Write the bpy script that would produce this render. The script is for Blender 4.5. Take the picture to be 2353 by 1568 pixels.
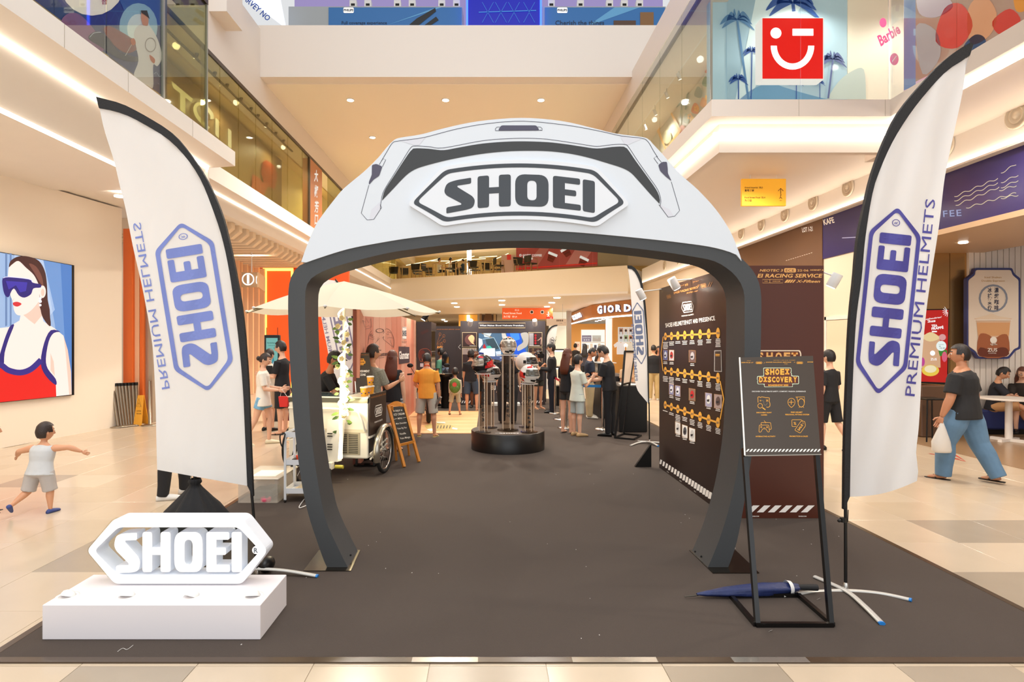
import bpy, math, random
from mathutils import Vector, Matrix
from math import sin, cos, pi, radians as R
random.seed(7)
D = bpy.data
scene = bpy.context.scene
COL = scene.collection
for o in list(D.objects): D.objects.remove(o)
# ---------------------------------------------------------------- camera, world, light, exposure
F, H, CX, CY = 1370.0, 1.7, 1120.0, 784.0
cd = D.cameras.new('camera'); cam = D.objects.new('camera', cd); COL.objects.link(cam)
cam.location = (0, 0, H); cam.rotation_euler = (pi/2, 0, 0)
cd.sensor_width = 36; cd.lens = 36*F/2353; cd.shift_x = (1176.5-CX)/2353; cd.shift_y = 0
cd.clip_start = .05; cd.clip_end = 300
scene.camera = cam
W = D.worlds.new('mall_light'); scene.world = W; W.use_nodes = True
bg = W.node_tree.nodes['Background']; bg.inputs[0].default_value = (.97, .985, 1, 1); bg.inputs[1].default_value = .72
vs = scene.view_settings
scene.display_settings.display_device = 'sRGB'
vs.view_transform = 'Standard'; vs.look = 'None'; vs.gamma = 1; vs.use_curve_mapping = False
vs.exposure = .12
def area(name, loc, size, power, col, rot=(0, 0, 0)):
    l = D.lights.new(name, 'AREA'); l.shape = 'RECTANGLE'; l.size, l.size_y = size; l.energy = power; l.color = col
    o = D.objects.new(name, l); o.location = loc; o.rotation_euler = rot; COL.objects.link(o); return o
def spot(name, loc, power, col, size=120, rot=(0, 0, 0), rad=.06, blend=.6):
    l = D.lights.new(name, 'SPOT'); l.energy = power; l.color = col; l.spot_size = R(size); l.spot_blend = blend; l.shadow_soft_size = rad
    o = D.objects.new(name, l); o.location = loc; o.rotation_euler = rot; COL.objects.link(o); return o
WARM = (1, .91, .78); SOFT = (1, .90, .78); COOL = (.93, .96, 1)
area('atrium_skylight', (-.5, 1.5, 13), (9, 10), 900, (.95, .98, 1))
area('front_fill', (0, -6.5, 4.2), (14, 6), 340, (.93, .97, 1), (R(84), 0, 0))  # unseen cool fill light, added behind the camera to brighten the fronts
# ---------------------------------------------------------------- materials
def lin(h):
    h = h.lstrip('#'); c = [int(h[i:i+2], 16)/255 for i in (0, 2, 4)]
    return [x/12.92 if x <= .04045 else ((x+.055)/1.055)**2.4 for x in c]
MATS = {}
def mat(name, col, rough=.6, metal=0, emit=0, noise=0, nscale=20, bump=0, alpha=1, trans=0, ior=1.45, sss=0, coat=0, tl=0, stretch=None):
    if name in MATS: return MATS[name]
    m = D.materials.new(name); MATS[name] = m; m.use_nodes = True
    nt = m.node_tree; b = nt.nodes['Principled BSDF']; c = lin(col)
    b.inputs['Base Color'].default_value = (*c, 1); b.inputs['Roughness'].default_value = rough; b.inputs['Metallic'].default_value = metal
    m.diffuse_color = (*c, 1)
    if emit >= .5: b.inputs['Base Color'].default_value = (*[x*.15 for x in c], 1)
    if emit: b.inputs['Emission Color'].default_value = (*c, 1); b.inputs['Emission Strength'].default_value = emit
    if alpha < 1: b.inputs['Alpha'].default_value = alpha
    if trans: b.inputs['Transmission Weight'].default_value = trans; b.inputs['IOR'].default_value = ior
    if coat: b.inputs['Coat Weight'].default_value = coat
    if noise or bump:
        tc = nt.nodes.new('ShaderNodeTexCoord'); no = nt.nodes.new('ShaderNodeTexNoise'); no.inputs['Scale'].default_value = nscale; no.inputs['Detail'].default_value = 4
        mp = nt.nodes.new('ShaderNodeMapping'); nt.links.new(tc.outputs['Object'], mp.inputs[0]); nt.links.new(mp.outputs[0], no.inputs['Vector'])
        if stretch: mp.inputs['Scale'].default_value = stretch
        if noise:
            rp = nt.nodes.new('ShaderNodeMix'); rp.data_type = 'RGBA'
            rp.inputs[6].default_value = (*[x*(1-noise) for x in c], 1); rp.inputs[7].default_value = (*[min(1, x*(1+noise)) for x in c], 1)
            nt.links.new(no.outputs['Fac'], rp.inputs[0]); nt.links.new(rp.outputs[2], b.inputs['Base Color'])
            if emit: nt.links.new(rp.outputs[2], b.inputs['Emission Color'])
        if bump:
            bn = nt.nodes.new('ShaderNodeBump'); bn.inputs['Strength'].default_value = bump; bn.inputs['Distance'].default_value = .01
            nt.links.new(no.outputs['Fac'], bn.inputs['Height']); nt.links.new(bn.outputs[0], b.inputs['Normal'])
    if tl:
        t = nt.nodes.new('ShaderNodeBsdfTranslucent'); t.inputs[0].default_value = (*c, 1)
        mx = nt.nodes.new('ShaderNodeMixShader'); mx.inputs[0].default_value = tl
        out = nt.nodes['Material Output']; nt.links.new(b.outputs[0], mx.inputs[1]); nt.links.new(t.outputs[0], mx.inputs[2]); nt.links.new(mx.outputs[0], out.inputs[0])
    return m
def glassy(name, tint='#ffffff', refl=.5, rough=.02):
    """thin pane: see-through with fresnel reflections"""
    if name in MATS: return MATS[name]
    m = D.materials.new(name); MATS[name] = m; m.use_nodes = True; nt = m.node_tree; nt.nodes.clear()
    out = nt.nodes.new('ShaderNodeOutputMaterial'); tr = nt.nodes.new('ShaderNodeBsdfTransparent'); tr.inputs[0].default_value = (*lin(tint), 1)
    gl = nt.nodes.new('ShaderNodeBsdfGlossy'); gl.inputs['Roughness'].default_value = rough
    fr = nt.nodes.new('ShaderNodeLayerWeight'); fr.inputs[0].default_value = .15
    mu = nt.nodes.new('ShaderNodeMath'); mu.operation = 'MULTIPLY'; mu.inputs[1].default_value = refl
    mx = nt.nodes.new('ShaderNodeMixShader')
    nt.links.new(fr.outputs['Fresnel'], mu.inputs[0]); nt.links.new(mu.outputs[0], mx.inputs[0]); nt.links.new(tr.outputs[0], mx.inputs[1]); nt.links.new(gl.outputs[0], mx.inputs[2]); nt.links.new(mx.outputs[0], out.inputs[0])
    return m
def fm(hexcol, rough=.5, emit=0):   # flat print ink
    return mat('ink_%s_%g_%g' % (hexcol.lstrip('#'), rough, emit), hexcol, rough, emit=emit)
# ---------------------------------------------------------------- objects
XF = {}      # world matrix of every empty
def thing(name, label, cat, loc=(0, 0, 0), rz=0, group=None):
    o = D.objects.new(name, None); COL.objects.link(o); o.empty_display_size = .1
    o.location = loc; o.rotation_euler = (0, 0, rz); o['label'] = label; o['category'] = cat
    if group: o['group'] = group
    XF[o.name] = Matrix.Translation(Vector(loc)) @ Matrix.Rotation(rz, 4, 'Z')
    return o
def tag(o, label, cat, group=None):
    o['label'] = label; o['category'] = cat
    if group: o['group'] = group
    return o
def struct(o, label=None):
    o['kind'] = 'structure'
    if label: o['label'] = label
    return o
def stuff(o): o['kind'] = 'stuff'; return o
def copy_thing(root, loc, rz=None, label=None):
    r = root.copy(); COL.objects.link(r); r.location = loc
    if rz is not None: r.rotation_euler = (0, 0, rz)
    if label: r['label'] = label
    for ch in list(root.children):
        c = ch.copy(); COL.objects.link(c); c.parent = r
        for g in ch.children:
            d = g.copy(); COL.objects.link(d); d.parent = c
    return r
def P(px, py, Y): return Vector(((px-CX)*Y/F, Y, H-(py-CY)*Y/F))
def FY(py): return F*H/(py-CY)
def GP(px, py): return P(px, py, FY(py))
def spline(pts, n=6, closed=False):
    out = []; N = len(pts); pts = [Vector(p) for p in pts]
    rng = range(N if closed else N-1)
    for i in rng:
        p0 = pts[(i-1) % N] if closed or i > 0 else pts[0]; p1 = pts[i]; p2 = pts[(i+1) % N]; p3 = pts[(i+2) % N] if closed or i+2 < N else pts[-1]
        for k in range(n):
            t = k/n
            out.append(.5*((2*p1)+(-p0+p2)*t+(2*p0-5*p1+4*p2-p3)*t*t+(-p0+3*p1-3*p2+p3)*t**3))
    if not closed: out.append(pts[-1])
    return out
def rpoly(pts, r, n=3):
    """polygon with rounded corners, r one radius or one each"""
    out = []; N = len(pts); rs = r if isinstance(r, (list, tuple)) else [r]*N
    for i in range(N):
        a, b, c = Vector(pts[i-1]), Vector(pts[i]), Vector(pts[(i+1) % N]); ra = rs[i]
        if ra <= 0: out.append(b); continue
        u = (a-b); v = (c-b); lu, lv = u.length, v.length
        if lu < 1e-9 or lv < 1e-9: continue
        u /= lu; v /= lv; d = min(ra, lu*.48, lv*.48); A = b+u*d; B = b+v*d
        for k in range(n+1):
            t = k/n; out.append(A*(1-t)**2+b*2*t*(1-t)+B*t*t)
    return out
def resample(pts, n):
    pts = [Vector(p) for p in pts]; L = [0]
    for a, b in zip(pts, pts[1:]): L.append(L[-1]+(b-a).length)
    out = []; j = 0
    for i in range(n):
        s = L[-1]*i/(n-1)
        while j < len(L)-2 and L[j+1] < s: j += 1
        t = (s-L[j])/max(1e-9, L[j+1]-L[j]); out.append(pts[j].lerp(pts[j+1], t))
    return out
class MB:
    def __init__(s): s.v = []; s.f = []; s.m = []; s.sm = []; s.cur = 0; s.mats = []
    def use(s, m):
        if m not in s.mats: s.mats.append(m)
        s.cur = s.mats.index(m); return s
    def add(s, vs_, fs, smooth=False):
        b = len(s.v); s.v += [tuple(v) for v in vs_]
        for f in fs: s.f.append(tuple(b+i for i in f)); s.m.append(s.cur); s.sm.append(smooth)
        return s
    def box(s, x0, x1, y0, y1, z0, z1, M=None):
        c = [Vector((x, y, z)) for x in (x0, x1) for y in (y0, y1) for z in (z0, z1)]
        if M is not None: c = [M @ p for p in c]
        return s.add(c, [(0, 1, 3, 2), (4, 6, 7, 5), (0, 4, 5, 1), (2, 3, 7, 6), (0, 2, 6, 4), (1, 5, 7, 3)])
    def bbox(s, x0, x1, y0, y1, z0, z1, b=.01):
        """box with chamfered vertical and top edges"""
        prof = rpoly([(x0, y0), (x1, y0), (x1, y1), (x0, y1)], b, 2); n = len(prof)
        cx, cy = (x0+x1)/2, (y0+y1)/2; kx = 1-2*b/max(x1-x0, 1e-6); ky = 1-2*b/max(y1-y0, 1e-6)
        rings = []
        for z, q in ((z0, 0), (z0+b, 1), (z1-b, 1), (z1, 0)):
            rings.append([(cx+(p[0]-cx)*(1 if q else kx), cy+(p[1]-cy)*(1 if q else ky), z) for p in prof])
        vs_ = [p for r_ in rings for p in r_]; fs = [tuple(range(n))[::-1], tuple(range(3*n, 4*n))]
        for k in range(3):
            for i in range(n): fs.append((k*n+i, k*n+(i+1) % n, (k+1)*n+(i+1) % n, (k+1)*n+i))
        return s.add(vs_, fs)
    def prism(s, poly, ext, smooth=False):
        poly = [Vector(p) for p in poly]; n = len(poly); ext = Vector(ext)
        s.add(poly+[p+ext for p in poly], [tuple(range(n))[::-1], tuple(range(n, 2*n))]+[(i, (i+1) % n, n+(i+1) % n, n+i) for i in range(n)], smooth); return s
    def ngon(s, poly): return s.add(poly, [tuple(range(len(poly)))])
    def strip(s, a, b, closed=False, smooth=False):
        n = len(a); k = n if closed else n-1
        return s.add(list(a)+list(b), [(i, (i+1) % n, n+(i+1) % n, n+i) for i in range(k)], smooth)
    def tube(s, pts, r, n=8, closed=False, cap=True, flat=None, smooth=True):
        pts = [Vector(p) for p in pts]; N = len(pts); rs = r if isinstance(r, (list, tuple)) else [r]*N
        rings = []; prev = None
        for i, p in enumerate(pts):
            if closed: d = pts[(i+1) % N]-pts[i-1]
            else: d = pts[min(i+1, N-1)]-pts[max(i-1, 0)]
            if d.length < 1e-9: d = Vector((0, 0, 1))
            d.normalize()
            if prev is None:
                a = Vector((0, 0, 1)) if abs(d.z) < .9 else Vector((1, 0, 0)); u = d.cross(a).normalized()
            else: u = (prev-d*prev.dot(d)).normalized()
            prev = u; w = d.cross(u); ra = rs[i]
            rx, ry = ra if isinstance(ra, (tuple, list)) else (ra, ra*(flat or 1))
            rings.append([p+u*rx*cos(2*pi*k/n)+w*ry*sin(2*pi*k/n) for k in range(n)])
        fs = []
        for i in range(N if closed else N-1):
            j = (i+1) % N
            for k in range(n): fs.append((i*n+k, i*n+(k+1) % n, j*n+(k+1) % n, j*n+k))
        s.add([q for r_ in rings for q in r_], fs, smooth)
        if cap and not closed: s.add(rings[0], [tuple(range(n))[::-1]]); s.add(rings[-1], [tuple(range(n))])
        return s
    def lathe(s, prof, c=(0, 0, 0), n=24, smooth=True, axis=None, cap=True):
        """prof: list of (radius, height)"""
        c = Vector(c); Q = Matrix.Identity(3) if axis is None else Vector((0, 0, 1)).rotation_difference(Vector(axis)).to_matrix()
        vs_ = [c+Q @ Vector((r_*cos(2*pi*k/n), r_*sin(2*pi*k/n), z)) for r_, z in prof for k in range(n)]
        fs = [(i*n+k, i*n+(k+1) % n, (i+1)*n+(k+1) % n, (i+1)*n+k) for i in range(len(prof)-1) for k in range(n)]
        s.add(vs_, fs, smooth)
        if cap:
            s.add(vs_[:n], [tuple(range(n))[::-1]]); s.add(vs_[-n:], [tuple(range(n))])
        return s
    def ell(s, c, rx, ry, rz, n=12, m=8, M=None):
        c = Vector(c); vs_ = []; fs = []
        for j in range(m+1):
            t = pi*j/m
            for k in range(n):
                p = Vector((rx*sin(t)*cos(2*pi*k/n), ry*sin(t)*sin(2*pi*k/n), rz*cos(t)))
                vs_.append(c+(M @ p if M is not None else p))
        for j in range(m):
            for k in range(n): fs.append((j*n+k, (j+1)*n+k, (j+1)*n+(k+1) % n, j*n+(k+1) % n))
        return s.add(vs_, fs, True)
    def build(s, name, material=None, parent=None, world=False, fn=None, kind=None, label=None):
        vs_ = s.v
        if parent is not None and world:
            Mi = world_matrix(parent).inverted(); vs_ = [Mi @ Vector(v) for v in vs_]
        me = D.meshes.new(name); me.from_pydata([tuple(v) for v in vs_], [], s.f)
        ms = s.mats if s.mats else [material]
        for m_ in ms: me.materials.append(m_)
        me.polygons.foreach_set('material_index', s.m); me.polygons.foreach_set('use_smooth', s.sm)
        me.update()
        o = D.objects.new(name, me); COL.objects.link(o)
        if parent is not None: o.parent = parent
        if kind: o['kind'] = kind
        if label: o['label'] = label
        return o
def world_matrix(o):
    M = Matrix.Identity(4); ch = []
    while o is not None: ch.append(o); o = o.parent
    for q in reversed(ch): M = M @ Matrix.Translation(q.location) @ q.rotation_euler.to_matrix().to_4x4()
    return M
# ---------------------------------------------------------------- flat print
TX = {}
def text2d(body, bold=0, shear=0, spacing=1):
    k = (body, bold, shear, spacing)
    if k not in TX:
        c = D.curves.new('t', 'FONT'); c.body = body; c.size = 1; c.offset = bold; c.shear = shear; c.space_character = spacing; c.resolution_u = 2
        o = D.objects.new('t', c); m = D.meshes.new_from_object(o)
        v = [(p.co.x, p.co.y) for p in m.vertices]; f = [tuple(p.vertices) for p in m.polygons]
        D.objects.remove(o); D.curves.remove(c); D.meshes.remove(m)
        TX[k] = (v, f, min([p[0] for p in v] or [0]), max([p[0] for p in v] or [0]), min([p[1] for p in v] or [0]), max([p[1] for p in v] or [0]))
    return TX[k]
class Ink:
    """2-D artwork mapped onto a surface by fn(u, v, offset) -> point; y runs DOWN like a picture"""
    def __init__(s, fn, off=.002, step=.0006, T=None): s.fn = fn; s.off = off; s.step = step; s.mb = MB(); s.T = T
    def sub(s, T): t = Ink(s.fn, s.off, s.step, T if s.T is None else (lambda x, y, A=s.T, B=T: A(*B(x, y)))); t.mb = s.mb; return t
    def pt(s, x, y, k): 
        if s.T: x, y = s.T(x, y)
        return s.fn(x, y, s.off+k*s.step)
    def poly(s, pts, m, k=0):
        s.mb.use(m); s.mb.ngon([s.pt(p[0], p[1], k) for p in pts]); return s
    def ring(s, a, b, m, k=0):
        s.mb.use(m); s.mb.strip([s.pt(p[0], p[1], k) for p in a], [s.pt(p[0], p[1], k) for p in b], True); return s
    def rect(s, x0, y0, x1, y1, m, k=0, r=0):
        q = [(x0, y0), (x1, y0), (x1, y1), (x0, y1)]; return s.poly(rpoly(q, r) if r else q, m, k)
    def circ(s, x, y, r, m, k=0, ry=None, n=20, hole=0):
        ry = ry or r; a = [(x+r*cos(2*pi*i/n), y+ry*sin(2*pi*i/n)) for i in range(n)]
        if hole: return s.ring(a, [(x+r*hole*cos(2*pi*i/n), y+ry*hole*sin(2*pi*i/n)) for i in range(n)], m, k)
        return s.poly(a, m, k)
    def line(s, pts, w, m, k=0, closed=False):
        pts = [Vector((p[0], p[1])) for p in pts]; N = len(pts); a = []; b = []
        for i in range(N):
            d = (pts[(i+1) % N]-pts[i-1]) if closed else (pts[min(i+1, N-1)]-pts[max(i-1, 0)])
            if d.length < 1e-9: d = Vector((1, 0))
            d.normalize(); n_ = Vector((-d.y, d.x))*w/2; a.append(pts[i]+n_); b.append(pts[i]-n_)
        s.mb.use(m); s.mb.strip([s.pt(p[0], p[1], k) for p in a], [s.pt(p[0], p[1], k) for p in b], closed); return s
    def text(s, body, x, y, h, m, k=0, bold=.01, align='C', width=None, rot=0, shear=0, spacing=1, cap=.72):
        """h: capital height; (x, y): middle (C), left (L) or right (R) of the line's centre; width: stretch to this"""
        v, f, x0, x1, y0, y1 = text2d(body, bold, shear, spacing)
        if not v: return s
        sy = h/cap; sx = sy if width is None else width/max(1e-6, x1-x0)
        ox = {'C': (x0+x1)/2, 'L': x0, 'R': x1}[align]; oy = cap/2; c_, s_ = cos(R(rot)), sin(R(rot))
        s.mb.use(m); vs_ = []
        for px, py in v:
            ax, ay = (px-ox)*sx, -(py-oy)*sy
            vs_.append(s.pt(x+ax*c_-ay*s_, y+ax*s_+ay*c_, k))
        s.mb.add(vs_, f); return s
    def build(s, name, parent=None, label=None, world=True): return s.mb.build(name, None, parent, world=world and parent is not None, label=label)
def plane_px(p0, n):
    """photo pixel -> point on the plane through p0 with normal n (n towards the viewer side)"""
    p0 = Vector(p0); n = Vector(n).normalized(); C = Vector((0, 0, H))
    def fn(px, py, off=0):
        d = Vector(((px-CX)/F, 1, -(py-CY)/F)); t = (p0+n*off-C).dot(n)/d.dot(n); return C+d*t
    return fn
def plane_uv(o, u, v, n):
    """metres right / down from o"""
    o, u, v, n = Vector(o), Vector(u), Vector(v), Vector(n)
    return lambda x, y, off=0: o+u*x+v*y+n*off
# the wordmark, in its own frame: hexagon 1375 wide, centre (1100, 524)
LS = rpoly([(792, 426), (690, 429), (632, 440), (617, 490), (632, 517), (728, 583), (728, 592), (640, 594), (632, 600), (632, 634), (760, 630), (806, 620), (817, 575), (802, 548), (703, 474), (703, 466), (785, 464), (792, 458)], [8, 30, 40, 35, 20, 6, 6, 8, 6, 8, 40, 35, 35, 20, 6, 6, 6, 4], 4)
LH = rpoly([(833, 422), (907, 422), (907, 500), (970, 500), (970, 422), (1047, 422), (1047, 628), (970, 628), (970, 540), (907, 540), (907, 628), (833, 628)], [16, 16, 0, 0, 16, 16, 16, 16, 0, 0, 16, 16], 3)
LOa = rpoly([(1075, 422), (1290, 422), (1290, 628), (1075, 628)], 62, 6); LOb = rpoly([(1153, 462), (1213, 462), (1213, 588), (1153, 588)], 34, 6)
LE = rpoly([(1318, 422), (1493, 422), (1493, 462), (1395, 462), (1395, 502), (1468, 502), (1468, 540), (1395, 540), (1395, 590), (1498, 590), (1498, 628), (1318, 628)], [16, 12, 12, 0, 0, 12, 12, 0, 0, 12, 12, 16], 3)
LI = rpoly([(1510, 422), (1588, 422), (1588, 628), (1510, 628)], 14, 3)
def hexa(g=0): return rpoly([(410-g*1.25, 518), (622-g*.6, 352-g), (1590+g*.6, 352-g), (1785+g*1.25, 518), (1590+g*.6, 688+g), (622-g*.6, 688+g)], 34, 5)
def wordmark(ink, cx, cy, width, m, k=0, rot=0, mirror=False, hexm=None, letters=True, reg=None, fill=None, sy=1, warp=None, hexagon=True):
    s_ = width/1375; c_, q = cos(R(rot)), sin(R(rot))
    def T(x, y):
        if warp: y = y+warp*((x-1100)/490)**2
        a, b = (x-1100)*s_*(-1 if mirror else 1), (y-520)*s_*sy; return cx+a*c_-b*q, cy+a*q+b*c_
    w = ink.sub(T)
    if fill: w.poly(hexa(0), fill, k-1 if k else 0)
    if hexagon: w.ring(hexa(0), hexa(-26), hexm or m, k)
    if letters:
        for L in (LS, LH, LE, LI): w.poly(L, m, k)
        w.ring(LOa, LOb, m, k)
    if reg: w.circ(1668, 518, 26, m, k, hole=.8); w.text('R', 1668, 518, 24, m, k)
    return ink
def stripes(ink, x0, x1, y0, y1, n, m, k=0, lean=.5):
    w = (x1-x0)/n
    for i in range(n):
        a = x0+i*w; ink.poly([(a+w*lean, y0), (a+w*lean+w*.5, y0), (a+w*.5, y1), (a, y1)], m, k)
    return ink
# ================================================================ THE BUILDING
cream = mat('cream_paint', '#f2ebe2', .55, noise=.02, nscale=3)
beige = mat('beige_paint', '#e3d2bc', .6, noise=.02, nscale=2)
pinkish = mat('pale_fascia', '#e9ddd2', .5)
orangey = mat('soffit_paint', '#f6e8d2', .65)
LED = mat('cove_light', '#fff0dc', .5, emit=7)
LEDW = mat('white_lamp', '#fff4e4', .5, emit=14)
def floor_mat():
    m = D.materials.new('floor_stone'); m.use_nodes = True; nt = m.node_tree; b = nt.nodes['Principled BSDF']
    tc = nt.nodes.new('ShaderNodeTexCoord'); mp = nt.nodes.new('ShaderNodeMapping'); br = nt.nodes.new('ShaderNodeTexBrick')
    mp.inputs['Location'].default_value = (-1.527, -3.75, 0)
    br.offset = 0; br.squash = 1; br.inputs['Scale'].default_value = 1; br.inputs['Brick Width'].default_value = .61; br.inputs['Row Height'].default_value = .635
    br.inputs['Mortar Size'].default_value = .002; br.inputs['Color1'].default_value = (*lin('#ccb9a1'), 1); br.inputs['Color2'].default_value = (*lin('#c5b198'), 1); br.inputs['Mortar'].default_value = (*lin('#a8977f'), 1)
    nt.links.new(tc.outputs['Object'], mp.inputs[0]); nt.links.new(mp.outputs[0], br.inputs[0]); nt.links.new(br.outputs[0], b.inputs['Base Color'])
    b.inputs['Roughness'].default_value = .22; return m
flo = MB().box(-12, 12, -7, 78, -.2, -.004).build('floor', floor_mat()); struct(flo)
TL = [mat('tile_cream', '#ccb9a1', .2, noise=.05, nscale=3), mat('tile_sand', '#c8b59c', .22, noise=.05, nscale=3), mat('tile_pale', '#cfbda6', .18, noise=.04, nscale=3), mat('tile_taupe', '#a99a87', .25, noise=.06, nscale=4)]
tme = []
for m_ in TL:
    o = MB().bbox(.0015, .6085, .0015, .6335, -.0039, 0, .0012).build('tile', m_); tme.append(o.data); D.objects.remove(o)
tiles = []
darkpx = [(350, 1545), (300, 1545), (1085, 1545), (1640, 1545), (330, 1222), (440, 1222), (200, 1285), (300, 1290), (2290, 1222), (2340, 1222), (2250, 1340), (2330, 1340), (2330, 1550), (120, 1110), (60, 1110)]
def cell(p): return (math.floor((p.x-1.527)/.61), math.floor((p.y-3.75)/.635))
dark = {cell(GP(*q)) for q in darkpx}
for i in range(-18, 11):
    for j in range(-3, 15):
        x0, y0 = 1.527+.61*i, 3.75+.635*j; cx_, cy_ = x0+.305, y0+.32
        if x0 > -2.6 and x0+.61 < 3.3 and y0 > 3.2: continue
        if cy_ < 2.6: continue
        if y0 > 9.4 and cx_ < -7.72+.155*(cy_-9.43)-.2: continue
        px = CX+cx_*F/cy_
        if px < -260 or px > 2353+260 or cx_ > 7.0: continue
        tiles.append((cy_, i, j, x0, y0))
tiles.sort()
rest = MB()
for k, (_, i, j, x0, y0) in enumerate(tiles):
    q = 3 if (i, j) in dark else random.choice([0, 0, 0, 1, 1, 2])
    if k < 300:
        o = D.objects.new('tile', tme[q]); o.location = (x0, y0, 0); o.parent = flo; COL.objects.link(o)
    else: rest.use(TL[q]).bbox(x0+.0015, x0+.6085, y0+.0015, y0+.6335, -.0039, 0, .0012)
if rest.f: stuff(rest.build('tile', None, flo))
# carpet laid for the exhibition stand
cpt = mat('charcoal_felt', '#4a3f38', .95, noise=.16, nscale=260, bump=.5)
tape = mat('brown_tape', '#4a3a2c', .25); tapes = mat('silver_tape', '#b9b4ac', .18, metal=.7)
cp = MB().box(-2.65, 3.36, 3.175, 17.5, 0, .007).build('carpet', cpt); tag(cp, 'charcoal felt carpet covering the whole exhibition stand', 'carpet')
mb = MB(); mb.use(tape).box(-2.69, -2.645, 3.15, 16.5, 0, .0085).box(3.355, 3.40, 3.15, 16.5, 0, .0085).box(-2.69, 3.4, 3.14, 3.19, 0, .0085)
mb.use(tapes).box(.45, .9, 3.138, 3.188, .0085, .0095).box(-.4, -.05, 3.138, 3.188, .0085, .0095).box(1.3, 1.7, 3.138, 3.188, .0085, .0095)
mb.build('edge_tape', None, cp)
mb = MB(); mb.use(mat('lint', '#cfcac4', .8))
for _ in range(46):
    x, y = random.uniform(-2.4, 3.2), random.uniform(3.3, 8); s_ = random.uniform(.003, .007); mb.box(x, x+s_, y, y+s_*1.5, .007, .0085)
stuff(mb.build('lint', None, cp))
pts = [GP(270, 1502)+Vector((0, 0, .009)), GP(282, 1494)+Vector((0, 0, .009)), GP(292, 1497)+Vector((0, 0, .009)), GP(306, 1487)+Vector((0, 0, .009))]
tag(MB().tube(spline(pts, 4), .0015, 5).build('thread', mat('white_thread', '#d8d4ce', .8)), 'short white loose thread on the carpet before the white plinth', 'thread')
# left wall (slightly turned) with the poster screen
wn = Vector((1, -.155, 0)).normalized()
def wl(y): return -7.71+.155*(y-9.43)
struct(MB().prism([(wl(2), 2, 0), (wl(11.94), 11.94, 0), (wl(11.94)-.25, 11.94, 0), (wl(2)-.25, 2, 0)], (0, 0, 4.35)).build('wall_left', mat('wall_peach', '#f6ead9', .55)))
# level-two slabs: cross sections run along y
cs = [(-4.4, 5.0), (-4.4, 4.75), (-4.85, 4.72), (-5.25, 4.22), (-5.36, 4.22), (-5.36, 4.33), (-9.4, 4.33), (-9.4, 5.0)]
s1 = MB().prism([(x, -1, z) for x, z in cs], (0, 11.4, 0)).build('ceiling_left', cream); struct(s1)
MB().box(-4.89, -4.84, -1, 10.35, 4.68, 4.715).build('cove_strip', LED, s1)
MB().box(-5.30, -5.25, -1, 10.35, 4.185, 4.22).build('cove_strip', LED, s1)
mb = MB()
for y in (2.2, 4.2, 6.2, 7.3, 8.9): mb.box(-4.402, -4.396, y-.002, y+.002, 4.75, 5.0)
mb.build('joint', mat('joint_grey', '#b5a999', .8), s1)
cs = [(-5.07, 5.0), (-5.07, 4.68), (-5.4, 4.66), (-5.55, 4.38), (-10.5, 4.38), (-10.5, 5.0)]
s2 = MB().prism([(x, 10.4, z) for x, z in cs], (0, 24, 0)).build('ceiling_back_left', cream); struct(s2)
MB().box(-5.45, -5.40, 10.45, 34, 4.63, 4.665).build('cove_strip', LED, s2)
MB().box(-5.35, -4.85, 10.35, 10.4, 4.22, 4.7).build('end_panel', cream, s2)
# right: L-shaped level-two slab
s3 = MB()
s3.prism([(5.5, 8.14, 4.77), (5.5, -1, 4.77), (9, -1, 4.77), (9, 8.14, 4.77)], (0, 0, .23))
s3.prism([(3.06, 8.14, 4.77), (9, 8.14, 4.77), (9, 17, 4.77), (3.06, 17, 4.77)], (0, 0, .23))
s3 = s3.build('ceiling_right', pinkish); struct(s3)
mb = MB(); mb.box(3.28, 5.75, 8.44, 8.56, 4.37, 4.77); mb.box(3.28, 3.40, 8.56, 17, 4.37, 4.77); mb.box(5.63, 5.75, 8.56, 8.9, 4.37, 4.77)
mb.build('drop_beam', pinkish, s3)
mb = MB(); mb.box(3.18, 5.8, 8.36, 8.41, 4.60, 4.63); mb.box(3.2, 3.25, 8.41, 17, 4.60, 4.63); mb.box(5.62, 5.67, -1, 8.3, 4.70, 4.74)
mb.box(3.42, 3.46, 8.6, 17, 4.68, 4.71); mb.box(3.4, 5.6, 8.58, 8.62, 4.68, 4.71); mb.build('cove_strip', LED, s3)  # these two inner strips are added to brighten the right ceiling
mb = MB(); mb.box(4.25, 4.254, 8.137, 8.14, 4.77, 5.0); mb.box(5.43, 5.434, 8.137, 8.14, 4.77, 5.0); mb.build('joint', mat('joint_grey', '#b5a999', .8), s3)
struct(MB().box(7.0, 7.3, -1, 27, 4.34, 4.96).build('wall_right', cream))
mb = MB(); mb.box(6.93, 7.0, -1, 27, 4.30, 4.335); struct(mb.build('trim_1', LED))
struct(MB().box(6.9, 7.3, -1, 27, 4.27, 4.30).build('trim_2', pinkish))
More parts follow.
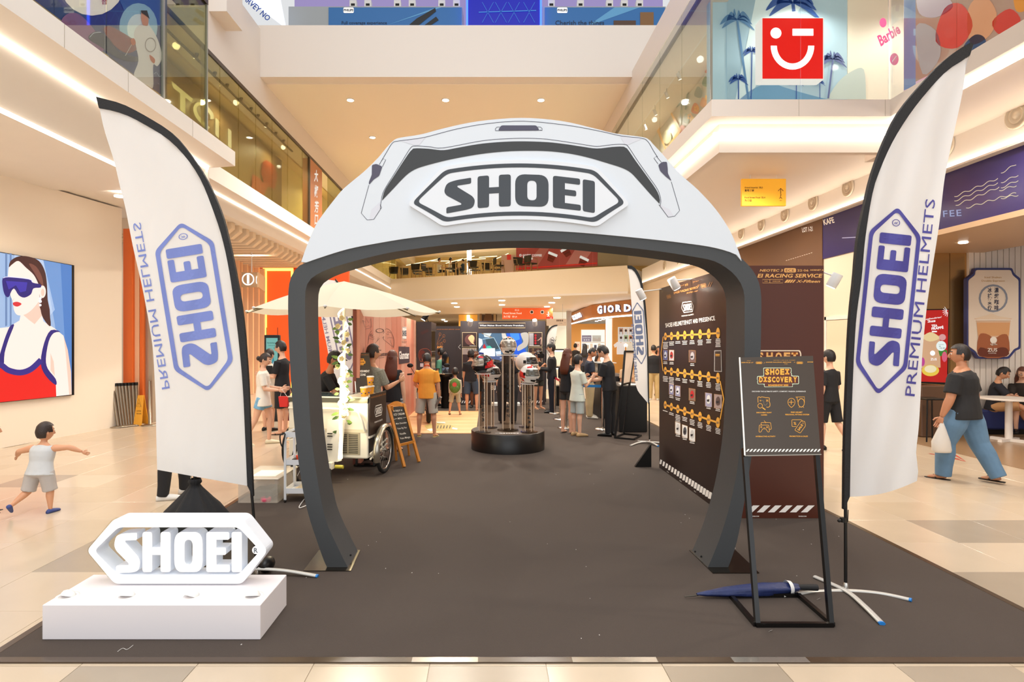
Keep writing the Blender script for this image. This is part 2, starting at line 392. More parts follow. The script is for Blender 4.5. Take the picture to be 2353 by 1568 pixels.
# round air diffusers along the bulkhead
df = thing('air_diffuser', 'cream round air diffuser high on the right bulkhead', 'air vent', (6.99, 7.86, 4.68), 0, 'round air diffusers along the bulkhead')
mb = MB(); mb.use(mat('diffuser_cream', '#d8c9b2', .5)); mb.lathe([(.18, 0), (.18, .02), (.155, .03), (.15, .005), (.115, .005), (.11, .028), (.095, .028), (.09, .008), (.05, .008), (.045, .035), (.001, .04)], axis=(-1, 0, 0), n=24)
mb.build('ring', None, df)
ORD = ('first', 'second', 'third', 'fourth', 'fifth', 'sixth', 'seventh', 'eighth', 'ninth', 'tenth', 'eleventh', 'twelfth', 'thirteenth', 'fourteenth', 'fifteenth', 'sixteenth')
df['label'] = 'largest and frontmost cream round air diffuser, near the top right corner'
for k, y in enumerate((9.1, 10.35, 11.55, 12.79, 14.0, 15.2, 16.4, 17.6, 18.9, 20.3, 21.8, 23.5)): copy_thing(df, (6.99, y, 4.68), None, 'cream round air diffuser, %s on the bulkhead counting from the big frontmost one' % ORD[k+1])
# storefront wall under the bulkhead, beyond the coffee shop
brown = mat('brown_cladding', '#6d4c34', .5)
struct(MB().box(7.05, 7.35, 11.3, 12.5, 0, 3.45).build('wall_right_near', mat('wall_sand', '#f0dfc8', .6))); struct(MB().box(7.05, 7.35, 16.85, 27, 0, 4.27).build('wall_right_far', mat('wall_sand', '#f0dfc8', .6)))
sg = MB().box(7.02, 7.1, 12.5, 16.8, 0, 4.27).build('closed_storefront', brown); tag(sg, 'dark brown closed shop front with a lot number on top', 'shop front')
MB().box(6.99, 7.03, 13.3, 16.2, 0, 2.95).build('shutter', mat('black_shutter', '#1c1816', .4), sg)
MB().box(6.98, 7.02, 13.3, 16.2, 2.95, 3.03).build('light_strip', mat('blue_light', '#bcd6ff', .5, emit=3), sg)
fn = plane_px((6.98, 10, 3), (-1, 0, 0)); wh = fm('#f6efe6', .4, .4)
ink = Ink(plane_px((7.02, 10, 3), (-1, 0, 0)), .004); ink.text('LOT 1-21', 1855, 527, 11, wh, rot=-8, width=24); ink.text('ABCDEFGHIJKL'.replace('ABCDEFGHIJKL', '••••••••••••'), 1836, 590, 2, wh, rot=-17, width=64); ink.build('lettering', sg)
dr = MB().box(7.0, 7.06, 11.45, 12.3, 0, 2.12).build('door_1', mat('door_cream', '#efdcc0', .5)); struct(dr)
MB().box(6.99, 7.05, 11.38, 11.44, 0, 2.2).box(6.99, 7.05, 12.31, 12.37, 0, 2.2).box(6.99, 7.05, 11.38, 12.37, 2.13, 2.2).build('door_frame', cream, dr)
MB().lathe([(.02, 0), (.03, .04), (.001, .05)], (7.0, 12.2, 1.0), 10, axis=(-1, 0, 0)).build('door_handle', mat('steel', '#c9c5be', .25, metal=1), dr)
# floor of the coffee shop (darker)
struct(MB().box(7.1, 14, 2, 20, -.003, .002).build('floor_shop', mat('shop_floor', '#9a7c5e', .25, noise=.05)))
# cross beam, its soffit, upper beams
struct(MB().box(-5.7, 4.3, 13.36, 13.7, 7.62, 8.78).build('trim_3', pinkish))
struct(MB().box(-5.0, 5, 13.7, 17, 7.8, 8.0).build('floor_third', beige))
so = MB().box(-5.09, 3.24, 13.7, 42, 7.6, 7.8).build('ceiling_soffit', orangey); struct(so)
struct(MB().box(-5.7, -5.09, 10.6, 13.36, 7.72, 8.7).build('trim_10', pinkish)); struct(MB().box(-12, -5.7, 10.6, 13.36, 7.3, 12).build('wall_third_left', beige))
mb = MB().box(-5.7, -5.09, -1, 42, 7.03, 7.72).build('trim_4', pinkish); struct(mb)
mb = MB().box(3.24, 3.7, -1, 42, 6.93, 7.75).build('trim_5', pinkish); struct(mb)
struct(MB().box(-4.9, -4.4, -1, 9.4, 7.0, 7.08).build('trim_6', mat('dark_frame', '#4a3b30', .4)))
mb = MB(); mb.box(-5.12, -5.085, 9.4, 34, 6.95, 7.03).box(3.2, 3.24, 8.2, 34, 6.86, 6.93); struct(mb.build('trim_7', mat('dark_frame', '#4a3b30', .4)))
struct(MB().box(-12, -5.7, -1, 42, 7.05, 7.3).build('ceiling_upper_left', mat('shop_ceiling', '#d9c08c', .6)))
struct(MB().box(3.7, 12, -1, 42, 7.0, 7.3).build('ceiling_upper_right', mat('shop_ceiling_r', '#e4d6c4', .6)))
# downlights: lamp disc with its own light
dl = thing('downlight', 'round recessed downlight in the high orange soffit', 'downlight', (0, 0, 0), 0, 'downlights in the high soffit')
MB().lathe([(.10, 0), (.10, -.012), (.085, -.02)], n=20).build('trim_ring', cream, dl)
MB().lathe([(.082, -.012), (.08, -.022)], n=20).build('lamp', LEDW, dl)
first = True
for px, py, lb_ in ((805, 229, 'leftmost downlight of the front row of three in the high orange soffit'), (1024, 229, 'middle downlight of the front row of three in the high orange soffit'), (1243, 229, 'rightmost downlight of the front row of three in the high orange soffit'), (856, 315, 'downlight of the second row, just left of the arch top')):
    Y = 5.9*F/(784-py); p = P(px, py, Y); p.z = 7.6
    if first: dl.location = p; dl['label'] = lb_; first = False
    else: copy_thing(dl, p, None, lb_)
for X in (-3.2, -1, 1.3):
    for Y, w_ in ((14.6, 700), (20, 650), (26, 110), (33, 160)): spot('soffit_lamp', (X, Y, 7.55), w_, WARM, 150)
# far bridge with its soffit
A, B = Vector((-5.07, 31.3, 0)), Vector((6.04, 25.6, 0)); bd = (B-A).normalized(); bn = Vector((bd.y, -bd.x, 0))
bback = -bn
br = MB().prism([A+Vector((0, 0, 3.75)), B+Vector((0, 0, 3.75)), B+bback*9+Vector((0, 0, 3.75)), A+bback*9+Vector((0, 0, 3.75))], (0, 0, 1.2)).build('ceiling_bridge', mat('bridge_cream', '#f4e8d0', .55)); struct(br)
MB().prism([A+bn*.05+Vector((0, 0, 3.74)), B+bn*.05+Vector((0, 0, 3.74)), B+Vector((0, 0, 3.74)), A+Vector((0, 0, 3.74))], (0, 0, .09)).build('lip', cream, br)
struct(MB().box(-11, 14, 33, 78, 3.80, 3.95).build('ceiling_far', mat('far_ceiling', '#f4e4c8', .6)))
struct(MB().box(6.3, 14, 27, 34, 3.765, 3.9).build('ceiling_far_right', mat('far_ceiling_white', '#efe6dc', .6)))
struct(MB().box(-12, 14, 78, 78.3, 0, 4).build('wall_far', beige))
struct(MB().box(-12, -11.8, 21, 78, 0, 8).build('wall_far_left', beige))
struct(MB().box(14, 14.2, -1, 78, 0, 8).build('wall_far_right', beige))
lp = thing('ceiling_lamp', 'round white ceiling lamp under the far bridge', 'ceiling light', (0, 0, 3.74), 0, 'ceiling lamps under the far bridge')
MB().lathe([(.16, .01), (.16, -.02), (.13, -.03)], n=16).build('lamp', LEDW, lp)
pl = [(1043.7, 697), (1050, 705.6), (1153, 691), (1153.5, 701), (1280, 684.5), (1268, 696), (1257, 705), (1018.5, 735.5), (1024.5, 739)]
for i, (px, py) in enumerate(pl):
    Y = 2.04*F/(784-py); p = P(px, py, Y); p.z = 3.745
    lb_ = 'round white ceiling lamp under the far bridge, ' + ('front of the left pair', 'rear of the left pair', 'front of the middle pair', 'rear of the middle pair', 'right group, frontmost', 'right group, second', 'right group, third', 'deepest left pair, front one', 'deepest left pair, rear one')[i]
    if i == 0: lp.location = p; lp['label'] = lb_
    else: copy_thing(lp, p, None, lb_)
for X, Y in ((-3, 34), (1, 33), (4, 36), (-3, 44), (1, 44), (8, 40), (-6, 58), (2, 60), (8, 56)): spot('far_lamp', (X, Y, 3.70), 420, WARM, 165)
# back wall of the upper cafe
struct(MB().box(-11, 12, 42, 42.3, 4.9, 8).build('wall_cafe', mat('cafe_wall', '#d8b878', .6)))
for y in (10.5, 13, 16, 20, 25): spot('shop_lamp_left', (-5.45, y, 6.9), 70, (1, .86, .6), 160)
for x, y in ((4.8, 8.75), (6.6, 8.4), (6.6, 5), (3.9, 11), (3.9, 14)): spot('shop_lamp_right', (x, y, 6.9), 70, (1, .97, .92), 160)
for x in (-3.5, .5, 4): spot('cafe_ceiling_lamp', (x, 37, 7.5), 260, (1, .86, .6), 160)
# lights under the side galleries
for y in (2.5, 5.2, 8): spot('gallery_lamp', (-6.4, y, 4.28), 95, WARM, 160)
for x, y in ((-7.6, 14), (-6.6, 16.5), (-7, 24)): spot('gallery_lamp', (x, y, 4.3), 130, WARM, 160)
for x, y in ((4.6, 10), (5.2, 13), (5, 16), (5, 21), (6.2, 7), (6.3, 4)): spot('gallery_lamp', (x, y, 4.7), 230, WARM, 160)
mb = MB().lathe([(.09, 0), (.09, -.02), (.001, -.02)], P(275, 450, 2.6*F/334), 16); dlo = mb.build('downlight', LEDW); tag(dlo, 'round bright downlight in the left gallery ceiling', 'downlight')
dlo.location.z += 0
# orange timber-slat shop on the left, beyond the wall
org = mat('orange_board', '#e8702a', .5); orgd = mat('orange_deep', '#d9531a', .55); peach = mat('peach_slat', '#f0c39a', .5)
def col_px(x0, x1, Y, z0, z1, d=.3):
    a, b = P(x0, 800, Y).x, P(x1, 800, Y).x; return (a, b, Y, Y+d, z0, z1)
ow = MB(); ow.box(*col_px(283, 303, 12.2, 0, 4.0)); ow = ow.build('shop_pillar', org); tag(ow, 'flat orange pillar beside the end of the poster wall', 'pillar')
o = MB().box(*col_px(305, 320, 12.3, 0, 4.1)).build('shop_pillar', peach); tag(o, 'narrow cream pillar between the two orange strips behind the flag', 'pillar')
o = MB().box(*col_px(321, 328, 12.3, 0, 4.1)).build('shop_pillar', org); tag(o, 'thin orange strip pillar behind the left flag', 'pillar')
o = MB().box(*col_px(331, 350, 12.4, 0, 4.1)).build('shop_pillar', mat('steel_cladding', '#b4a898', .3, metal=.6)); tag(o, 'grey steel-clad pillar partly behind the left flag', 'pillar')
struct(MB().box(-12, -4.9, 21, 21.2, 0, 4.4).build('wall_back_left', orgd))
struct(MB().box(-12, -7.5, 14.5, 14.7, 0, 4.4).build('wall_shop_left', mat('wall_sand', '#f0dfc8', .6)))
sc = thing('slat_ceiling', 'cream slatted canopy of parallel beams over the orange shop', 'canopy', (-7.5, 13, 4.2))
for k in range(16):
    y = 13.0+k*.41
    MB().prism([(-5.75, y, 4.38), (-5.75, y, 4.24), (-5.95, y, 4.08), (-10.4, y, 4.08), (-10.4, y, 4.38)], (0, .17, 0)).build('slat', mat('canopy_cream', '#ecd6b8', .5), sc, world=True)
fw = thing('slat_wall', 'peach vertical slats stepping back beside the glowing orange panel', 'wall slats', (-7.5, 19, 0))
for k, (a, b) in enumerate(((550, 555), (557, 568), (571, 581), (584, 594), (596, 607), (536, 548))):
    Y = 18.0+k*.5 if k < 5 else 17.6; MB().box(*col_px(a, b, Y, 0, 4.13, .1)).build('slat', peach, fw, world=True)
gp = thing('glowing_lightbox', 'glowing orange panel with a bright yellow edge behind the parasol', 'light panel', (-7, 20.4, 0))
a, b = P(607, 0, 20.4).x, P(674, 0, 20.4).x
MB().box(a, b, 20.4, 20.5, 0, 4.17).build('panel', mat('orange_glow', '#ff5a20', .5, emit=.9), gp, world=True)
yl = mat('yellow_tube', '#ffd24a', .5, emit=4)
mb = MB().box(a-.02, a+.09, 20.34, 20.4, 0, 4.19).box(a, b, 20.34, 20.4, 4.1, 4.19); mb.box(b-.06, b, 20.34, 20.4, 0, 4.19); mb.build('edge_light', yl, gp, world=True)
# ================================================================ UPPER FLOORS
glass = glassy('clear_glass', '#f4f6f2', .35); glassg = glassy('green_glass', '#eeeedd', .45)
GL = mat('glass_joint', '#8f8c80', .3)
def sgn(a, b, c): return (a, b, c)
# left glass front with the big film poster
gf = thing('glazed_shopfront', 'clear glass shopfront with a navy poster film above the left gallery edge', 'glass front', (-4.42, 6, 5.0))
yy = [0.2, 1.4, 2.6, 3.8, 5.0, 6.09, 6.93, 8.13, 9.39]
for a, b in zip(yy, yy[1:]): MB().box(-4.43, -4.415, a+.008, b-.008, 5.0, 7.0).build('pane', glassg if b > 9 else glass, gf, world=True)
MB().box(-5.1, -4.43, 9.38, 9.395, 5.0, 7.0).build('pane', glassg, gf, world=True)
mb = MB(); mb.box(-4.44, -4.405, 8.11, 8.15, 5, 7).box(-4.44, -4.405, 9.375, 9.40, 5, 7); mb.build('corner_post', GL, gf, world=True)
film = Ink(plane_px((-4.45, 8, 6), (1, 0, 0)), .0, .004)
nv = fm('#2a3566', .3, .12); film.poly([(60, -14), (60, -60), (384, -60), (384, 229)], nv, 0)
film.poly([(250, -60), (384, -60), (384, 60), (300, 60)], fm('#3a5f96', .3, .15), 1); film.circ(318, 62, 44, fm('#9fc4d0', .3, .15), 2, ry=55); film.circ(318, 66, 26, fm('#dfe8e0', .3, .2), 3, ry=34)
film.circ(212, -38, 74, fm('#f4e6d2', .4, .35), 2); film.text('合', 240, 4, 10, fm('#b5452c'), 3, bold=.02)
film.poly(spline([(142, 45), (160, 30), (184, 34), (215, 66), (240, 108), (222, 122), (190, 88), (150, 62)], 4, True), fm('#93567f', .3, .1), 2)
film.poly(spline([(203, 88), (222, 72), (250, 88), (275, 120), (318, 132), (312, 142), (276, 136), (232, 108)], 4, True), fm('#221f33', .2), 3)
film.poly(spline([(238, 68), (252, 60), (282, 75), (310, 94), (316, 112), (290, 122), (258, 100)], 4, True), fm('#8c4436', .25, .1), 3)
film.line(spline([(206, 86), (216, 76), (232, 74)], 4), 1.5, fm('#d9d9e6'), 4); film.line([(288, 128), (304, 100)], 1.2, fm('#e6dccb'), 4)
wm = fm('#ded5ce', .4, .15); skn = fm('#c98d78', .4, .1)
film.poly(spline([(308, 74), (322, 56), (342, 58), (362, 90), (372, 130), (362, 152), (352, 150), (352, 200), (338, 196), (308, 176), (318, 140), (312, 104)], 4, True), wm, 4)
film.poly(rpoly([(325, 22), (336, 30), (342, 44), (340, 60), (328, 58), (324, 42)], 4), skn, 5); film.poly([(324, 24), (338, 24), (344, 44), (336, 36), (326, 30)], fm('#2a2320'), 6)
film.poly(spline([(300, 92), (308, 88), (312, 100), (304, 104)], 3, True), skn, 5); film.poly(spline([(344, 126), (356, 136), (354, 146), (346, 138)], 3, True), skn, 5); film.circ(346, 103, 13, fm('#bdb2ac'), 5, ry=17, hole=.86)
film.line(spline([(354, 170), (360, 166), (366, 176), (374, 172)], 3), .8, fm('#b8c4c8'), 5); film.text('••••••', 364, 192, 2, fm('#cfd8da'), 5, rot=32)
film.build('poster_film', gf)
# left shop behind the glass: dark sign wall, letters, track lights
sw = MB().box(-6.1, -5.9, 9.6, 17.1, 4.98, 6.88).build('sign_wall', mat('umber_wall', '#846c48', .45)); tag(sw, 'dark umber shop wall with pale raised letters behind upper left glass', 'shop sign')
MB().box(-6.15, -6.11, 9.6, 40, 4.98, 7.05).build('back_wall', mat('olive_wall', '#e2cb86', .5, emit=.12), sw)
struct(MB().box(-5.95, -5.7, 9.4, 42, 6.98, 7.05).build('trim_8', mat('shop_ceiling', '#d9c08c', .6)))
ink = Ink(plane_px((-5.88, 12, 6), (1, 0, 0)), .01, .004); lt = fm('#fff2be', .5, .9)
ink.poly(rpoly([(394, 186), (444, 228), (440, 235), (426, 224), (426, 262), (414, 252), (414, 214), (398, 202)], 2), lt)
ink.line(spline([(487, 274), (486, 262), (470, 243), (455, 239), (448, 250), (454, 268), (470, 286), (480, 296)], 4), 8, lt)
ink.poly(rpoly([(495, 270), (503, 277), (503, 318), (495, 310)], 3), lt); ink.poly(rpoly([(524, 294), (532, 301), (532, 342), (524, 336)], 3), lt)
ink.build('lettering', sw)
ink = Ink(plane_px((-5.88, 12, 6), (1, 0, 0)), .008, .003)
ink.poly(rpoly([(604, 372), (612, 367), (632, 382), (638, 400), (632, 436), (608, 425), (600, 398)], 5), fm('#8c3524', .3), 0); ink.poly(rpoly([(580, 400), (598, 410), (602, 418), (618, 424), (606, 450), (578, 432)], 4), fm('#a5513a', .3), 1)
for i in range(5): ink.line([(584+i*4, 408+i*3), (583+i*4, 430+i*3)], 1, fm('#d07a5c'), 2)
ink.build('chair_print', sw)
tr2_ = tag(MB().box(3.725, 3.755, 8.4, 15.5, 6.97, 7.0).build('light_track', mat('white_metal', '#e9e6e2', .4)), 'white ceiling track carrying the spotlights in the upper right shop', 'light track')
def track(name, label, cat, pts, X, m, r=.035, h=.13, group=None, tilt=.5):
    f_ = None
    for k, (px, py) in enumerate(pts):
        Y = abs(X)*F/abs(CX-px); p = P(px, py, Y)
        if f_ is None:
            f_ = thing(name, label+', '+ORD[0]+' from the front', cat, p, 0, group)
            ax = Vector((tilt*(1 if X < 0 else -1), -.3, 1)).normalized()
            MB().lathe([(r, -h/2), (r, h/2)], n=12, axis=ax).build('housing', m, f_)
            MB().lathe([(r*.8, -h/2-.004), (r*.8, -h/2+.002)], n=12, axis=ax).build('lamp', LEDW, f_)
            MB().tube([(0, 0, h/2-.01), (0, 0, h/2+.1)], .01, 6).build('stem', m, f_)
        else: copy_thing(f_, p, None, label+', '+ORD[k]+' from the front')
blk = mat('black_metal', '#1d1b1a', .35, metal=.4); whm = mat('white_metal', '#e9e6e2', .4)
track('track_spotlight', 'black track spotlight behind the upper left glass', 'spotlight', [(451, 127), (494, 167), (522, 195), (554, 227), (577, 250), (593, 265), (612, 286), (634, 305), (652, 322)], -5.4, blk, group='black track spotlights in the upper left shop')
o = MB().box(-5.42, -5.38, 9.8, 16.5, 6.93, 6.96).build('light_track', blk); tag(o, 'black ceiling track carrying the spotlights in the upper left shop', 'light track')
ff = thing('glazed_shopfront', 'long olive tinted glass shopfront receding along the upper left floor', 'glass front', (-5.08, 12, 5.0))
ys = [10.6, 11.35, 12.2, 13.1, 14.1, 15.2, 16.4, 17.1]
for a, b in zip(ys, ys[1:]): MB().box(-5.10, -5.085, a+.006, b-.006, 5.0, 6.95).build('pane', glassg, ff, world=True)
for a in range(19, 33, 2): MB().box(-5.10, -5.085, a, a+1.99, 5.0, 6.95).build('pane', glassg, ff, world=True)
MB().box(-5.12, -5.07, 17.0, 17.08, 5.0, 6.95).build('frame', mat('dark_frame', '#4a3b30', .4), ff, world=True)
pr = MB().box(-5.3, -5.09, 17.1, 18.35, 5.0, 6.95).build('sign_pillar', mat('terracotta', '#c07a4c', .4)); tag(pr, 'terracotta pillar with white brush characters beside the arch top', 'sign pillar')
ink = Ink(plane_px((-5.09, 17, 6), (1, 0, 0)), .01, .003); w_ = fm('#fffaf2', .5, .6)
for ch, y in (('大', 405), ('椒', 440), ('芳', 476), ('口', 505)): ink.text(ch, 727, y, 20, w_, width=10, rot=8, bold=.03, shear=-.3)
ink.build('lettering', pr)
# right glass fronts, mural, shop sign
mf = thing('glazed_shopfront', 'frontal glass panes of the upper right corner shop', 'glass front', (4.3, 8.16, 5.0))
xs = [3.06, 4.29, 5.49]
for a, b in zip(xs, xs[1:]): MB().box(a+.006, b-.006, 8.15, 8.162, 5.0, 7.4).build('pane', glass, mf, world=True)
MB().box(3.05, 3.075, 8.14, 8.17, 5.0, 7.4).build('corner_post', GL, mf, world=True)
mg = thing('glazed_shopfront', 'receding glass panes along the upper right floor beside palm mural', 'glass front', (3.06, 12, 5.0))
ys = [8.17, 9.4, 10.6, 11.8, 13.0, 14.2, 15.4, 17]
for a, b in zip(ys, ys[1:]): MB().box(3.06, 3.072, a+.006, b-.006, 5.0, 6.86).build('pane', glass, mg, world=True)
mh = thing('glazed_shopfront', 'glass panes with colourful poster film at the top right', 'glass front', (5.5, 5, 5.0))
ys = [1, 2.2, 3.4, 4.6, 5.8, 7.0, 8.14]
for a, b in zip(ys, ys[1:]): MB().box(5.50, 5.512, a+.006, b-.006, 5.0, 7.4).build('pane', glass, mh, world=True)
mw = MB().box(3.42, 5.55, 9.2, 9.3, 5.0, 6.99).build('mural_wall', mat('mural_blue', '#a9c4d4', .5, emit=.25)); tag(mw, 'pale blue shop wall with dark blue palm tree silhouettes behind the red square sign', 'mural')
ink = Ink(plane_px((4, 9.19, 6), (0, -1, 0)), .002, .003)
ink.poly([(1670, -20), (1760, -20), (1760, 228), (1670, 228)], fm('#9dbacd', .5, .2), 0); ink.poly([(1740, -20), (1860, -20), (1720, 228), (1690, 228)], fm('#c9d9de', .5, .3), 1)
ink.poly(spline([(1700, 228), (1730, 205), (1770, 190), (1800, 200), (1850, 215), (1900, 228)], 4), fm('#6d9cc0', .5, .2), 1); ink.poly(spline([(1900, 228), (1925, 190), (1955, 165), (1985, 160), (1990, 228)], 4), fm('#b9c3bf', .5, .25), 2)
def palm(ink, x, y, s_, m, k, h, lean=.1, n=8):
    for i in range(n):
        a = -pi+pi*1.15*i/(n-1)-.2; L = s_*(1 if i % 2 else .85); ex, ey = x+L*cos(a), y+L*.55*sin(a)+L*.45
        ink.poly(spline([(x, y), (x+L*.5*cos(a)-2, y+L*.5*sin(a)-s_*.12), (ex, ey), (x+L*.45*cos(a), y+L*.4*sin(a)+s_*.14)], 4, True), m, k)
    ink.line(spline([(x, y), (x+h*lean*.5, y+h*.5), (x+h*lean, y+h)], 4), s_*.12, m, k)
b1, b2 = fm('#3358a0', .5, .15), fm('#5a86b4', .5, .15)
palm(ink, 1822, 6, 66, b1, 3, 20); palm(ink, 1694, 45, 42, b2, 3, 190, .14); palm(ink, 1728, 118, 22, b1, 4, 110, -.02); palm(ink, 1697, 182, 24, b1, 4, 46, 0); palm(ink, 1914, 136, 34, fm('#5f6b9c', .5, .15), 4, 90, -.12); palm(ink, 1830, 188, 18, b1, 4, 40, 0); palm(ink, 1884, 190, 14, b1, 4, 36, 0)
ink.build('mural_print', mw)
struct(MB().box(5.56, 9, 9.2, 9.3, 5.0, 7.0).build('wall_upper_right', mat('upper_cream', '#efe4d4', .5, emit=.15)))
sg = thing('square_sign', 'red square lightbox sign with a winking smile in white', 'sign', P(1821, 111, 8.75))
a, b = P(1749, 183, 8.75), P(1894, 40, 8.75)
MB().bbox(a.x, b.x, 8.75, 8.95, a.z, b.z, .01).build('box', mat('sign_white', '#fff6f2', .4, emit=.8), sg, world=True)
MB().box((a.x+b.x)/2-.1, (a.x+b.x)/2+.1, 8.95, 9.2, a.z+.3, b.z-.3).build('bracket', whm, sg, world=True)
ink = Ink(plane_px((4, 8.745, 6), (0, -1, 0)), .002, .003); rd = fm('#f01410', .4, .95); ww = fm('#ffffff', .4, 2.2)
ink.rect(1752, 42, 1891, 181, rd); ink.circ(1783, 76, 12.5, ww, 1); ink.rect(1821, 66, 1869, 82, ww, 1, r=1)
ink.ring([(1821+50*cos(t/20*pi), 105+55*sin(t/20*pi)) for t in range(21)]+[(1771+1e-3, 105)], [(1821+36*cos(t/20*pi), 105+41*sin(t/20*pi)) for t in range(21)]+[(1785, 105)], ww, 1)
ink.build('logo', sg)
sm = MB().box(4.3, 4.4, 9.3, 17, 5.0, 6.98).build('mural_wall', mat('mural_grey', '#cfcbb8', .5, emit=.12)); tag(sm, 'pale grey receding shop wall with green palm prints and flowers', 'mural')
ink = Ink(plane_px((4.28, 12, 6), (-1, 0, 0)), .002, .004)
g1, g2 = fm('#8fa392', .5, .1), fm('#a9b8a4', .5, .1)
palm(ink, 1592, 112, 34, g1, 1, 140, -.12, 7); palm(ink, 1566, 240, 17, g1, 1, 60, -.1, 7)
for x, y, s_, c in ((1605, 215, 10, '#8a9a92'), (1622, 190, 9, '#7f9f86'), (1617, 238, 9, '#c38a66'), (1598, 252, 10, '#d0703e'), (1628, 160, 10, '#e8803a'), (1578, 275, 9, '#8d9b7a'), (1568, 300, 8, '#c85a3c'), (1590, 280, 8, '#d8b04a'), (1610, 268, 9, '#9aa88a')): ink.poly(spline([(x-s_, y+4), (x-2, y-s_*1.6), (x+s_*.8, y-6), (x+s_*.5, y+s_)], 4, True), fm(c, .5, .1), 2)
for x, y in ((1600, 250), (1626, 225), (1585, 268)):
    for q in range(5): ink.circ(x+4*cos(q*1.256), y+5*sin(q*1.256), 2.4, fm('#e0a03a', .5, .1), 3, ry=3, n=8)
dm = [(1528, 232), (1562, 300), (1530, 345), (1512, 300)]; ink.line(dm, 7, fm('#e2b070', .5, .2), 3, closed=True); ink.circ(1531, 315, 12, fm('#b9b394', .5, .1), 2, ry=16)
ink.build('mural_print', sm)
track('track_spotlight', 'white track spotlight behind the upper right glass', 'spotlight', [(1630, 73), (1560, 175), (1532, 218), (1505, 258), (1482, 292)], 3.74, whm, group='white track spotlights in the upper right shop')
pk = MB().box(5.62, 5.64, 7.2, 8.05, 5.0, 6.99).build('shop_banner', mat('pink_panel', '#f0c6cc', .5, emit=.45)); tag(pk, 'pale pink shop banner with a magenta script word', 'banner')
ink = Ink(plane_px((5.61, 7, 6), (-1, 0, 0)), .003, .003); mg_ = fm('#d63a7c', .4, .3)
ink.text('Barbie', 2041, 80, 24, mg_, rot=-34, shear=.35, width=58, bold=.03); ink.circ(2029, 52, 8, mg_, 0, ry=11); ink.circ(2055, 136, 10, mg_, 0, ry=14); ink.line([(2050, 142), (2060, 128)], 2, fm('#f6dfe0'), 1)
ink.build('lettering', pk)
ink = Ink(plane_px((5.515, 5, 6), (-1, 0, 0)), .0, .004)
ink.poly([(2077, -60), (2104, -60), (2104, 196), (2077, 208)], fm('#8f9fd6', .4, .25), 0); ink.poly([(2104, -60), (2460, -60), (2460, 5), (2104, 188)], fm('#cfa79a', .4, .2), 0)
for pts, c in (([(2170, 20), (2210, 10), (2235, 60), (2200, 110), (2150, 95)], '#e04a3e'), ([(2105, 60), (2150, 70), (2160, 130), (2120, 170)], '#b9aeb2'), ([(2225, 20), (2260, -10), (2290, 30), (2275, 80), (2230, 100)], '#e2a37c'), ([(2215, 105), (2240, 80), (2262, 86), (2262, 110), (2225, 125)], '#35507a'), ([(2280, 50), (2320, 20), (2345, 50), (2300, 80)], '#d94034'), ([(2110, -20), (2160, -20), (2190, 15), (2150, 40), (2112, 30)], '#c7b6c4'), ([(2330, -20), (2360, -20), (2360, 20), (2335, 25)], '#ea9a3c')): ink.poly(spline(pts, 4, True), fm(c, .4, .2), 1)
ink.build('poster_film', mh)
# third floor beyond the cross beam
ph = MB().box(-5.0, -.55, 15.4, 15.9, 8.0, 8.0+2.0).build('shop_counter', mat('counter_grey', '#a9aeb0', .5)); tag(ph, 'grey third-floor counter front with a blue banner behind the left of cross beam', 'counter')
fl3 = plane_px((0, 15.38, 9), (0, -1, 0)); top = 15
for o_, x0, x1, b0, t1, t2 in ((None, 663, 1063, 755, 'Full coverage experience', 785), (None, 1245, 1530, 1252, 'Cherish the things', 1276)):
    if x0 > 1000:
        a, b = P(x0, 15, 15.4).x, P(x1, 15, 15.4).x
        ph = MB().box(a, b, 15.4, 15.9, 8, P(0, 15, 15.4).z).build('shop_counter', mat('counter_grey', '#a9aeb0', .5)); tag(ph, 'grey third-floor counter front with a blue banner behind the right of cross beam', 'counter')
    else:
        for v in ph.data.vertices:
            v.co.z = 8 if v.co.z < 8.5 else P(0, 15, 15.4).z; v.co.x = P(x0, 0, 15.4).x if v.co.x < -2 else P(x1, 0, 15.4).x
    ink = Ink(fl3, .0, .004); ink.rect(b0, 17, x1-2, 75, fm('#2f6aa6', .4, .12), 0); ink.poly([(b0+260 if x0 < 1000 else b0+160, 17), (x1-60, 17), (x1-180, 60)], fm('#5d9ac4', .4, .15), 1)
    ink.rect(t2+4, 17, t2+28, 30, fm('#f2f2f0', .4, .3), 2, r=3); ink.text('PHILIPS', t2+16 if x0 < 1000 else t2+16, 23, 5, fm('#2a2f3a'), 3, bold=.03); ink.text(t1, 785 if x0 < 1000 else 1276, 52, 7.5 if x0 < 1000 else 11, fm('#1c3350'), 3, align='L')
    if x0 < 1000: ink.poly([(940, 57), (958, 42), (1000, 18), (1002, 26), (972, 50), (962, 58)], fm('#1b1a1c', .3), 3); ink.poly([(975, 58), (1002, 38), (1008, 46), (990, 58)], fm('#1b1a1c', .3), 3)
    else: ink.rect(1410, 47, 1461, 62, fm('#5a4030'), 3); ink.rect(1471, 28, 1502, 62, fm('#8a6238'), 3)
    ink.build('banner', ph)
    q = fm('#20242c')
sm_ = D.objects.new('d', None); D.objects.remove(sm_)
bx = thing('product_box', 'small white camera box on the third-floor counter', 'box', (0, 15.5, 9), 0, 'white product boxes on the third-floor counters'); k0 = 0
MB().bbox(-.09, .09, 0, .15, 0, .17, .006).build('body', whm, bx); MB().box(-.05, .05, -.004, 0, .02, .08).build('window', blk, bx)
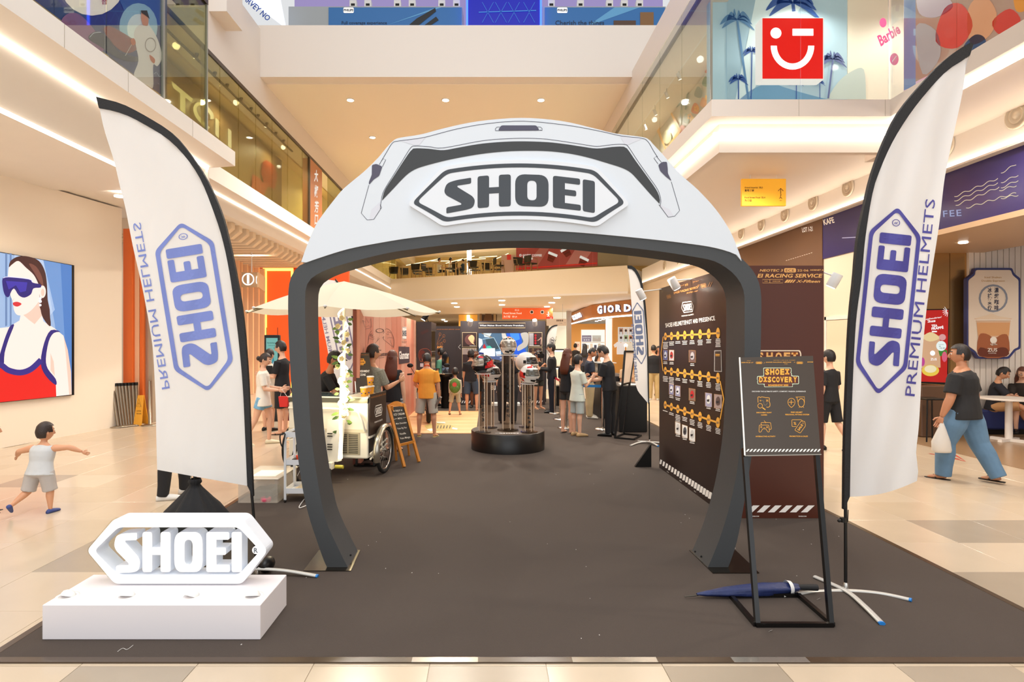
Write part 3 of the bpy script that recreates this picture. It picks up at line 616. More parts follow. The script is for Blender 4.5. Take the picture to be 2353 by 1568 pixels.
for x in (811, 845, 913, 947, 1015, 1049, 1267, 1334, 1401, 1435, 1470):
    p = P(x, 15, 15.5); k0 += 1; sd_ = ('left', k0) if x < 1100 else ('right', k0-6); lb_ = 'small white boxed device on the %s third-floor counter, %s from the left' % (sd_[0], ORD[sd_[1]-1])
    if k0 == 1: bx.location = p; bx['label'] = lb_
    else: copy_thing(bx, p, None, lb_)
a, b = P(1073, 60, 15.3), P(1243, -120, 15.3)
sc3 = MB().box(a.x, b.x, 15.3, 15.4, 8.3, b.z).build('video_wall', mat('screen_blue', '#0a14a8', .3, emit=.9)); tag(sc3, 'deep blue lit display wall above the centre of cross beam', 'screen')
MB().box(a.x-.02, a.x+.03, 15.26, 15.3, 8.3, b.z).box(b.x-.03, b.x+.02, 15.26, 15.3, 8.3, b.z).build('edge_light', mat('blue_led', '#2a4dff', .3, emit=5), sc3)
ink = Ink(plane_px((0, 15.29, 9), (0, -1, 0)), .003, .002)
for x in (1120, 1150, 1180, 1215): ink.line([(x-12, 5), (x+14, 52)], 1.5, fm('#2f62b8', .4, .3)); ink.line([(x+14, 5), (x-12, 52)], 1.5, fm('#2f62b8', .4, .3))
ink.line([(1100, 28), (1232, 24)], 2, fm('#3d86c8', .4, .3)); ink.build('reflection_print', sc3)
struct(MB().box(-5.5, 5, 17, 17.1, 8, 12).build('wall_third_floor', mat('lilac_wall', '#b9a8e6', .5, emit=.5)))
o = MB().prism([P(546, -20, 14.6), P(640, -20, 14.6), P(655, 57, 15.0), P(648, 57, 15.0)], (0, .06, 0)).build('shop_sign', mat('sign_glow', '#dfe8ff', .4, emit=1.3)); tag(o, 'bright white slanted shop sign with blue letters at the top', 'shop sign')
ink = Ink(plane_px((0, 14.4, 9), (0, -1, 0)), 0, .003); ink.text('ARVEY NO', 590, 18, 13, fm('#2a4a9c', .4, .2), rot=42, width=78, bold=.02); ink.build('lettering', o)
a, b = P(479, 46, 11.2), P(537, -60, 11.2); struct(MB().box(a.x, b.x, 10.9, 11.6, a.z, b.z).build('trim_9', pinkish))
# upstairs cafe on the far bridge
def onbridge(px, back): # point behind the bridge edge seen at pixel column px
    q = A+bn*-back; d = Vector(((px-CX)/F, 1)); e = Vector((bd.x, bd.y))
    # solve q + e*s = d*t
    det = e.x*(-d.y)+d.x*e.y; t = ( -q.x*e.y + q.y*e.x)/(-(d.x*e.y)+d.y*e.x); return Vector((d.x*t, t, 4.95))
rl = thing('glass_railing', 'glass railing along the edge of the far bridge', 'railing', A+Vector((0, 0, 4.95)))
L = (B-A).length; n = 8
for i in range(n):
    a, b = A+bd*(L*i/n+.01), A+bd*(L*(i+1)/n-.01)
    MB().prism([a+Vector((0, 0, 4.97)), b+Vector((0, 0, 4.97)), b+Vector((0, 0, 6.0)), a+Vector((0, 0, 6.0))], bback*.015).build('pane', glass, rl, world=True)
dk = mat('dark_upholstery', '#3c3428', .7); oak = mat('oak', '#b98a52', .5)
ch = thing('cafe_chair', 'dark backed wooden cafe chair on the far bridge', 'chair', (0, 0, 4.95), 0, 'cafe chairs on the far bridge')
MB().bbox(-.22, .22, -.22, .22, .42, .47, .02).build('seat', dk, ch)
MB().prism([(-.22, .2, .5), (-.26, .2, .82), (.26, .2, .82), (.22, .2, .5)], (0, .05, 0)).build('backrest', dk, ch)
for sx in (-1, 1):
    for sy in (-1, 1): MB().tube([(sx*.19, sy*.19, .43), (sx*.24, sy*.23, 0)], .018, 6).build('leg', oak, ch)
    MB().tube([(sx*.24, -.18, .43), (sx*.26, -.16, .66), (sx*.25, .2, .70)], .015, 6).build('arm', oak, ch)
first = True
for k, (px, bk, r_) in enumerate(((905, 1.0, .2), (959, .9, 2.8), (982, .9, 1.2), (930, 1.8, .1), (960, 2.0, 1.5), (988, 2.6, 3), (1036, .7, -1), (1088, .8, .3), (1062, 2.9, .6), (1092, 1.9, 2.5), (1147, .8, 1.8), (1120, 1.9, .2), (1146, 2.2, 4.2), (1195, .8, .4), (1221, .8, 2.2))):
    p = onbridge(px, bk); p.z = 4.953; lb_ = 'dark-backed wooden cafe chair on the far bridge, %s from the left' % ORD[k]
    if first: ch.location = p; ch.rotation_euler[2] = r_; ch['label'] = lb_; first = False
    else: copy_thing(ch, p, r_, lb_)
tb = thing('cafe_table', 'light wooden cafe table on the far bridge', 'table', (0, 0, 4.95), 0, 'cafe tables on the far bridge')
MB().bbox(-.29, .29, -.24, .24, .71, .75, .01).build('tabletop', mat('light_oak', '#d9b27a', .5), tb)
for sx in (-1, 1):
    for sy in (-1, 1): MB().box(sx*.26-.02, sx*.26+.02, sy*.21-.02, sy*.21+.02, 0, .71).build('leg', mat('light_oak', '#d9b27a', .5), tb)
first = True
for k, (px, bk) in enumerate(((932, .8), (1009, .7), (1034, 3.0), (1062, .7), (1120, .8))):
    p = onbridge(px, bk); p.z = 4.953; lb_ = 'light wooden cafe table on the far bridge, %s from the left' % ORD[k]
    if first: tb.location = p; tb['label'] = lb_; tb.rotation_euler[2] = .46; first = False
    else: copy_thing(tb, p, .46, lb_)
q0 = A+bback*2.2
o = MB().prism([onbridge(1186, 2.2)+Vector((0, 0, .35)), onbridge(1372, 2.2)+Vector((0, 0, .35)), onbridge(1372, 2.2)+Vector((0, 0, 2.0)), onbridge(1186, 2.2)+Vector((0, 0, 2.0))], bback*.1).build('coffee_hoarding', mat('hoarding_red', '#b9524e', .5, emit=.15)); tag(o, 'red coffee shop hoarding with paper cup pictures on the bridge', 'hoarding')
ink = Ink(plane_px(q0, bn), .01, .01)
ink.text('◎ COTTI COFFEE', 1219, 587, 5, fm('#fff4ee', .5, .6), 2, width=52, bold=.03)
ink.poly([(1240, 570), (1262, 570), (1235, 612), (1205, 614)], fm('#cc7a74', .5, .1), 0); ink.poly([(1330, 560), (1372, 560), (1340, 606), (1300, 608)], fm('#dc908c', .5, .1), 0)
for x, y, r_ in ((1268, 590, 22), (1301, 578, -30), (1340, 600, 25), (1212, 598, 10)):
    c_, s_ = cos(R(r_)), sin(R(r_)); tf = lambda a, b, x=x, y=y, c_=c_, s_=s_: (x+a*c_-b*s_, y+a*s_+b*c_)
    ink.poly([tf(-11, -9), tf(11, -9), tf(11, -3), tf(-11, -3)], fm('#fff6f0', .5, .7), 3); ink.poly([tf(-9, -3), tf(9, -3), tf(7, 12), tf(-7, 12)], fm('#8c2f24', .5, .1), 2); ink.text('EVERYDAY', *tf(0, 4), 2.4, fm('#2c1410'), 4, width=13, rot=r_)
ink.line([(1186, 618), (1372, 605)], 2.5, fm('#e02a20', .5, .3), 4); ink.build('print', o)
o = MB(); a = onbridge(1164, 1.0); o.bbox(a.x-.25, a.x+.45, a.y, a.y+.5, 4.95, 5.95, .02); o = o.build('coffee_kiosk', mat('kiosk_pink', '#e6b8a4', .5)); tag(o, 'small pale pink kiosk on the far bridge near the coffee hoarding', 'kiosk')
MB().box(a.x+.02, a.x+.22, a.y-.02, a.y, 5.7, 5.95).build('sign', fm('#d62c20', .5, .2), o)
a = P(1073, 610, 38); b = P(1083, 560, 38)
o = MB().box(a.x, b.x, 38, 38.2, 4.95, 8).build('light_column', mat('tube_white', '#fff8ee', .5, emit=5)); tag(o, 'tall white glowing column behind the bridge cafe', 'light column')
mb = MB()
for i in range(1, 9): mb.tube([onbridge(905+i*28, 4)+Vector((0, 0, 1.2+.08*(i % 4))), onbridge(960+i*26, 5)+Vector((0, 0, 1.5+.1*(i % 3)))], .02, 5)
o = stuff(mb.build('light_lines', mat('line_lamp', '#fff0c0', .5, emit=2.5))); o['label'] = 'thin crossing lamp lines hanging over the bridge cafe'
# hanging signs
def hang_sign(label, x0, y0, x1, y1, Y, zc, m, name='hanging_sign', rods=(.2, .8)):
    a, b = P(x0, y1, Y), P(x1, y0, Y); t = thing(name, label, 'sign', ((a.x+b.x)/2, Y, (a.z+b.z)/2))
    MB().box(a.x, b.x, Y, Y+.06, a.z, b.z).build('board', m, t, world=True)
    for r_ in rods: MB().tube([(a.x+(b.x-a.x)*r_, Y+.03, b.z), (a.x+(b.x-a.x)*r_, Y+.03, zc)], .012, 6).build('hanger', whm, t, world=True)
    return t, Ink(plane_px((0, Y, 0), (0, -1, 0)), .004, .003)
t, ink = hang_sign('yellow hanging direction sign with dark lettering and an up arrow', 1705, 411, 1806, 473, 11, 4.77, mat('yellow_sign', '#f7b731', .5, emit=.25))
dkk = fm('#4a3410'); 
for s_, x, y, h in (('Grand Imperial  ⊟L5', 1711, 431, 3.6), ('喜粵酒家', 1711, 438, 4), ('Food Street Food  ⊟L4', 1711, 454, 3.6), ('为食街', 1711, 461, 4)): ink.text(s_, x, y, h, dkk, align='L', bold=.02)
ink.line([(1794, 446), (1794, 433)], 1.4, dkk); ink.line([(1788, 439), (1794, 433), (1800, 439)], 1.4, dkk); ink.circ(1794.5, 448, 1.2, dkk); ink.line([(1794, 449), (1793, 454), (1791, 457)], 1.2, dkk); ink.line([(1794, 453), (1797, 457)], 1.2, dkk); ink.text('200m', 1794, 461, 1.8, dkk); ink.build('lettering', t)
t, ink = hang_sign('orange hanging food street sign over the dark stage wall', 1154, 708, 1270, 734, 36, 3.75, mat('orange_sign', '#e8622c', .5, emit=.3), rods=(.1, .72))
ws = fm('#ffe9dc', .5, .4); ink.text('⊟ L5', 1188, 713, 3.4, ws, bold=.02); ink.text('Food Street Food', 1157, 720, 4.2, ws, align='L', bold=.02); ink.text('为食街   ⊟ L4', 1157, 728, 3.8, ws, align='L', bold=.02)
for x in (1222, 1246): ink.circ(x, 717.5, 4.2, fm('#3a3a34'), 0); ink.circ(x, 717.5, 4.2, ws, 1, hole=.8)
ink.circ(1260, 718, 1.4, ws); ink.line([(1260, 719), (1260, 724), (1257, 730)], 1.5, ws); ink.line([(1260, 724), (1263, 730)], 1.5, ws); ink.line([(1256, 723), (1264, 722)], 1.2, ws); ink.rect(1255, 728, 1271, 734, fm('#c8342a', .5, .2), 1); ink.text('L1', 1266, 731, 3.4, ws, 2); ink.build('lettering', t)
t, ink = hang_sign('beige hanging direction sign with small icons left of the clothing shop', 1256, 733, 1302, 749, 33, 3.75, mat('beige_sign', '#ead9c6', .5, emit=.1), rods=(.8,))
for i, q in enumerate(('▢', '♿', '♨', '🚻')): ink.rect(1279+i*4, 735, 1281.5+i*4, 739, fm('#6b5a4a'), 0)
ink.text('Parking', 1289, 743, 1.6, fm('#8a7a68')); ink.text('• • • • •', 1275, 746, 1.6, fm('#8a7a68')); ink.text('→', 1298, 742, 3, fm('#6b5a4a')); ink.build('lettering', t)
t, ink = hang_sign('hanging tan information sign with glowing white ring symbols', 555, 626, 591, 660, 16, 4.2, mat('tan_sign', '#c9a37c', .5), rods=(.62,))
wl_ = fm('#ffffff', .5, 2.5); ink.circ(570, 642, 14, wl_, 0, hole=.84); ink.rect(567.5, 632, 572.5, 652, wl_, 0, r=.5); ink.build('logo', t)
a, b = P(591, 0, 16).x, P(606, 0, 17.2).x
sd = MB().prism([(a, 16, P(0, 660, 16).z), (b, 17.2, P(0, 663, 16).z), (b, 17.2, P(0, 627, 16).z), (a, 16, P(0, 626, 16).z)], (.03, .05, 0)).build('side_board', mat('tan_sign', '#c9a37c', .5), t, world=True)
n_ = Vector((1.2, -(b-a), 0)).normalized()*-1
if n_.y > 0: n_ = -n_
ink = Ink(plane_px((a, 16, 3), n_), .01, .003); ink.circ(593.8, 643.5, 5.6, wl_, 0, ry=13, hole=.8); ink.rect(592.8, 634, 594.8, 653, wl_); ink.build('logo', t)
# ================================================================ HELMET ARCH
AY = 4.445; AD = .345
dark = mat('arch_charcoal', '#414345', .55, noise=.06, nscale=60)
awh = mat('arch_white', '#dde3ea', .4)
out_ = [(753, 1309), (742, 1283), (729, 1245.6), (709.6, 1186.5), (694, 1115.6), (682, 1029), (674, 950), (667, 850), (663, 760), (662, 700), (663, 665), (667, 642), (675, 625), (688, 610.7), (732, 594), (800, 573), (866, 560), (940, 548), (1030, 538), (1120, 532), (1203, 530), (1300, 533), (1400, 541), (1500, 551), (1570, 559), (1640, 569.5), (1692, 586), (1721, 611), (1740, 639), (1749, 676.6), (1749, 740), (1748, 801), (1744, 880), (1738, 960), (1729, 1035), (1718, 1108), (1706, 1180), (1692, 1250), (1672, 1309)]
inn_ = [(801, 1309), (776, 1258), (750, 1200), (736, 1140), (725, 1073), (716, 1006), (711, 939), (706, 850), (702, 760), (701, 700), (702, 667), (706, 653), (719, 637), (751, 620), (808, 602), (885, 583), (940, 574), (1030, 563), (1120, 556), (1203, 553.5), (1300, 556), (1400, 565), (1500, 576), (1580, 588), (1640, 600), (1676, 621), (1697, 643), (1708, 666), (1711, 690), (1711, 778), (1710, 850), (1708, 928), (1704, 1000), (1695, 1072), (1680, 1150), (1656, 1232), (1625, 1309)]
arch = thing('helmet_arch', 'giant open helmet-shaped entrance arch with charcoal frame and white brow board', 'arch', (.3, AY, 0))
so_ = resample(spline([(x, y, 0) for x, y in out_], 4), 150); si_ = resample(spline([(x, y, 0) for x, y in inn_], 4), 150)
def zf(p): 
    if p.z < .002: p.z = .002
    return p
fo = [zf(P(p.x, p.y, AY)) for p in so_]; fi = [zf(P(p.x, p.y, AY)) for p in si_]; dv = Vector((0, AD, 0))
mb = MB(); mb.strip(fo, fi, smooth=True); mb.strip([p+dv for p in fi], [p+dv for p in fo], smooth=True); mb.strip(fi, [p+dv for p in fi], smooth=True); mb.strip([p+dv for p in fo], fo, smooth=True)
mb.ngon([fo[0], fi[0], fi[0]+dv, fo[0]+dv]); mb.ngon([fo[-1], fi[-1], fi[-1]+dv, fo[-1]+dv])
mb.build('frame', dark, arch, world=True)
top_ = [(692, 602), (707, 560), (726, 517), (745, 489), (768, 459), (791, 432.5), (837, 394), (868, 363.6), (886, 342), (902, 325), (917.6, 317), (967, 309), (1021, 294.7), (1097.5, 279), (1197, 271), (1289, 278), (1365, 295), (1415, 307), (1476, 315), (1492, 322), (1500, 330.6), (1522, 354), (1563, 400), (1604, 436.7), (1645, 481.6), (1677.5, 530.6), (1698, 580), (1704, 600)]
tp = spline([(x, y, 0) for x, y in top_], 4)
bt = [p for p in so_ if 605 > p.y and 690 < p.x < 1704]
poly = [P(p.x, p.y, AY-.012) for p in tp]+[P(p.x, p.y-.5, AY-.012) for p in reversed(bt)]
MB().prism(poly, (0, AD+.02, 0)).build('brow_board', awh, arch, world=True)
hb = arch
fnA = plane_px((0, AY-.012, 0), (0, -1, 0)); blkp = fm('#37393b', .5); lnp = fm('#3b3c4d', .5); gr1 = fm('#d9dbe4', .45); gr2 = fm('#e3e6ee', .45); vnt = fm('#4f4c60', .45)
z8 = Ink(fnA, .0015, .0008, lambda x, y: (800+x/2.801, 250+y/2.801))
vo = [(218, 592), (236, 525), (300, 425), (358, 335), (405, 268), (430, 255), (520, 258), (610, 267), (700, 252), (850, 226), (1000, 213), (1130, 210), (1280, 215), (1400, 228), (1500, 243), (1600, 256), (1700, 246), (1772, 244), (1797, 258), (1850, 335), (1925, 438), (1985, 525), (2006, 580), (2004, 612)]
vi = [(218, 592), (240, 568), (300, 505), (340, 462), (390, 415), (450, 382), (560, 350), (680, 322), (850, 292), (1000, 276), (1130, 271), (1280, 273), (1420, 288), (1540, 313), (1650, 345), (1760, 380), (1820, 412), (1870, 465), (1910, 510), (1950, 555), (1985, 592), (2004, 612)]
a_ = resample(spline([(x, y, 0) for x, y in vo], 5), 90); b_ = resample(spline([(x, y, 0) for x, y in vi], 5), 90)
z8.mb.use(blkp); z8.mb.strip([z8.pt(p.x, p.y, 1) for p in a_], [z8.pt(p.x, p.y, 1) for p in b_])
z8.line(spline([(207, 645), (213, 590), (230, 528), (296, 420), (352, 330), (402, 252), (432, 240), (520, 244), (612, 252), (850, 208), (1000, 194), (1130, 190), (1280, 196), (1500, 228), (1600, 242), (1700, 231), (1780, 230), (1806, 248), (1860, 330), (1930, 430), (1992, 520), (2012, 585), (2008, 625)], 4), 3.2, lnp, 1)
z8.line(spline([(215, 335), (250, 275), (285, 220), (320, 208), (400, 198), (500, 182), (700, 130), (900, 95), (1130, 80), (1400, 105), (1600, 140), (1760, 175), (1890, 190), (1930, 212), (1965, 270), (1992, 312)], 4), 3.2, lnp, 1)
z8.poly([(330, 205), (500, 180), (460, 232), (430, 236)], gr1, 0); z8.poly([(1750, 178), (1900, 190), (1800, 232), (1780, 228)], gr1, 0)
for L_ in ([(133, 492), (84, 672), (122, 716), (165, 712), (215, 636), (206, 618)], [(2080, 470), (2134, 655), (2102, 692), (2060, 698), (2000, 618)]): z8.line(L_, 3, lnp, 1)
z8.poly([(205, 600), (150, 650), (135, 715), (165, 711), (213, 636)], gr1, 0); z8.poly([(2000, 612), (2070, 650), (2095, 690), (2060, 697)], gr1, 0)
z8.poly(rpoly([(153, 362), (182, 355), (220, 372), (200, 432), (165, 455), (134, 490), (133, 472), (152, 425)], 8), vnt, 2); z8.poly(rpoly([(1996, 362), (2022, 342), (2052, 342), (2057, 385), (2058, 415), (2082, 466), (2048, 440), (2008, 400)], 8), vnt, 2)
z8.line([(200, 360), (222, 322), (242, 328), (220, 374)], 3, lnp, 1); z8.line([(1995, 355), (1968, 318), (1984, 306), (2016, 344)], 3, lnp, 1)
z8.poly(rpoly([(964, 140), (984, 107), (1212, 107), (1232, 138)], 12), vnt, 2); z8.line([(948, 140), (948, 128), (958, 118), (976, 117)], 3, lnp, 1); z8.line([(1220, 117), (1238, 118), (1249, 128), (1249, 138), (1232, 138)], 3, lnp, 1); z8.line([(948, 141), (1249, 139)], 3, lnp, 1)
z8.build('visor_print', hb)
def wq(p): return (1192.7+(p[0]-1100)/2.801, 435.7+(p[1]+45*((p[0]-1100)/490)**2-520)/2.801)
def dens(poly, n=10):
    o = []
    for i in range(len(poly)):
        a, b = Vector(poly[i]), Vector(poly[(i+1) % len(poly)]); k = max(1, int((b-a).length/60)); o += [a.lerp(b, j/k) for j in range(k)]
    return o
hx = [wq(p) for p in dens(hexa(24))]
pl = MB().prism([P(x, y, AY-.045) for x, y in hx], (0, .033, 0)).build('logo_plate', mat('plate_white', '#e6eaf0', .35), hb, world=True)
ik = Ink(plane_px((0, AY-.045, 0), (0, -1, 0)), .0015, .0008)
dd = fm('#3c4148', .45)
_h = hexa
def hexa_d(g): return dens(_h(g))
s_ = 491/1375
T_ = lambda x, y: wq((x, y))
w2 = ik.sub(T_)
ho = _h(0); hi = _h(-26)
hoD, hiD = [], []
for i in range(len(ho)):
    a, b = Vector(ho[i]), Vector(ho[(i+1) % len(ho)]); c, d = Vector(hi[i]), Vector(hi[(i+1) % len(hi)]); k = max(1, int((b-a).length/50))
    hoD += [a.lerp(b, j/k) for j in range(k)]; hiD += [c.lerp(d, j/k) for j in range(k)]
w2.ring(hoD, hiD, dd)
for L_ in (LS, LH, LE, LI): w2.poly(L_, dd)
w2.ring(LOa, LOb, dd)
ik.build('logo', pl)
bpm = mat('plate_steel', '#4a4238', .18, metal=.85)
for q in ([(697, 1316), (733, 1268), (828, 1268), (806, 1316)], [(1584, 1268), (1690, 1268), (1745, 1321), (1638, 1321)]):
    MB().prism([GP(*p)+Vector((0, 0, .008)) for p in q], (0, 0, .005)).build('base_plate', bpm, arch, world=True)
mb = MB()
for px, py in ((1597, 1268), (1611, 1279), (1621, 1292), (800, 1282), (806, 1276)): mb.ell(P(px, py, 4.6), .008, .008, .008, 8, 6)
mb.build('bolt', blk, arch, world=True)
# ================================================================ FEATHER FLAGS
fab = mat('flag_fabric', '#f2f1f0', .7, tl=.35); slv = mat('flag_sleeve', '#141417', .55, noise=.15, nscale=90, bump=.3)
def flag(label, Y, outer, inner, free, bottom, pole, amp, draw, group='feather flags around the stand', feet=None, nr=46, nc=16, rk=.9):
    base = pole[-1]
    t = thing('feather_flag', label, 'flag', (base.x, base.y, 0), 0, group)
    so, si_, sf = [resample(spline([(x, y, 0) for x, y in q], 4), nr) for q in (outer, inner, free)]
    rip = lambda px, py: amp*(sin((px*rk+py*.22)/11)+.6*sin((px*.5-py*.35)/19+1.3))*(min(1, max(0, (py-outer[0][1])/120)))
    fn = lambda px, py, off=0: P(px, py, Y+rip(px, py)-off)
    rows = []
    for i in range(nr):
        a, b = si_[i], sf[i]; rows.append([a.lerp(b, j/(nc-1)) for j in range(nc)])
    if bottom:      # sag of the hem
        for i in range(nr):
            w = (i/(nr-1))**3
            for j in range(nc): rows[i][j].y += w*bottom*sin(pi*j/(nc-1))
    vs_ = [fn(p.x, p.y) for r_ in rows for p in r_]
    fb = MB().add(vs_, [(i*nc+j, i*nc+j+1, (i+1)*nc+j+1, (i+1)*nc+j) for i in range(nr-1) for j in range(nc-1)], True).build('fabric', fab, t, world=True)
    pts = [P(p.x, p.y, Y-.012) for p in so]+[P(p.x, p.y, Y-.012) for p in reversed(resample(si_, nr))]
    MB().prism(pts, (0, .03, 0)).build('sleeve', slv, t, world=True)
    mb = MB(); mb.tube(pole, .011, 8); mb.build('pole', blk, t, world=True)
    ink = Ink(lambda x, y, o=0: P(x, y, Y), 0, 0); draw(ink)
    # subdivide print so that it follows the ripple
    import bmesh
    bm = bmesh.new(); vv = [bm.verts.new(v) for v in ink.mb.v]
    for f, m_ in zip(ink.mb.f, ink.mb.m):
        try: g = bm.faces.new([vv[i] for i in f]); g.material_index = m_
        except ValueError: pass
    C0 = Vector((0, 0, H))
    bm.normal_update(); bmesh.ops.triangulate(bm, faces=bm.faces[:])
    for _ in range(4):
        es = [e for e in bm.edges if e.calc_length() > .05]
        if not es: break
        bmesh.ops.subdivide_edges(bm, edges=es, cuts=1); bmesh.ops.triangulate(bm, faces=bm.faces[:])
    for v in bm.verts:
        px, py = CX+v.co.x*F/v.co.y, CY-(v.co.z-H)*F/v.co.y; v.co = fn(px, py, .006)
    Mi = world_matrix(t).inverted()
    for v in bm.verts: v.co = Mi @ v.co
    me = D.meshes.new('logo'); bm.to_mesh(me); bm.free()
    for m_ in ink.mb.mats: me.materials.append(m_)
    o = D.objects.new('logo', me); COL.objects.link(o); o.parent = t
    if feet:
        for f_ in feet:
            mb = MB(); mb.use(mat('foot_silver', '#cfccc6', .3, metal=.2)); mb.tube(spline(f_, 6), (.022, .022), 8, flat=.5) if False else mb.tube(spline(f_, 6), .019, 8, flat=.55)
            e = f_[-1]; d = (f_[-1]-f_[-2]).normalized(); mb.use(mat('blue_cap', '#1f7fd0', .4)).tube([e-d*.002, e+d*.012], .02, 8, flat=.55)
            mb.build('foot', None, t, world=True)
        MB().lathe([(.018, 0), (.018, .05), (.012, .06)], (base.x, base.y, base.z-.02), 12).build('spigot', mat('steel', '#c9c5be', .25, metal=1), t, world=True)
    return t
ind = fm('#4a4596', .6); indl = fm('#7a89cc', .6)
def dr_right(ink):
    wordmark(ink, 2041, 691, 435, ind, rot=-84, reg=True, sy=1.12); ink.text('PREMIUM HELMETS', 2114, 684, 23, ind, rot=-84, width=455, bold=0)
fl = flag('tall white feather flag with indigo logo at the right of the arch', 4.08,
     [(2231, 97), (2226.5, 98), (2175.5, 134.7), (2126.5, 183.7), (2069, 253), (2037, 314), (2008, 388), (1992, 449), (1971, 551), (1963, 640), (1953, 740), (1946, 896), (1941.5, 1030), (1940, 1172)],
     [(2237, 102), (2228, 128), (2175.5, 163), (2126.5, 216), (2086, 269), (2049, 330), (2020, 396), (2004, 449), (1988, 551), (1980, 640), (1967, 740), (1959, 896), (1955, 1030), (1953, 1142)],
     [(2228, 128), (2220, 150), (2212, 212), (2192, 306), (2171, 408), (2159, 510), (2139, 640), (2128, 720), (2119, 820), (2116, 896), (2111, 985), (2105, 1040), (2110, 1080), (2107, 1106)], 10,
     [P(1943, 1140, 4.08), P(1943, 1352, 4.06)], .012, dr_right,
     feet=[[GP(1798, 1375)+Vector((0, 0, .016)), P(1870, 1361, 4.03), P(1943, 1358, 4.04), P(2020, 1364, 4.0), GP(2090, 1384)+Vector((0, 0, .016))], [GP(1872, 1331)+Vector((0, 0, .016)), P(1943, 1358, 4.02), P(1985, 1392, 3.78), GP(2025, 1438)+Vector((0, 0, .016))]])
MB().bbox(1.0, 1.03, 0, .02, 0, .04, .004)
mb = MB(); p = P(1937, 1200, 4.07); mb.lathe([(.02, 0), (.02, .03)], p, 10); mb.ell(p+Vector((-.03, -.01, .012)), .016, .012, .012, 8, 6); mb.tube([P(1949, 1172, 4.07), P(1948, 1200, 4.07)], .003, 5); mb.build('clamp', blk, fl, world=True)
def dr_left(ink):
    wordmark(ink, 446, 705, 395, indl, rot=80.8, mirror=True, reg=True, sy=1.42)
    c_, s_ = cos(R(80)), sin(R(80)); t = ink.sub(lambda x, y: (348+(-x)*c_-y*s_, 703+(-x)*s_+y*c_)); t.text('PREMIUM HELMETS', 0, 0, 19, indl, width=388, bold=0)
fl = flag('tall white feather flag at the left of the arch, its logo seen in reverse', 4.3,
     [(220, 222), (250, 230), (286, 241), (344, 272), (396, 306.5), (437, 354.7), (475, 413), (506, 482), (523, 540), (544, 639), (560, 745), (570, 878), (575, 1000), (581, 1142)],
     [(227, 248), (260, 254), (299.6, 268.6), (344, 293), (386, 320), (427, 361.6), (461, 413), (489, 482), (510, 546), (527, 626), (544, 745), (557, 878), (563, 1000), (568, 1117)],
     [(229, 250), (240, 300), (262, 370), (276, 430), (288.5, 480), (306, 570), (328, 666), (348, 778), (353, 830), (356, 890), (358, 940), (359, 1000), (360, 1040), (361, 1080)], 0,
     [P(577, 1120, 4.3), P(583, 1190, 4.3), P(590, 1318, 4.3)], .012, dr_left,
     feet=[[GP(480, 1325)+Vector((0, 0, .016)), P(530, 1310, 4.3), P(590, 1308, 4.3), P(655, 1312, 4.3), GP(727, 1329)+Vector((0, 0, .016))]])
MB().ell(P(613, 1297, 4.38), .055, .09, .055, 14, 8).build('weight_bag', blk, fl, world=True)
# ================================================================ LIT LOGO SIGN ON ITS WHITE PLINTH
pw = mat('plinth_white', '#ece6e8', .45)
pt = thing('plinth', 'low white display plinth carrying the glowing logo sign', 'plinth', (-1.9, 3.375, .0))
MB().bbox(-2.52, -1.285, 3.375, 3.815, .008, .205, .003).build('body', pw, pt, world=True)
for px, r_ in ((155, .5), (292, .1), (440, 1.2), (581, -.2)):
    Y = F*1.495/587; c = P(px, 1371, Y); c.z = .205
    mb = MB(); mb.lathe([(.062, 0), (.06, .005), (.045, .006), (.043, .001)], c, 24, cap=False); mb.use(pw) if False else None
    u = mb.build('uplight', mat('uplight_white', '#f4f1ec', .3), pt, world=True)
    MB().lathe([(.04, 0), (.037, .014), (.030, .028), (.012, .036), (.001, .037)], c, 20, axis=(sin(r_)*.3, .5, 1)).build('eyeball', mat('uplight_white', '#f4f1ec', .3), u, world=True)
ls = thing('illuminated_sign', 'glowing white hexagonal logo sign standing on the plinth', 'sign', (-1.9, 3.65, .205))
SY = 3.645; wgl = mat('sign_light', '#fffaf6', .4, emit=1.0); sdl = mat('sign_side', '#dfe3ea', .3, emit=.12)
sx = 416/1375; scy = 405/1
T = lambda x, y: (408+(x-1100)*sx, 1267+(y-520)*sx*1.48)
def ext(poly, hole, name, y0, d):
    mb = MB(); a = [P(*T(*p), y0) for p in poly]; dv_ = Vector((0, d, 0))
    for p in a: p.z = max(p.z, .206)
    if hole:
        b = [P(*T(*p), y0) for p in hole]; mb.use(wgl).strip(a, b, True); mb.use(sdl).strip(a, [p+dv_ for p in a], True).strip(b, [p+dv_ for p in b], True).strip([p+dv_ for p in a], [p+dv_ for p in b], True)
    else:
        n = len(a); mb.use(wgl).ngon(a); mb.use(sdl).strip(a, [p+dv_ for p in a], True).ngon([p+dv_ for p in a])
    return mb.build(name, None, ls, world=True)
ext(_h(0), _h(-46), 'frame', SY, .12)
for L_, h_ in ((LS, None), (LH, None), (LOa, LOb), (LE, None), (LI, None)): ext(L_, h_, 'letter', SY+.01, .09)
MB().prism([P(*T(*p), SY+.125) for p in _h(6)], (0, .006, 0)).build('acrylic_back', glass, ls, world=True)
c = P(588, 1265, SY+.05); MB().use(wgl).lathe([(.024, 0), (.024, .012)], c, 20, axis=(0, 1, 0)).build('registered_mark', None, ls, world=True)
ink = Ink(plane_px((0, SY+.05, 0), (0, -1, 0)), .002, .001); ink.text('R', 588, 1265, 11, fm('#6a7078'), bold=.03); ink.build('lettering', ls)
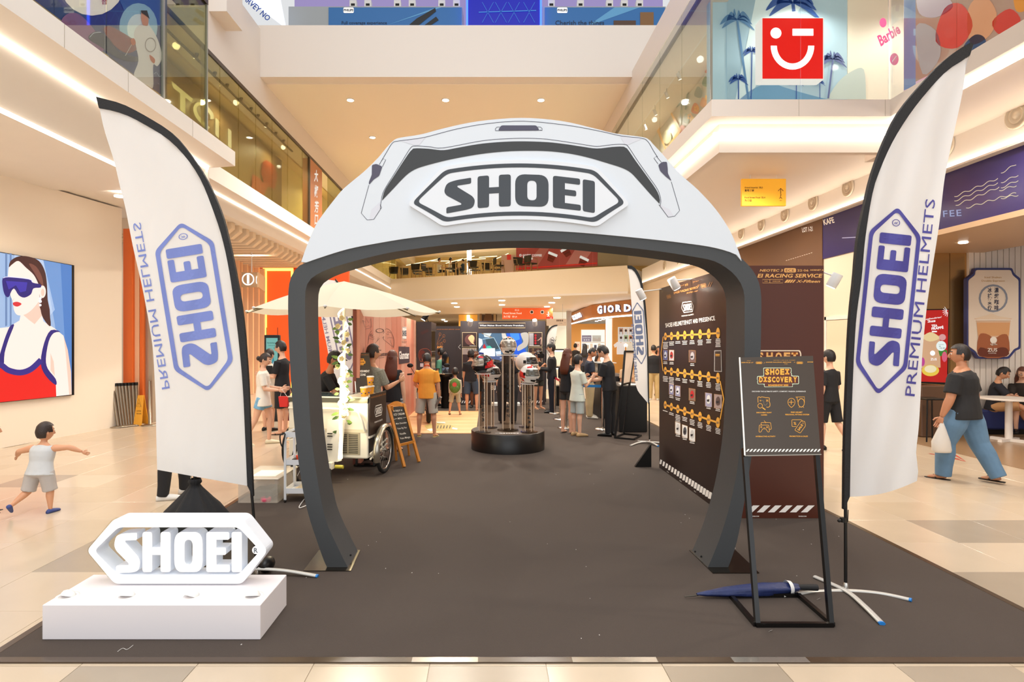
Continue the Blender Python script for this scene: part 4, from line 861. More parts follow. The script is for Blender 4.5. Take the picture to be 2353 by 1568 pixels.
# stand wrapped in black cloth
bk = thing('draped_stand', 'stand wrapped in gathered black cloth behind the glowing sign', 'stand', (-2.55, 5.2, 0))
n = 48; prof = [(.045, .50), (.055, .47), (.04, .45), (.06, .42), (.13, .34), (.22, .24), (.30, .12), (.36, .03), (.37, .008)]
vs_ = []
for r_, z in prof:
    for k in range(n): a = 2*pi*k/n; q = r_*(1+.10*sin(a*7+z*4)*min(1, r_*4)+.05*sin(a*13)); vs_.append((q*cos(a), q*sin(a), z))
mb = MB().add(vs_, [(i*n+k, i*n+(k+1) % n, (i+1)*n+(k+1) % n, (i+1)*n+k) for i in range(len(prof)-1) for k in range(n)], True)
mb.build('cloth', mat('black_cloth', '#19191c', .8, bump=.2, nscale=60), bk)
MB().tube([(0, 0, .4), (0, 0, 1.25)], .016, 8).build('pole', blk, bk); MB().tube([(-.03, -.02, .42), (-.02, -.02, .62)], .004, 6).build('latch', mat('steel', '#c9c5be', .25, metal=1), bk)
# ================================================================ POSTER STAND AND UMBRELLA AT THE RIGHT
ps = thing('poster_stand', 'black steel stand holding the dark orange-lettered discovery poster', 'poster stand', (1.82, 3.53, 0))
TLc, TRc, BRc, BLc = P(1699, 822, 3.95), P(1868, 818, 3.95), P(1886, 1044, 3.79), P(1711, 1047, 3.79)
nb = (TRc-TLc).cross(BLc-TLc).normalized(); nb = nb if nb.y < 0 else -nb
def bar(mb, a, b, w=.0125):
    a, b = Vector(a), Vector(b); d = (b-a).normalized(); u = d.cross(Vector((0, 0, 1)) if abs(d.z) < .9 else Vector((0, 1, 0))).normalized(); v = d.cross(u)
    q = [a+u*w*i+v*w*j for i, j in ((-1, -1), (1, -1), (1, 1), (-1, 1))]; return mb.prism(q, b-a)
gls = mat('black_gloss', '#0f0d0c', .22)
zt = .0205
for a, b in (((1.588, 3.53, zt), (2.046, 3.53, zt)), ((1.605, 3.94, zt), (2.056, 3.94, zt)), ((1.588, 3.53, zt), (1.605, 3.94, zt)), ((2.046, 3.53, zt), (2.056, 3.94, zt))): bar(MB(), a, b).build('base_bar', gls, ps, world=True)
for a, b in (((1.60, 3.535, .02), BLc+(TLc-BLc)*.06+Vector((.012, .03, 0))), ((2.036, 3.535, .02), BRc+(TRc-BRc)*.06+Vector((-.012, .03, 0)))): bar(MB(), a, b, .014).build('post', gls, ps, world=True)
pb = MB().prism([TLc, TRc, BRc, BLc], -nb*.008).build('poster', mat('poster_brown', '#43372c', .35), ps, world=True)
MB().prism([TLc+Vector((-.004, 0, 0)), TLc+Vector((.003, 0, 0)), BLc+Vector((.003, 0, 0)), BLc+Vector((-.004, 0, 0))], nb*.008).build('acrylic_edge', mat('acrylic_edge', '#f4f1ea', .2, emit=.3), pb, world=True)
MB().prism([BLc, BRc, BRc+Vector((0, 0, -.006)), BLc+Vector((0, 0, -.006))], nb*.008).build('acrylic_edge', mat('acrylic_grey', '#a8a49c', .2), pb, world=True)
og = fm('#f2ab3c', .5, .12); wt = fm('#f4f0e8', .5, .1); br_ = fm('#5a2418', .5); pg = fm('#d9ecc8', .5, .1)
ik = Ink(plane_px(TLc, nb), .001, .0006, lambda x, y: (1700+x/6.535, 820+y/6.535))
def band(ik, x0, x1, y, s_, m):
    """small repeated racing lettering"""
    w = x1-x0
    ik.text('SERVICE ///', x0+w*.09, y, 13*s_, m, width=w*.17, shear=.2, bold=.02); wordmark(ik, x0+w*.25, y+4*s_, w*.1, m, sy=1.3); ik.text('//', x0+w*.325, y+4, 18*s_, m, shear=.3)
    ik.text('SHOEI RACING SERVICE', x0+w*.52, y-4*s_, 13*s_, m, width=w*.35, shear=.2, bold=.02); ik.text('//', x0+w*.74, y-4*s_, 13*s_, m, shear=.3, bold=.04); wordmark(ik, x0+w*.81, y+4*s_, w*.1, m, sy=1.3); ik.text('SHOEI', x0+w*.955, y-8*s_, 14*s_, m, width=w*.08, shear=.2, bold=.02)
    ik.text('J-Cruise 3', x0+w*.11, y-28*s_, 10*s_, m, shear=.3); ik.text('NEOTEC 3  ECE 22-06  HORNET', x0+w*.6, y-34*s_, 7*s_, m, width=w*.3); ik.text('// X-Fifteen', x0+w*.62, y+20*s_, 9*s_, m, shear=.3, bold=.02)
band(ik, 14, 1106, 88, 1, og)
ik.poly(rpoly([(352, 166), (772, 166), (776, 228), (764, 236), (778, 244), (782, 286), (886, 288), (888, 412), (794, 414), (796, 456), (366, 458), (362, 414), (266, 414), (262, 366), (272, 356), (258, 344), (260, 292), (356, 290)], 16), pg, 0)
ik.poly(rpoly([(360, 174), (766, 174), (768, 226), (756, 236), (770, 246), (774, 294), (878, 296), (880, 404), (368, 408), (274, 408), (270, 368), (280, 356), (266, 344), (268, 300), (364, 298)], 12), br_, 1)
ik.rect(372, 406, 790, 450, br_, 2, r=14)
def block(ik, ch, x, y, h, m, k, w):
    if ch == 'I': [ik.rect(x-w/2, y+q*h/2-h*.13*(1+q), x+w/2, y+q*h/2+h*.13*(1-q), m, k) for q in (-1, 1)]; ik.rect(x-w*.2, y-h/2, x+w*.2, y+h/2, m, k)
    else: ik.text(ch, x, y, h, m, k, bold=.05, width=w)
for ch, x in zip('SHOEI', (412, 487, 562, 637, 712)): block(ik, ch, x, 226, 84, og, 3, 62)
for ch, x in zip('DISCOVERY', (318, 382, 446, 508, 572, 634, 698, 764, 830)): block(ik, ch, x, 342, 78, og, 3, 54)
ik.text('ROADSHOW 2025', 578, 428, 24, og, 3, bold=.04, width=300)
ik.text('DISCOVER THE ULTIMATE SAFETY. COMFORT. PASSION. EXPERIENCE', 586, 522, 17, wt, width=806, bold=.01)
ik.line(spline([(270, 610), (290, 602), (312, 616), (330, 603), (390, 616), (444, 620), (440, 668), (452, 700), (450, 745), (420, 762), (400, 755)], 2), 7, og); ik.line([(270, 610), (274, 690)], 7, og); ik.circ(305, 738, 38, og, 0, hole=.82); ik.line([(340, 766), (384, 798)], 14, og)
ik.line(spline([(325, 660), (355, 665), (365, 720), (395, 728), (414, 690)], 3), 4, fm('#9a8a6c')); ik.line([(396, 645), (424, 675)], 7, og); ik.line([(424, 645), (396, 675)], 7, og); ik.circ(310, 660, 10, og, 0, hole=.5)
ik.text('DISCOVERY HUNT', 364, 840, 19, og, width=228, bold=.02); ik.text('GAMES', 364, 875, 19, og, width=92, bold=.02)
ik.ring([(775+56*cos(a)*(1 if sin(a) < 0 else 1-.55*sin(a)**3), 680+(58 if sin(a) < 0 else 86)*sin(a)) for a in [i*pi/12 for i in range(24)]], [(775+50*cos(a)*(1 if sin(a) < 0 else 1-.55*sin(a)**3), 680+(52 if sin(a) < 0 else 78)*sin(a)) for a in [i*pi/12 for i in range(24)]], og)
ik.line([(772, 648), (772, 720)], 7, og); ik.line([(735, 684), (812, 684)], 7, og)
ik.circ(922, 694, 50, og, 0, ry=68, hole=.87); ik.line([(838, 607), (972, 603), (970, 640)], 6, og); ik.line([(856, 610), (872, 680)], 6, og); ik.line([(968, 640), (972, 690)], 5, og); ik.line([(898, 748), (890, 770)], 5, og); ik.line([(946, 748), (962, 768)], 5, og)
ik.text('FREE HELMET', 854, 835, 19, og, width=176, bold=.02); ik.text('PERSONAL FITTING SYSTEM', 862, 870, 19, og, width=358, bold=.02)
ik.line(rpoly([(318, 1020), (318, 990), (462, 990), (474, 1090), (452, 1092)], 14), 6, og); ik.line(rpoly([(292, 1028), (434, 1028), (446, 1130), (420, 1134), (392, 1084), (342, 1084), (316, 1134), (288, 1134)], 12), 6, og, closed=True); ik.line(spline([(366, 956), (372, 975), (388, 980), (386, 1000)], 3), 5, og); ik.circ(322, 1058, 13, og, 0, hole=.6); ik.line([(398, 1046), (422, 1072)], 6, og); ik.line([(422, 1046), (398, 1072)], 6, og); ik.line([(356, 1068), (380, 1068)], 5, og)
ik.text('INTERACTIVE ACTIVITY', 388, 1198, 19, og, width=296, bold=.02)
ik.line(rpoly([(838, 1050), (784, 1050), (780, 948), (920, 948), (944, 966)], 12), 6, og); ik.line(rpoly([(824, 1104), (920, 966), (975, 972), (986, 1040), (906, 1150)], 14), 6, og, closed=True); ik.text('SALE', 906, 1062, 34, og, rot=-57, bold=.02, width=110); ik.circ(950, 998, 8, og, 0, hole=.5); ik.text('%', 828, 1002, 44, og)
ik.text('PROMOTION & SALES', 884, 1196, 19, og, width=276, bold=.02)
stripes(ik, 88, 1212, 1388, 1428, 21, wt, lean=.6)
ik.build('print', pb)
um = thing('folded_umbrella', 'folded navy umbrella with a white band lying behind the poster stand', 'umbrella', GP(1700, 1376))
a, b = GP(1573, 1379)+Vector((0, 0, .02)), GP(1877, 1366)+Vector((0, 0, .045)); ax = (b-a)
def al(t, dz=0): return a+ax*t+Vector((0, 0, dz))
navy = mat('navy_nylon', '#1f2c5c', .45, noise=.3, nscale=25, bump=.4)
n = 20; ts = [(.09, .008), (.16, .02), (.3, .036), (.45, .046), (.6, .05), (.72, .048), (.8, .038), (.85, .03)]; ux = ax.normalized(); uy = Vector((0, 0, 1)); uz = ux.cross(uy)
vs_ = []
for t_, r_ in ts:
    for k in range(n): g = 2*pi*k/n; q = r_*(1+.16*sin(g*5+t_*9)); vs_.append(al(t_, .012)+uz*q*cos(g)+uy*q*.75*sin(g))
MB().add(vs_, [(i*n+k, i*n+(k+1) % n, (i+1)*n+(k+1) % n, (i+1)*n+k) for i in range(len(ts)-1) for k in range(n)], True).build('canopy', navy, um, world=True)
MB().tube([al(.77, .012), al(.80, .012)], [.048, .043], 16, cap=False).build('band', mat('white_band', '#e8e6e4', .5), um, world=True)
MB().tube([al(0), al(.1, .005)], [.004, .006], 8).build('tip', mat('steel_dark', '#5b554c', .3, metal=.8), um, world=True)
MB().tube([al(.84, .012), al(1, .0)], [.017, .022], 12).build('handle', mat('black_foam', '#1b1a1c', .7), um, world=True)
for px, py in ((1877, 1382), (1773, 1444), (1766, 1456)):
    p = GP(px, py); mb = MB().prism([p+Vector((0, 0, .009)), p+Vector((.025, .004, .018)), p+Vector((.02, .014, .010))], (0, 0, .001)); tag(mb.build('plastic_scrap', mat('scrap', '#c9c5bd', .2)), {1877: 'crumpled clear plastic scrap beside the flag foot', 1773: 'larger plastic scrap in front of the poster stand base', 1766: 'smaller plastic scrap lying nearest the front of the poster stand'}[px], 'scrap')
# ================================================================ EXHIBITION STAND WALLS
pd_ = mat('panel_umber', '#2b1c18', .3); pdk = mat('panel_charcoal', '#3c3233', .42); gold = fm('#d9a35c', .4, .08); wtx = fm('#efe9e2', .5, .1)
bw = thing('timeline_wall', 'dark brown exhibition wall printed with a white and orange helmet timeline', 'exhibition wall', (2.33, 6.8, .007))
MB().box(2.30, 2.36, 5.75, 7.98, .008, 2.40).build('panel', pd_, bw, world=True)
fnT = plane_px((2.30, 7, 1), (-1, 0, 0))
A_ = Ink(fnT, .003, .001, lambda x, y: (1500+x/5.225, 600+y/5.225)); B_ = A_.sub(lambda x, y: (x, y)); B_.T = lambda x, y: (1500+x/5.06, 860+y/5.06)
fg = fm('#a8743e', .4, .05)
A_.text('SHOEI RACING SERVICE', 395, 350, 26, fg, rot=-14, width=300, bold=.02); A_.text('//', 545, 300, 34, fg, shear=.3); wordmark(A_, 610, 298, 84, fg, rot=-14, sy=2.6); A_.text('//', 688, 280, 60, fg, shear=.2); wordmark(A_, 192, 428, 60, fg, rot=-14, sy=3); A_.text('X-Fifteen', 470, 372, 18, fg, rot=-14, width=150, shear=.2); A_.text('ECE', 405, 285, 22, fg, rot=-14, width=36); A_.text('NEOTEC 3', 330, 300, 12, fg, rot=-14, width=90); A_.text('J-Cruise 3', 515, 244, 14, fg, rot=-14, width=70)
wordmark(A_, 417, 553, 150, wtx, rot=-7, sy=3.6); A_.text('PREMIUM HELMETS', 418, 652, 15, wtx, rot=-9, width=148, bold=.02)
v = [(x, 737-(x-450)*.15) for x in (0, 1)]
for word, x, w in (('SHOEI', 192, 82), ('HELMETS,', 320, 150), ('PAST', 430, 84), ('AND', 510, 64), ('PRESENCE', 650, 192)): A_.text(word, x, 768-(x-192)*.152, 52, wtx, rot=-8.6, width=w, bold=.012)
r1 = [(152, 907), (224, 902), (301, 897), (383, 892), (471, 886), (568, 880), (671, 874), (783, 866)]; r2 = [(151, 1318), (223, 1329), (300, 1340), (383, 1351), (470, 1363), (566, 1377), (669, 1391), (782, 1406)]
r3 = [(145, 358), (216, 382), (291, 407), (371, 434), (457, 463), (549, 495), (649, 530), (757, 565)]; oo = fm('#e8a740', .4, .15)
A_.line(r1, 22, oo); A_.line(r2, 22, oo); B_.line(r3, 22, oo); A_.line([(150, 907), (124, 912), (98, 1110), (122, 1318), (150, 1322)], 9, oo)
B_.line([(782, 80), (825, 290), (782, 530)], 12, oo)
Y1 = ['1982', '1979', '1977', '1967', '1965', '1960', '1957', '1954']; Y2 = ['1984', '1988', '1991', '1995', '2002', '2004', '2009', '2011']; Y3 = ['2023', '2022', '2021', '2018', '2015', '2013', '2012', '2011']
for ink_, row, ys_ in ((A_, r1, Y1), (A_, r2, Y2), (B_, r3, Y3)):
    for k, (x, y) in enumerate(row):
        q = 1+.055*k; ink_.circ(x, y, 17*q, oo, 1, ry=47*q*(.96 if ink_ is B_ else 1)); ink_.text(ys_[k], x, y, 24, fm('#5d5a66'), 2, width=26*q, bold=.03)
def lines(ink_, x, y, n, w, slope):
    for i in range(n): q = w*(.82+.18*((i*7+int(x)) % 3)/2)/2; ink_.poly([(x-q, y+i*18-q*slope), (x+q, y+i*18+q*slope), (x+q, y+i*18+8+q*slope), (x-q, y+i*18+8-q*slope)], wtx)
for (x, y), n in zip(r1, (5, 3, 2, 3, 3, 4, 3, 6)): lines(A_, x, y+68, n, 62, -.04)
for (x, y), n in zip(r2, (4, 5, 2, 3, 2, 4, 4, 5)): lines(A_, x, y+68, n, 62, .15)
for (x, y), n in zip(r3, (1, 2, 5, 3, 4, 4, 4, 4)): lines(B_, x, y+68, n, 60, .3)
def photo(ink_, x0, y0, x1, y1, sl, bgc, hc):
    w = x1-x0; q = [(x0, y0), (x1, y0+w*sl), (x1, y1+w*sl), (x0, y1)]; ink_.poly(q, fm('#b98a54')); i_ = 4
    ink_.poly([(x0+i_, y0+i_), (x1-i_, y0+w*sl+i_), (x1-i_, y1+w*sl-i_), (x0+i_, y1-i_)], fm(bgc, .4, .1), 1)
    cx_, cy_ = (x0+x1)/2, (y0+y1+w*sl)/2; h_ = (y1-y0)
    ink_.poly(spline([(cx_-w*.28, cy_+h_*.1), (cx_-w*.2, cy_-h_*.25), (cx_+w*.08, cy_-h_*.34), (cx_+w*.28, cy_-h_*.1), (cx_+w*.2, cy_+h_*.22), (cx_-w*.1, cy_+h_*.28)], 3, True), fm(hc), 2); ink_.poly([(cx_-w*.25, cy_-h_*.02), (cx_+w*.12, cy_-h_*.05), (cx_+w*.05, cy_+h_*.13), (cx_-w*.22, cy_+h_*.12)], fm('#2c2a30'), 3)
for a in ((123, 1066, 181, 1192, .05, '#5a67a0', '#d9dde8'), (193, 1066, 257, 1198, .05, '#d8cfcf', '#c23a34'), (432, 1070, 516, 1216, .06, '#6d5450', '#b9b4b8')): photo(A_, *a)
for a in ((187, 112, 246, 238, .15, '#8f90b4', '#f0f0f4'), (258, 128, 323, 258, .15, '#9a9bb8', '#f0f0f4'), (419, 163, 495, 306, .15, '#8c6b5c', '#c8262a'), (607, 212, 690, 376, .15, '#a9a6c0', '#f4f2f0'), (711, 230, 806, 396, .12, '#b09a94', '#6a5450'), (258, 550, 324, 690, .3, '#efece8', '#dcdad8'), (338, 583, 407, 728, .3, '#efece8', '#55545a'), (420, 617, 495, 770, .28, '#efece8', '#d8d6d4')): photo(B_, *a)
for x, y in ((150, 1210), (225, 1215), (474, 1232)): lines(A_, x, y, 2, 54, .04)
for x, y in ((216, 250), (290, 278), (457, 320), (648, 378), (757, 405), (291, 700), (371, 738), (457, 780)): lines(B_, x, y, 2, 56, .2)
A_.poly([(738, 1075), (824, 1072), (830, 1332), (736, 1328)], fm('#c9c4c0', .2)); A_.poly([(746, 1085), (816, 1082), (820, 1322), (744, 1318)], fm('#3a2c28'), 1); A_.rect(752, 1118, 804, 1128, oo, 2); A_.rect(752, 1135, 804, 1142, oo, 2)
for i in range(19):
    x = 90+i*33.5; y = 1018+i*22.8; q = 1+i*.028; B_.poly([(x-2, y-26*q), (x+19*q, y-20*q+4), (x+9*q, y+36*q-4), (x-13*q, y+26*q)], wtx)
for x, y in ((175, 1138), (322, 1244), (490, 1365)): B_.text('SHOEI.COM', x, y, 9, wtx, rot=36, width=28)
B_.build('print', bw)
b2 = MB().box(2.30, 3.21, 5.69, 5.75, .008, 2.42).build('panel', mat('panel_maroon', '#532514', .35), bw, world=True)
ik = Ink(plane_px((0, 5.69, 0), (0, -1, 0)), .003, .001, lambda x, y: (1680+x/3.733, 590+y/3.733)); o2 = fm('#e3a85e', .4, .12)
ik.text('NEOTEC 3', 345, 118, 20, o2, width=200, shear=.2, bold=.02); ik.rect(455, 99, 556, 136, o2, r=12); ik.text('ECE', 505, 118, 22, fm('#6d3a24'), 1, width=74); ik.text('22·06', 616, 118, 18, o2, width=96); ik.text('HORNET A', 735, 115, 11, o2, width=115, shear=.2, bold=.03)
ik.text('EI RACING SERVICE', 505, 163, 32, o2, width=560, shear=.2, bold=.025); ik.line([(270, 196), (444, 196), (444, 226), (270, 226)], 3, o2, closed=True); ik.line([(332, 196), (332, 226)], 3, o2); ik.text('NXR2', 300, 211, 8, o2); ik.text('SHOEI.COM', 388, 211, 9, o2)
for i in range(4): ik.poly([(478+i*22, 198), (496+i*22-i*2, 198), (474+i*22-i*2, 224), (456+i*22, 224)], o2)
ik.text('X-Fifteen', 660, 211, 24, o2, width=208, shear=.35, bold=.02)
ik.poly(rpoly([(250, 803), (590, 803), (602, 830), (602, 900), (250, 900)], 10), fm('#f0dcc0', .5, .1), 0); ik.poly(rpoly([(250, 812), (582, 812), (592, 834), (592, 900), (250, 900)], 8), fm('#5a2418'), 1)
for ch, x in zip('SHOEI', (250, 330, 408, 480, 545)): block(ik, ch, x, 856, 66, o2, 2, 56)
for i in range(-1, 13):
    x = 1663+i*25.3; T_ = ik.T; ik.T = None; ik.poly([(x+17, 1162), (x+32, 1162), (x+15, 1178), (x, 1178)], wtx) if x > 1690 and x+32 < 1893 else None; ik.T = T_
T_ = ik.T; ik.T = None; ik.text('SHOEI.COM', 1844, 1187, 2.4, wtx, width=18, bold=.03); ik.text('SHOEI.COM', 1735, 1187, 2.4, wtx, width=18, bold=.03); ik.T = T_
ik.build('print', bw)
MB().prism([(2.2, 8.0, .01), (1.98, 8.0, .01), (2.2, 8.0, .32)], (0, .05, 0)).build('foot', blk, bw, world=True)
def arm_lamp(label, base, head, aim, parent_label=None, s_=1.0, col=None):
    t = thing('display_spotlight', label, 'spotlight', base)
    base, head = Vector(base), Vector(head); ax = Vector(aim).normalized()
    MB().tube([base, head-ax*.04*s_], .008*s_, 6).build('arm', col or whm, t, world=True)
    MB().lathe([(.045*s_, -.07*s_), (.048*s_, -.06*s_), (.048*s_, .05*s_), (.045*s_, .065*s_)], head, 18, axis=ax).build('housing', col or whm, t, world=True)
    MB().lathe([(.04*s_, .064*s_), (.038*s_, .070*s_)], head, 18, axis=ax).build('lamp', LEDW, t, world=True)
    return t
arm_lamp('white arm spotlight above the top edge of the timeline wall, upper of two', (2.33, 6.75, 2.40), P(1549, 652, 6.7), (.5, .1, -.8))
arm_lamp('white arm spotlight reaching left from the far end of the timeline wall', (2.33, 7.9, 2.39), P(1473, 677, 7.7), (.45, .1, -.8))
arm_lamp('white arm spotlight beyond the right edge of the maroon wall panel', (3.19, 5.75, 2.38), P(1917, 645, 5.7), (-.35, .25, -.8))
spot('panel_lamp', (1.7, 6.8, 2.75), 170, SOFT, 90, (0, R(-50), 0))
# stage wall with screen
def frontal(x0, x1, Y, top, bot=None, d=.1): a, b = P(x0, top, Y), P(x1, bot or 784, Y); return (a.x, b.x, Y, Y+d, (.008 if bot is None else b.z), a.z)
mw_ = thing('stage_wall', 'wide charcoal stage wall with a big screen and title strip', 'exhibition wall', (.4, 15.8, .007))
MB().box(*frontal(1058, 1253, 15.8, 738, d=.5)).build('panel', pdk, mw_, world=True)
fnS = plane_px((0, 15.8, 0), (0, -1, 0)); ik = Ink(fnS, .006, .003, lambda x, y: (960+x/7.843, 720+y/7.843)); gf_ = fm('#e0bf8c', .4, .1)
ik.line([(1097, 178), (1938, 178), (1938, 264), (1097, 264)], 8, gf_, closed=True); ik.text('What Makes Shoei Helmets Premium.', 1515, 221, 26, fm('#ffffff', .5, .8), width=800, bold=.04)
for i in range(9): x = 800+i*24; 
for x0, x1 in ((1060, 1092), (1198, 1252)):
    n_ = int((x1-x0)/5.5)
    for i in range(n_): x = x0+i*5.5; T_ = ik.T; ik.T = None; ik.poly([(x+3, 921), (x+5.6, 921), (x+2.6, 927), (x, 927)], wtx); ik.T = T_
T_ = ik.T; ik.T = None; ik.text('ELI', 1133, 891, 9.5, wtx, width=11, bold=.03); ik.text('Y', 1194, 891, 9.5, wtx, bold=.03); ik.T = T_
ik.line([(772, 568), (732, 610), (772, 650)], 5, wtx); ik.line([(705, 540), (692, 640), (700, 690)], 4, fm('#1d1718'))
ik.build('print', mw_)
scn = MB().box(*frontal(1099.6, 1213, 15.74, 766, 836, .06)).build('screen', mat('tv_black', '#101114', .2), mw_, world=True)
sk = Ink(plane_px((0, 15.74, 0), (0, -1, 0)), .003, .002, lambda x, y: (960+x/7.843, 720+y/7.843)); E_ = .85
sk.rect(1097, 362, 1986, 880, fm('#5f86a8', .4, .6), 0); sk.poly([(1140, 362), (1180, 362), (1360, 440), (1300, 440)], fm('#c7a878', .4, .5), 1); sk.poly([(1180, 362), (1330, 362), (1290, 440), (1200, 430)], fm('#dce8ee', .4, .9), 1)
sk.poly([(1220, 470), (1365, 450), (1500, 620), (1400, 660), (1240, 560)], fm('#2e4450', .4, .35), 2); sk.line([(1170, 470), (1370, 440), (1500, 680)], 12, fm('#b4d4e4', .4, .8), 3)
sk.poly([(1097, 450), (1160, 470), (1170, 560), (1110, 640), (1097, 600)], fm('#f4f8fa', .4, 1), 3); sk.poly([(1170, 600), (1200, 550), (1235, 620), (1190, 650)], fm('#d8222c', .4, .7), 4); sk.poly([(1235, 600), (1300, 585), (1350, 640), (1240, 640)], fm('#4fd0b4', .4, .8), 4)
sk.poly([(1150, 640), (1390, 632), (1395, 780), (1100, 760), (1090, 720)], fm('#ffffff', .4, 1.1), 5); sk.poly([(1400, 690), (1500, 680), (1500, 780), (1420, 780)], fm('#d8e4f4', .4, .9), 5); sk.poly([(1100, 700), (1190, 715), (1190, 760), (1100, 750)], fm('#1a2f6a', .4, .4), 6)
sk.poly([(1595, 362), (1860, 362), (1880, 540), (1960, 700), (1960, 790), (1780, 790), (1650, 560)], fm('#1c5fe0', .4, .9), 3); sk.poly([(1660, 362), (1820, 362), (1840, 470), (1700, 520)], fm('#3f8df4', .4, 1), 4)
sk.poly([(1510, 362), (1580, 362), (1600, 430), (1560, 480), (1520, 440)], fm('#e9e2d8', .4, .8), 4); sk.poly(spline([(1860, 362), (1986, 362), (1986, 560), (1900, 640), (1800, 680), (1800, 600), (1900, 520), (1870, 430)], 4, True), fm('#d9cfc2', .4, .75), 5)
sk.poly([(1097, 790), (1500, 770), (1986, 790), (1986, 880), (1097, 880)], fm('#4a5a86', .4, .4), 6); sk.poly([(1480, 800), (1986, 790), (1986, 810), (1480, 815)], fm('#c8dcf8', .4, .9), 7); sk.poly([(1320, 820), (1480, 850), (1480, 880), (1300, 870)], fm('#3c3026', .4, .2), 7)
sk.build('picture', scn)
def poster(x0, y0, x1, y1, draw, nm='framed_picture'):
    f_ = MB().box(*frontal(x0, x1, 15.76, y0, y1, .04)).build(nm, mat('frame_gold', '#e0c79a', .4), mw_, world=True)
    k_ = Ink(plane_px((0, 15.76, 0), (0, -1, 0)), .003, .002); k_.rect(x0+.9, y0+.9, x1-.9, y1-.9, fm('#3a2422', .4, .05)); draw(k_); k_.build('picture', f_)
poster(1062, 764, 1095.4, 798, lambda k: (k.circ(1080, 781, 12, fm('#7a4c48', .4, .1), 1), k.poly(spline([(1076, 776), (1084, 770), (1090, 776), (1088, 788), (1091, 792), (1085, 790), (1078, 782)], 4, True), fm('#f2c08c', .4, .4), 2), k.line([(1079, 795), (1093, 795)], 1, wtx, 2)))
poster(1062, 800, 1095.4, 868, lambda k: ([k.rect(1063+i*4, 801, 1066+i*4, 815, fm('#b9a49a', .4, .1), 1) for i in range(8)], k.line([(1064, 858), (1075, 864)], 2, wtx, 2)))
poster(1214.4, 764, 1246, 797, lambda k: (k.poly([(1216, 766), (1226, 766), (1226, 795), (1216, 795)], fm('#a6a0a4', .4, .2), 1), [k.circ(1230.5, 771+i*6, 2.6, fm('#e0202c', .4, .6), 2) for i in range(4)], k.line(spline([(1235, 783), (1240, 780), (1244, 776), (1243, 792)], 3), 2, fm('#b48c80', .4, .1), 2), k.line([(1217, 795), (1240, 795)], 1, wtx, 2)))
random.seed(3)
poster(1214.4, 799, 1246, 868, lambda k: [k.circ(random.uniform(1217, 1243), random.uniform(802, 866), random.uniform(1, 2.6), fm(random.choice(['#8c6a5c', '#b08c7c', '#5a4038', '#a07a58']), .4, .05), 1, n=8) for _ in range(60)])
for lb, x, y, bx_, dx in (('white clip spotlight at the left of the stage wall title', 1081, 742, 1084, -.3), ('white clip spotlight at the right of the stage wall title', 1229, 742, 1226, .3)):
    p = P(x, y, 15.4); arm_lamp(lb, (p.x+.05, 15.8, 2.2), p, (0, .9, -.5) if False else (dx*.4, .7, -.7), s_=1.3)
spot('stage_lamp', (-.42, 15.2, 2.5), 25, (1, 1, 1), 100, (R(35), 0, 0)); spot('stage_lamp', (1.25, 15.2, 2.5), 25, (1, 1, 1), 100, (R(35), 0, 0)); spot('stage_lamp', (-1.4, 13.2, 2.5), 25, SOFT, 100, (R(10), R(35), 0))
# rear wall to the left of the stage, shelf tower, mirror
rw = thing('rear_wall', 'charcoal rear wall with copper floral print left of the stage', 'exhibition wall', (-1.3, 17.3, .007))
MB().box(*frontal(1000, 1060, 17.3, 750)).build('panel', pdk, rw, world=True)
ik = Ink(plane_px((0, 17.3, 0), (0, -1, 0)), .006, .002, lambda x, y: (960+x/7.843, 720+y/7.843)); cop = fm('#9c6238', .4, .08); copb = fm('#e0954a', .4, .3)
ik.text('SHOEI RACING SERVICE  SHOEI', 550, 292, 16, cop, width=420, shear=.2, bold=.03); ik.text('inity', 400, 606, 50, copb, width=110, shear=.3, bold=.02)
for a, b in (((340, 560), (470, 410)), ((350, 560), (480, 500)), ((345, 550), (400, 380)), ((340, 570), (430, 560))): ik.line([a, b], 5, cop); ik.circ(b[0], b[1], 22, cop, 0, ry=30, hole=.75)
ik.line(spline([(330, 640), (370, 660), (400, 720), (360, 760)], 4), 4, cop); ik.build('print', rw)
tw = thing('shelf_tower', 'charcoal display tower with copper shelves of helmets', 'display tower', (-1.55, 14.6, .007))
MB().box(*frontal(957, 991, 14.6, 740, d=.05)).build('front_panel', pdk, tw, world=True)
MB().box(-1.737, -1.70, 14.65, 16, .008, 2.17).build('side_panel', pdk, tw, world=True); MB().box(-1.7, -1.375, 14.65, 16, 1.96, 2.17).build('top_box', pdk, tw, world=True)
for z in (.5, .95, 1.40): MB().box(-1.70, -1.375, 14.65, 16, z, z+.03).build('shelf', pdk, tw, world=True)
MB().box(-1.70, -1.68, 14.65, 15.95, .53, 1.96).build('back_panel', mat('copper_panel', '#b8752e', .35, metal=.4), tw, world=True)
ik = Ink(plane_px((0, 14.6, 0), (0, -1, 0)), .004, .002, lambda x, y: (820+x/10.45, 720+y/10.45)); rdd = fm('#a8563c', .4, .05)
ik.line(spline([(1500, 1090), (1484, 1000), (1510, 900), (1580, 860), (1680, 855), (1750, 900), (1785, 960), (1770, 1060), (1700, 1120), (1540, 1160)], 4, True), 10, rdd, closed=True); ik.poly(spline([(1500, 1080), (1490, 960), (1560, 890), (1640, 940), (1560, 1000), (1570, 1090)], 4, True), fm('#6a2f26'), 0); wordmark(ik, 1625, 450, 240, fm('#5a3430'), rot=-25, sy=1.3); ik.rect(1520, 1205, 1600, 1290, fm('#c9c4cc', .4, .1), 1); ik.build('print', tw)
mr = thing('arched_mirror', 'arched black standing mirror on a round black pedestal', 'mirror', P(1023, 870, 14.9))
